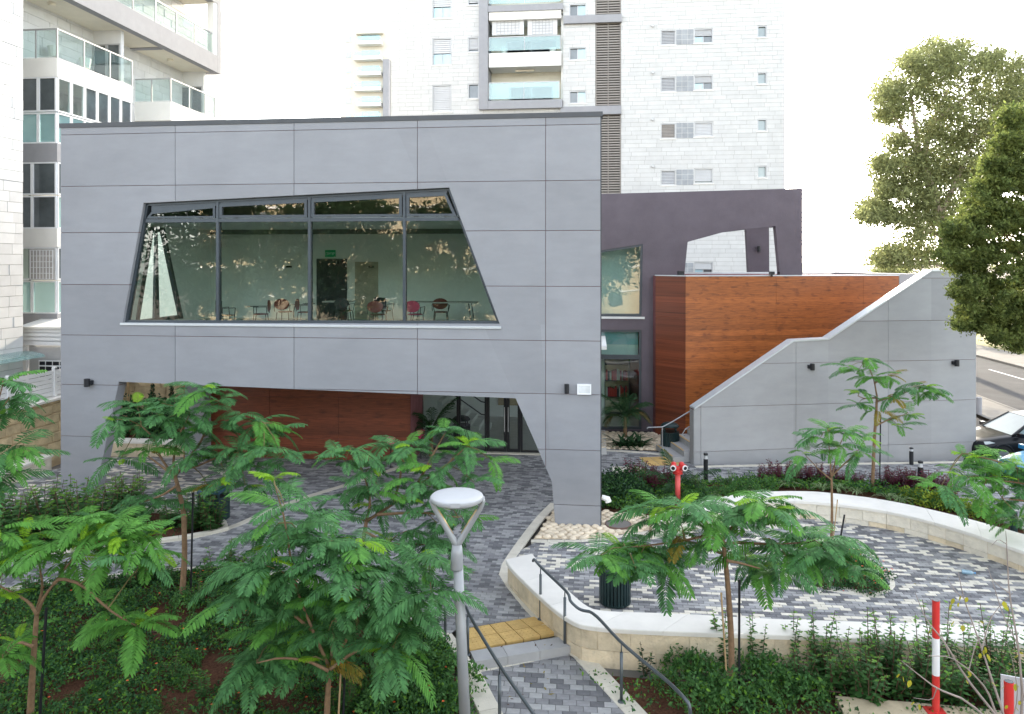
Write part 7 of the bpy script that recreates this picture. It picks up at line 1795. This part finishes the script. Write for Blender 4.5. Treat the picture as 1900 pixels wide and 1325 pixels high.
for q in range(2):
    mb = MB(); pts = [(t, .075*math.sin(math.pi*min(1,.12+.88*t)), .25*t-(.45+.2*q)*t*t) for t in (0,.25,.5,.75,1)]
    for (x0,w0,z0),(x1,w1,z1) in zip(pts,pts[1:]): mb.face([(x0,-w0,z0),(x1,-w1,z1),(x1,0,z1-.02),(x0,0,z0-.02)]); mb.face([(x0,0,z0-.02),(x1,0,z1-.02),(x1,w1,z1),(x0,w0,z0)])
    FL.append(mb.mesh('leaf', m_fern))
fern(G(1168,828), 90, .62, 'dark strap leaved clump on the cobbles under the palm', 4)
# pink pots with dark plants, planter shrubs under the building
for c, lab in ((POT1,'magenta flower pot left of the entrance under the building'),(POT2,'magenta flower pot closer to the entrance glass, second from left')):
    t = pot(c, .13, .24, lab); me = mound(260, .24, .30, .05, m_dk, m_dk, 3, .2, .3)
    o = place('plant', me, t, kind='stuff'); o.location = (0,0,.22)
    tb = thing('plant_stand', 'thin black stand under the magenta pot '+('left of the entrance' if c is POT1 else 'nearer the glass'), 'plant stand', (c.x,c.y,0)); mb = MB(); mb.tube([(c.x,c.y,.0),(c.x,c.y,c.z-.022)], .02, 6); build(mb, 'pole', m_black, tb); mb = MB(); mb.lathe((c.x,c.y,c.z-.022), [(.12,0),(.12,.02)], 12); build(mb, 'plate', m_black, tb)
for i, px in enumerate((225,262,300,335)):
    p = V(px, 800, yq+1.6); p.z = zc-.1; shrub('planter_shrub', 'dark dense shrub in the planter behind the left leg', 'dark shrubs in the planter under the building', p, [('foliage', DK[i%2])], i*1.3, 2.0)
for px, dx in ((238,0),(283,.2),(318,.1)):
    p = V(px, 760, yq+2.6); p.z = zc; mb = MB(); 
    t = thing('slim_cypress', {238:'wooden stake like slim trunk left in the planter',283:'slim dark cypress in the middle of the planter',318:'slim dark cypress near the rear column'}[px], 'tree', tuple(p))
    if px == 238: mb.tube([p, p+Vector((0,0,1.7))], .035, 6); build(mb, 'trunk', m_cane, t)
    else:
        mb.tube([p, p+Vector((0,0,1.9))], .02, 6); build(mb, 'trunk', m_cane, t); n = 500; hz = rng.uniform(.2,2.2,n); a = rng.uniform(0,6.28,n); rr = .13*(1.1-hz/2.4)*rng.uniform(.3,1,n); c = np.stack([p.x+np.cos(a)*rr, p.y+np.sin(a)*rr, p.z+hz],1); A_,B_ = rand_axes(n,0,.05,.4); place('foliage', mesh_quads('foliage', leaf_arr(c,A_,B_), m_dk), t, kind='stuff').matrix_parent_inverse = Matrix.Translation(-p)
# balcony plants
for c, lab, me, s_ in ((P(100,104,28.0),'spiky green plant on the upper left balcony',tuft(40,.9,m_hb,3,.03),1.0),(P(158,126,28.6),'broad leaved plant in a white pot on the upper left balcony',tuft(12,.95,m_hb,5,.14),1.0),(tw(934,97),'green plant on the tower balcony behind glass',DK[0],1.2),(tw(1025,97),'red flowering plant on the tower balcony',mound(200,.4,.6,.08,m_flo,m_hb,1,.6),1.0)):
    c = PTW.at(c, .3) if isinstance(c, tuple) else c
    t = thing('balcony_plant', lab, 'plant', tuple(c)); mb = MB(); mb.lathe(c, [(.16,-.02),(.22,.35),(.2,.36)], 12); build(mb, 'pot', m_white, t); o = place('foliage', me, t, kind='stuff'); o.location = (0,0,.34); o.scale = (s_,)*3

# ---------------------------------------------------------------- bare sapling with yellow leaves, right front
D = 9.0; bs = thing('bare_sapling', 'nearly bare grey twigged sapling with a few yellow leaves at right corner', 'tree', tuple(P(1885,1420,D)))
m_gtw = M('grey_twig', (0.30,0.25,0.22), 0.8, .2)
tw_ = [[(1885,1420),(1862,1325),(1840,1260),(1822,1205),(1806,1160),(1788,1110),(1778,1062)], [(1885,1420),(1850,1330),(1832,1280),(1798,1242),(1762,1218),(1722,1217)], [(1870,1370),(1795,1300),(1738,1278),(1702,1250),(1672,1226)], [(1850,1330),(1790,1255),(1752,1190),(1718,1150),(1698,1100)], [(1885,1420),(1898,1300),(1890,1200),(1872,1100),(1868,1010),(1866,985)], [(1822,1205),(1836,1150),(1858,1120),(1880,1100)], [(1806,1160),(1782,1150),(1755,1135)], [(1890,1200),(1860,1140),(1842,1080),(1832,1050)], [(1762,1218),(1748,1180),(1742,1160)], [(1872,1100),(1850,1085),(1838,1070)], [(1898,1300),(1920,1200),(1925,1100)], [(1798,1242),(1810,1195),(1828,1172)], [(1738,1278),(1730,1300),(1695,1295)], [(1870,1370),(1890,1290),(1880,1230),(1868,1190)], [(1868,1010),(1852,1000),(1840,1012)], [(1788,1110),(1770,1095),(1758,1072)]]
r = random.Random(3); tips = []
for i, w_ in enumerate(tw_):
    q = [P(a,b,D+.25*math.sin(i*1.7+k*.5)*(k/len(w_))) for k,(a,b) in enumerate(w_)]; mb = MB(); q2 = smooth3(q,1); r0 = .018 if len(w_) > 4 else .008; mb.tube(q2, [max(.0025, r0*(1-.85*k/(len(q2)-1))) for k in range(len(q2))], 6); build(mb, 'branch', m_gtw, bs); tips += q[2:]
yl_m = leafmat('yellow_autumn_leaf', (0.42,0.36,0.03), (0.28,0.30,0.03), .2, .4)
mb = MB(); n = 7
for k in range(n): pass
mb.face([(0,0,0),(.03,-.032,-.01),(.075,-.028,-.02),(.11,0,-.035),(.075,.028,-.02),(.03,.032,-.01)]); lme = mb.mesh('leaf', yl_m)
for (a,b) in ((1770,1110),(1778,1118),(1783,1104),(1765,1120),(1795,1108),(1862,1115),(1864,1122),(1672,1240),(1668,1250),(1690,1262),(1675,1255),(1824,1205),(1820,1212),(1829,1200),(1832,1213),(1798,1245),(1792,1262),(1875,1232),(1840,1265),(1865,1272),(1886,1268),(1868,1308),(1884,1310),(1893,1300),(1770,1152),(1788,1160),(1728,1168),(1695,1302),(1706,1306),(1896,1210),(1890,1216),(1800,1255),(1820,1152)):
    place('leaf', lme, bs, loc=P(a,b,D+r.uniform(-.15,.15))-Vector(bs.location), rot=Euler((r.uniform(-.5,.5),r.uniform(.2,1.2),r.uniform(0,6.28))), scale=r.uniform(.5,.85))

# ---------------------------------------------------------------- big trees on the right
def clumps(lst, D, dd, sub, per, leaf, wd, spread, up, seed):
    rg = np.random.default_rng(seed); Cs = []
    for (px, py, rpx) in lst:
        for _ in range(sub):
            d = rg.uniform(-dd,dd); ce = np.array(P(px,py,D+d)); R = rpx/F*D; u = rg.normal(size=3); u /= np.linalg.norm(u); q = ce+u*R*rg.uniform(.35,1.0)*np.array([1,1,.85]); m = int(per*rg.uniform(.6,1.3)); s_ = spread*rg.uniform(.7,1.3); Cs.append(q+rg.normal(size=(m,3))*np.array([s_,s_,s_*.62]))
    c = np.concatenate(Cs); A_, B_ = rand_axes(len(c), up, leaf, wd, .4); return leaf_arr(c, A_, B_)
m_euc = leafmat('eucalyptus_leaf', (0.31,0.325,0.135), (0.16,0.185,0.085), .45, .5); m_cyp = leafmat('cypress_spray', (0.20,0.23,0.058), (0.075,0.115,0.038), .48, .5); m_ebark = M('pale_eucalyptus_bark', (0.42,0.33,0.25), 0.8, .25, 2.0)
D = 46.0; et = thing('eucalyptus_tree', 'tall pale eucalyptus with rounded open crown right of the tower', 'tree', tuple(G(1765,690,-.2)))
EC = [(1740,125,42),(1700,135,40),(1665,160,34),(1640,175,24),(1780,120,42),(1820,135,44),(1860,155,40),(1700,180,44),(1750,175,44),(1800,185,44),(1850,205,44),(1660,205,28),(1760,220,34),(1820,240,36),(1870,255,40),(1640,215,16),(1685,285,38),(1650,310,26),(1720,290,40),(1760,300,36),(1690,325,40),(1735,335,36),(1660,345,26),(1720,370,30),(1630,380,22),(1618,400,16),(1650,400,26),(1690,400,30),(1700,440,30),(1660,470,22),(1640,480,14),(1690,480,26),(1720,470,30),(1760,380,36),(1800,320,36),(1850,310,36),(1890,210,36),(1900,290,40),(1790,250,38),(1835,280,40),(1755,262,30),(1800,360,40),(1850,400,44),(1730,240,24),(1612,392,18),(1640,300,18),(1780,430,40),(1810,480,40),(1665,260,14),(1700,350,40),(1735,400,34),(1640,345,16),(1735,90,30),(1690,112,22),(1780,95,28),(1840,110,26),(1895,170,40),(1905,240,46),(1870,200,40),(1885,130,30),(1925,200,40),(1840,330,40),(1770,330,36),(1800,420,40)]
place('crown', mesh_quads('crown', clumps(EC, D, 3.0, 23, 74, .115, .36, .40, .1, 3), m_euc), et, kind='stuff').matrix_parent_inverse = Matrix.Translation(-Vector(et.location))
for path, r0 in (([(1770,690),(1765,520),(1745,400),(1722,330),(1706,285),(1698,230),(1690,180)],.36),([(1722,330),(1715,270),(1735,220),(1760,160)],.20),([(1706,290),(1680,250),(1660,215),(1640,190)],.15),([(1755,440),(1700,420),(1660,405),(1630,395)],.16),([(1745,400),(1790,300),(1820,220)],.2),([(1722,335),(1690,310),(1660,310)],.12),([(1765,500),(1710,480),(1670,470)],.12),([(1735,225),(1790,180),(1830,160)],.12)):
    mb = MB(); q = smooth3([P(a,b,D-.8+.5*math.sin(a)) for a,b in path],1); mb.tube(q, [max(.03,r0*(1-.85*k/(len(q)-1))) for k in range(len(q))], 8); build(mb, 'trunk' if r0 > .3 else 'branch', m_ebark, et, smooth=True)
D = 19.0; cy = thing('cypress_tree', 'dense yellow green cypress overhanging the right end of the stair wall', 'tree', tuple(P(1975,830,D)))
CY = [(1880,215,26),(1895,250,34),(1868,265,26),(1860,310,36),(1895,330,44),(1835,345,30),(1825,385,38),(1870,395,46),(1910,410,50),(1795,430,34),(1775,425,20),(1840,450,46),(1890,480,50),(1765,470,22),(1800,490,36),(1850,530,44),(1795,540,28),(1900,540,50),(1800,578,22),(1832,585,34),(1880,590,40),(1855,622,16),(1790,600,10),(1895,636,18),(1935,300,50),(1960,400,60),(1950,520,60),(1930,600,40),(1845,300,14),(1808,400,18)]
place('crown', mesh_quads('crown', clumps(CY, D, 1.1, 52, 80, .050, .40, .095, .35, 8), m_cyp), cy, kind='stuff').matrix_parent_inverse = Matrix.Translation(-Vector(cy.location))
for path, r0 in (([(1975,830),(1965,600),(1950,420),(1930,280),(1900,220)],.2),([(1960,560),(1890,470),(1840,400)],.06),([(1962,600),(1900,560),(1830,540)],.06),([(1955,470),(1890,440),(1815,430)],.06),([(1945,400),(1890,330),(1862,310)],.05)):
    mb = MB(); q = smooth3([P(a,b,D) for a,b in path],1); mb.tube(q, [max(.012,r0*(1-.85*k/(len(q)-1))) for k in range(len(q))], 8); build(mb, 'trunk' if r0 > .1 else 'branch', m_bark, cy, smooth=True)
# far greenery beyond the road
for i, (px, py, D, rp, lab) in enumerate(((1655,500,70,22,'small distant yellow green bush beyond the stair wall'),(1840,600,58,40,'sunlit bush on the verge beyond the road, left of the tree trunk'),(1893,612,56,40,'sunlit bush on the verge at right frame edge'))):
    t = thing('verge_bush', lab, 'bush', tuple(P(px,py,D))); place('foliage', mesh_quads('foliage', clumps([(px,py,rp),(px+rp,py+6,rp*.7),(px-rp*.8,py+8,rp*.6)], D, 1.0, 14, 60, .11, .5, .25, .3, i), m_euc), t, kind='stuff').matrix_parent_inverse = Matrix.Translation(-Vector(t.location))

# a few fallen leaves on the paving
mb = MB(); r = random.Random(9)
for k in range(170):
    px, py = r.choice(((r.uniform(780,980),r.uniform(960,1160)),(r.uniform(1050,1850),r.uniform(1010,1130)),(r.uniform(450,800),r.uniform(900,1000)),(r.uniform(930,1030),r.uniform(1190,1320)),(r.uniform(300,560),r.uniform(1020,1060))))
    zz = -.146 if py > 1200 and px < 1100 else .006
    p = G(px,py,zz); a = r.uniform(0,6.28); l = r.uniform(.015,.035); d = Vector((math.cos(a)*l, math.sin(a)*l, r.uniform(0,.012))); w_ = Vector((-d.y,d.x,0))*.4; mb.face([p-d,p+w_,p+d,p-w_], r.randrange(2))
build(mb, 'fallen_leaves', [m_lfw, m_soil], kind='stuff')
# ================================================================ the place behind the camera: it shows in the windows and shades the forecourt
m_oak = leafmat('street_tree_leaf', (0.050,0.090,0.030), (0.028,0.055,0.020), .3, .3)
def crown_mesh(seed):
    rg = np.random.default_rng(seed); Cs = []
    for _ in range(165):
        u = rg.normal(size=3); u /= np.linalg.norm(u); q = u*rg.uniform(.5,1.0)*np.array([4.5,4.5,4.0])+np.array([0,0,6.5]); Cs.append(q+rg.normal(size=(105,3))*np.array([.50,.50,.32]))
    c = np.concatenate(Cs); A_, B_ = rand_axes(len(c), .1, .15, .42, .4); return mesh_quads('crown', leaf_arr(c,A_,B_), m_oak)
crm = crown_mesh(2)
mb = MB(); mb.tube(smooth3([Vector((0,0,-.3)),Vector((.1,0,2.2)),Vector((.5,.1,4.5)),Vector((.2,.3,7.5))],1), [.32,.28,.24,.22,.18,.16,.12,.1][:len(smooth3([Vector((0,0,0))]*4,1))], 10)
for p in ([(.3,0,3.6),(-1.2,.3,5.6),(-2.4,.4,7.6)],[(.4,0,4.2),(1.8,-.4,6.0),(2.9,-.5,8.2)],[(.4,.1,4.8),(.2,-1.4,6.8),(.1,-2.2,8.8)]): mb.tube(smooth3([Vector(q) for q in p],1), [.13,.11,.09,.07,.05,.04], 7)
trm = mb.mesh('trunk', m_bark, True)
for i, (X, D_, s_, rz, lab) in enumerate(((-9.5,-8.5,1.0,0,'broad street tree behind the viewpoint, reflected in the middle window panes'),(-17.5,-10,1.1,2,'broad street tree behind the viewpoint, reflected in the left window panes'),(-25,-7,1.05,4,'street tree behind the viewpoint near the left apartment block'),(-2.5,-12.5,1.15,1,'street tree behind the viewpoint, reflected in the right window pane'))):
    x, y = c2w(X, D_); t = thing('street_tree', lab, 'tree', (x,y,-.3), 'street trees behind the viewpoint', world=False, rotz=rz); t.scale = (s_,)*3
    place('trunk', trm, t); place('crown', crm, t)['kind'] = 'stuff'
hb_ = thing('apartment_house', 'ochre apartment house across the street, seen only as a reflection', 'apartment house', (*c2w(-20,-34),-.3))
x0, y0_ = c2w(-20,-34); m_och = M('ochre_house_render', (0.50,0.41,0.27), 0.85, .06)
mb = MB(); mb.box(x0-24,x0+34,y0_-9,y0_,-.3,17); build(mb, 'wall', m_och, hb_)
for k in range(5):
    mb = MB(); mb.box(x0-24,x0+34,y0_+.003,y0_+.25,3.0*k+2.55,3.0*k+2.75); build(mb, 'string_course', m_white, hb_)
    for j in range(14): mb = MB(); xx = x0-22+j*4; mb.box(xx,xx+1.5,y0_-.05,y0_+.06,3.0*k+.9,3.0*k+2.3); build(mb, 'window', m_darkwin, hb_)
for o in list(bpy.data.objects):
    if '_w' in o: del o['_w']
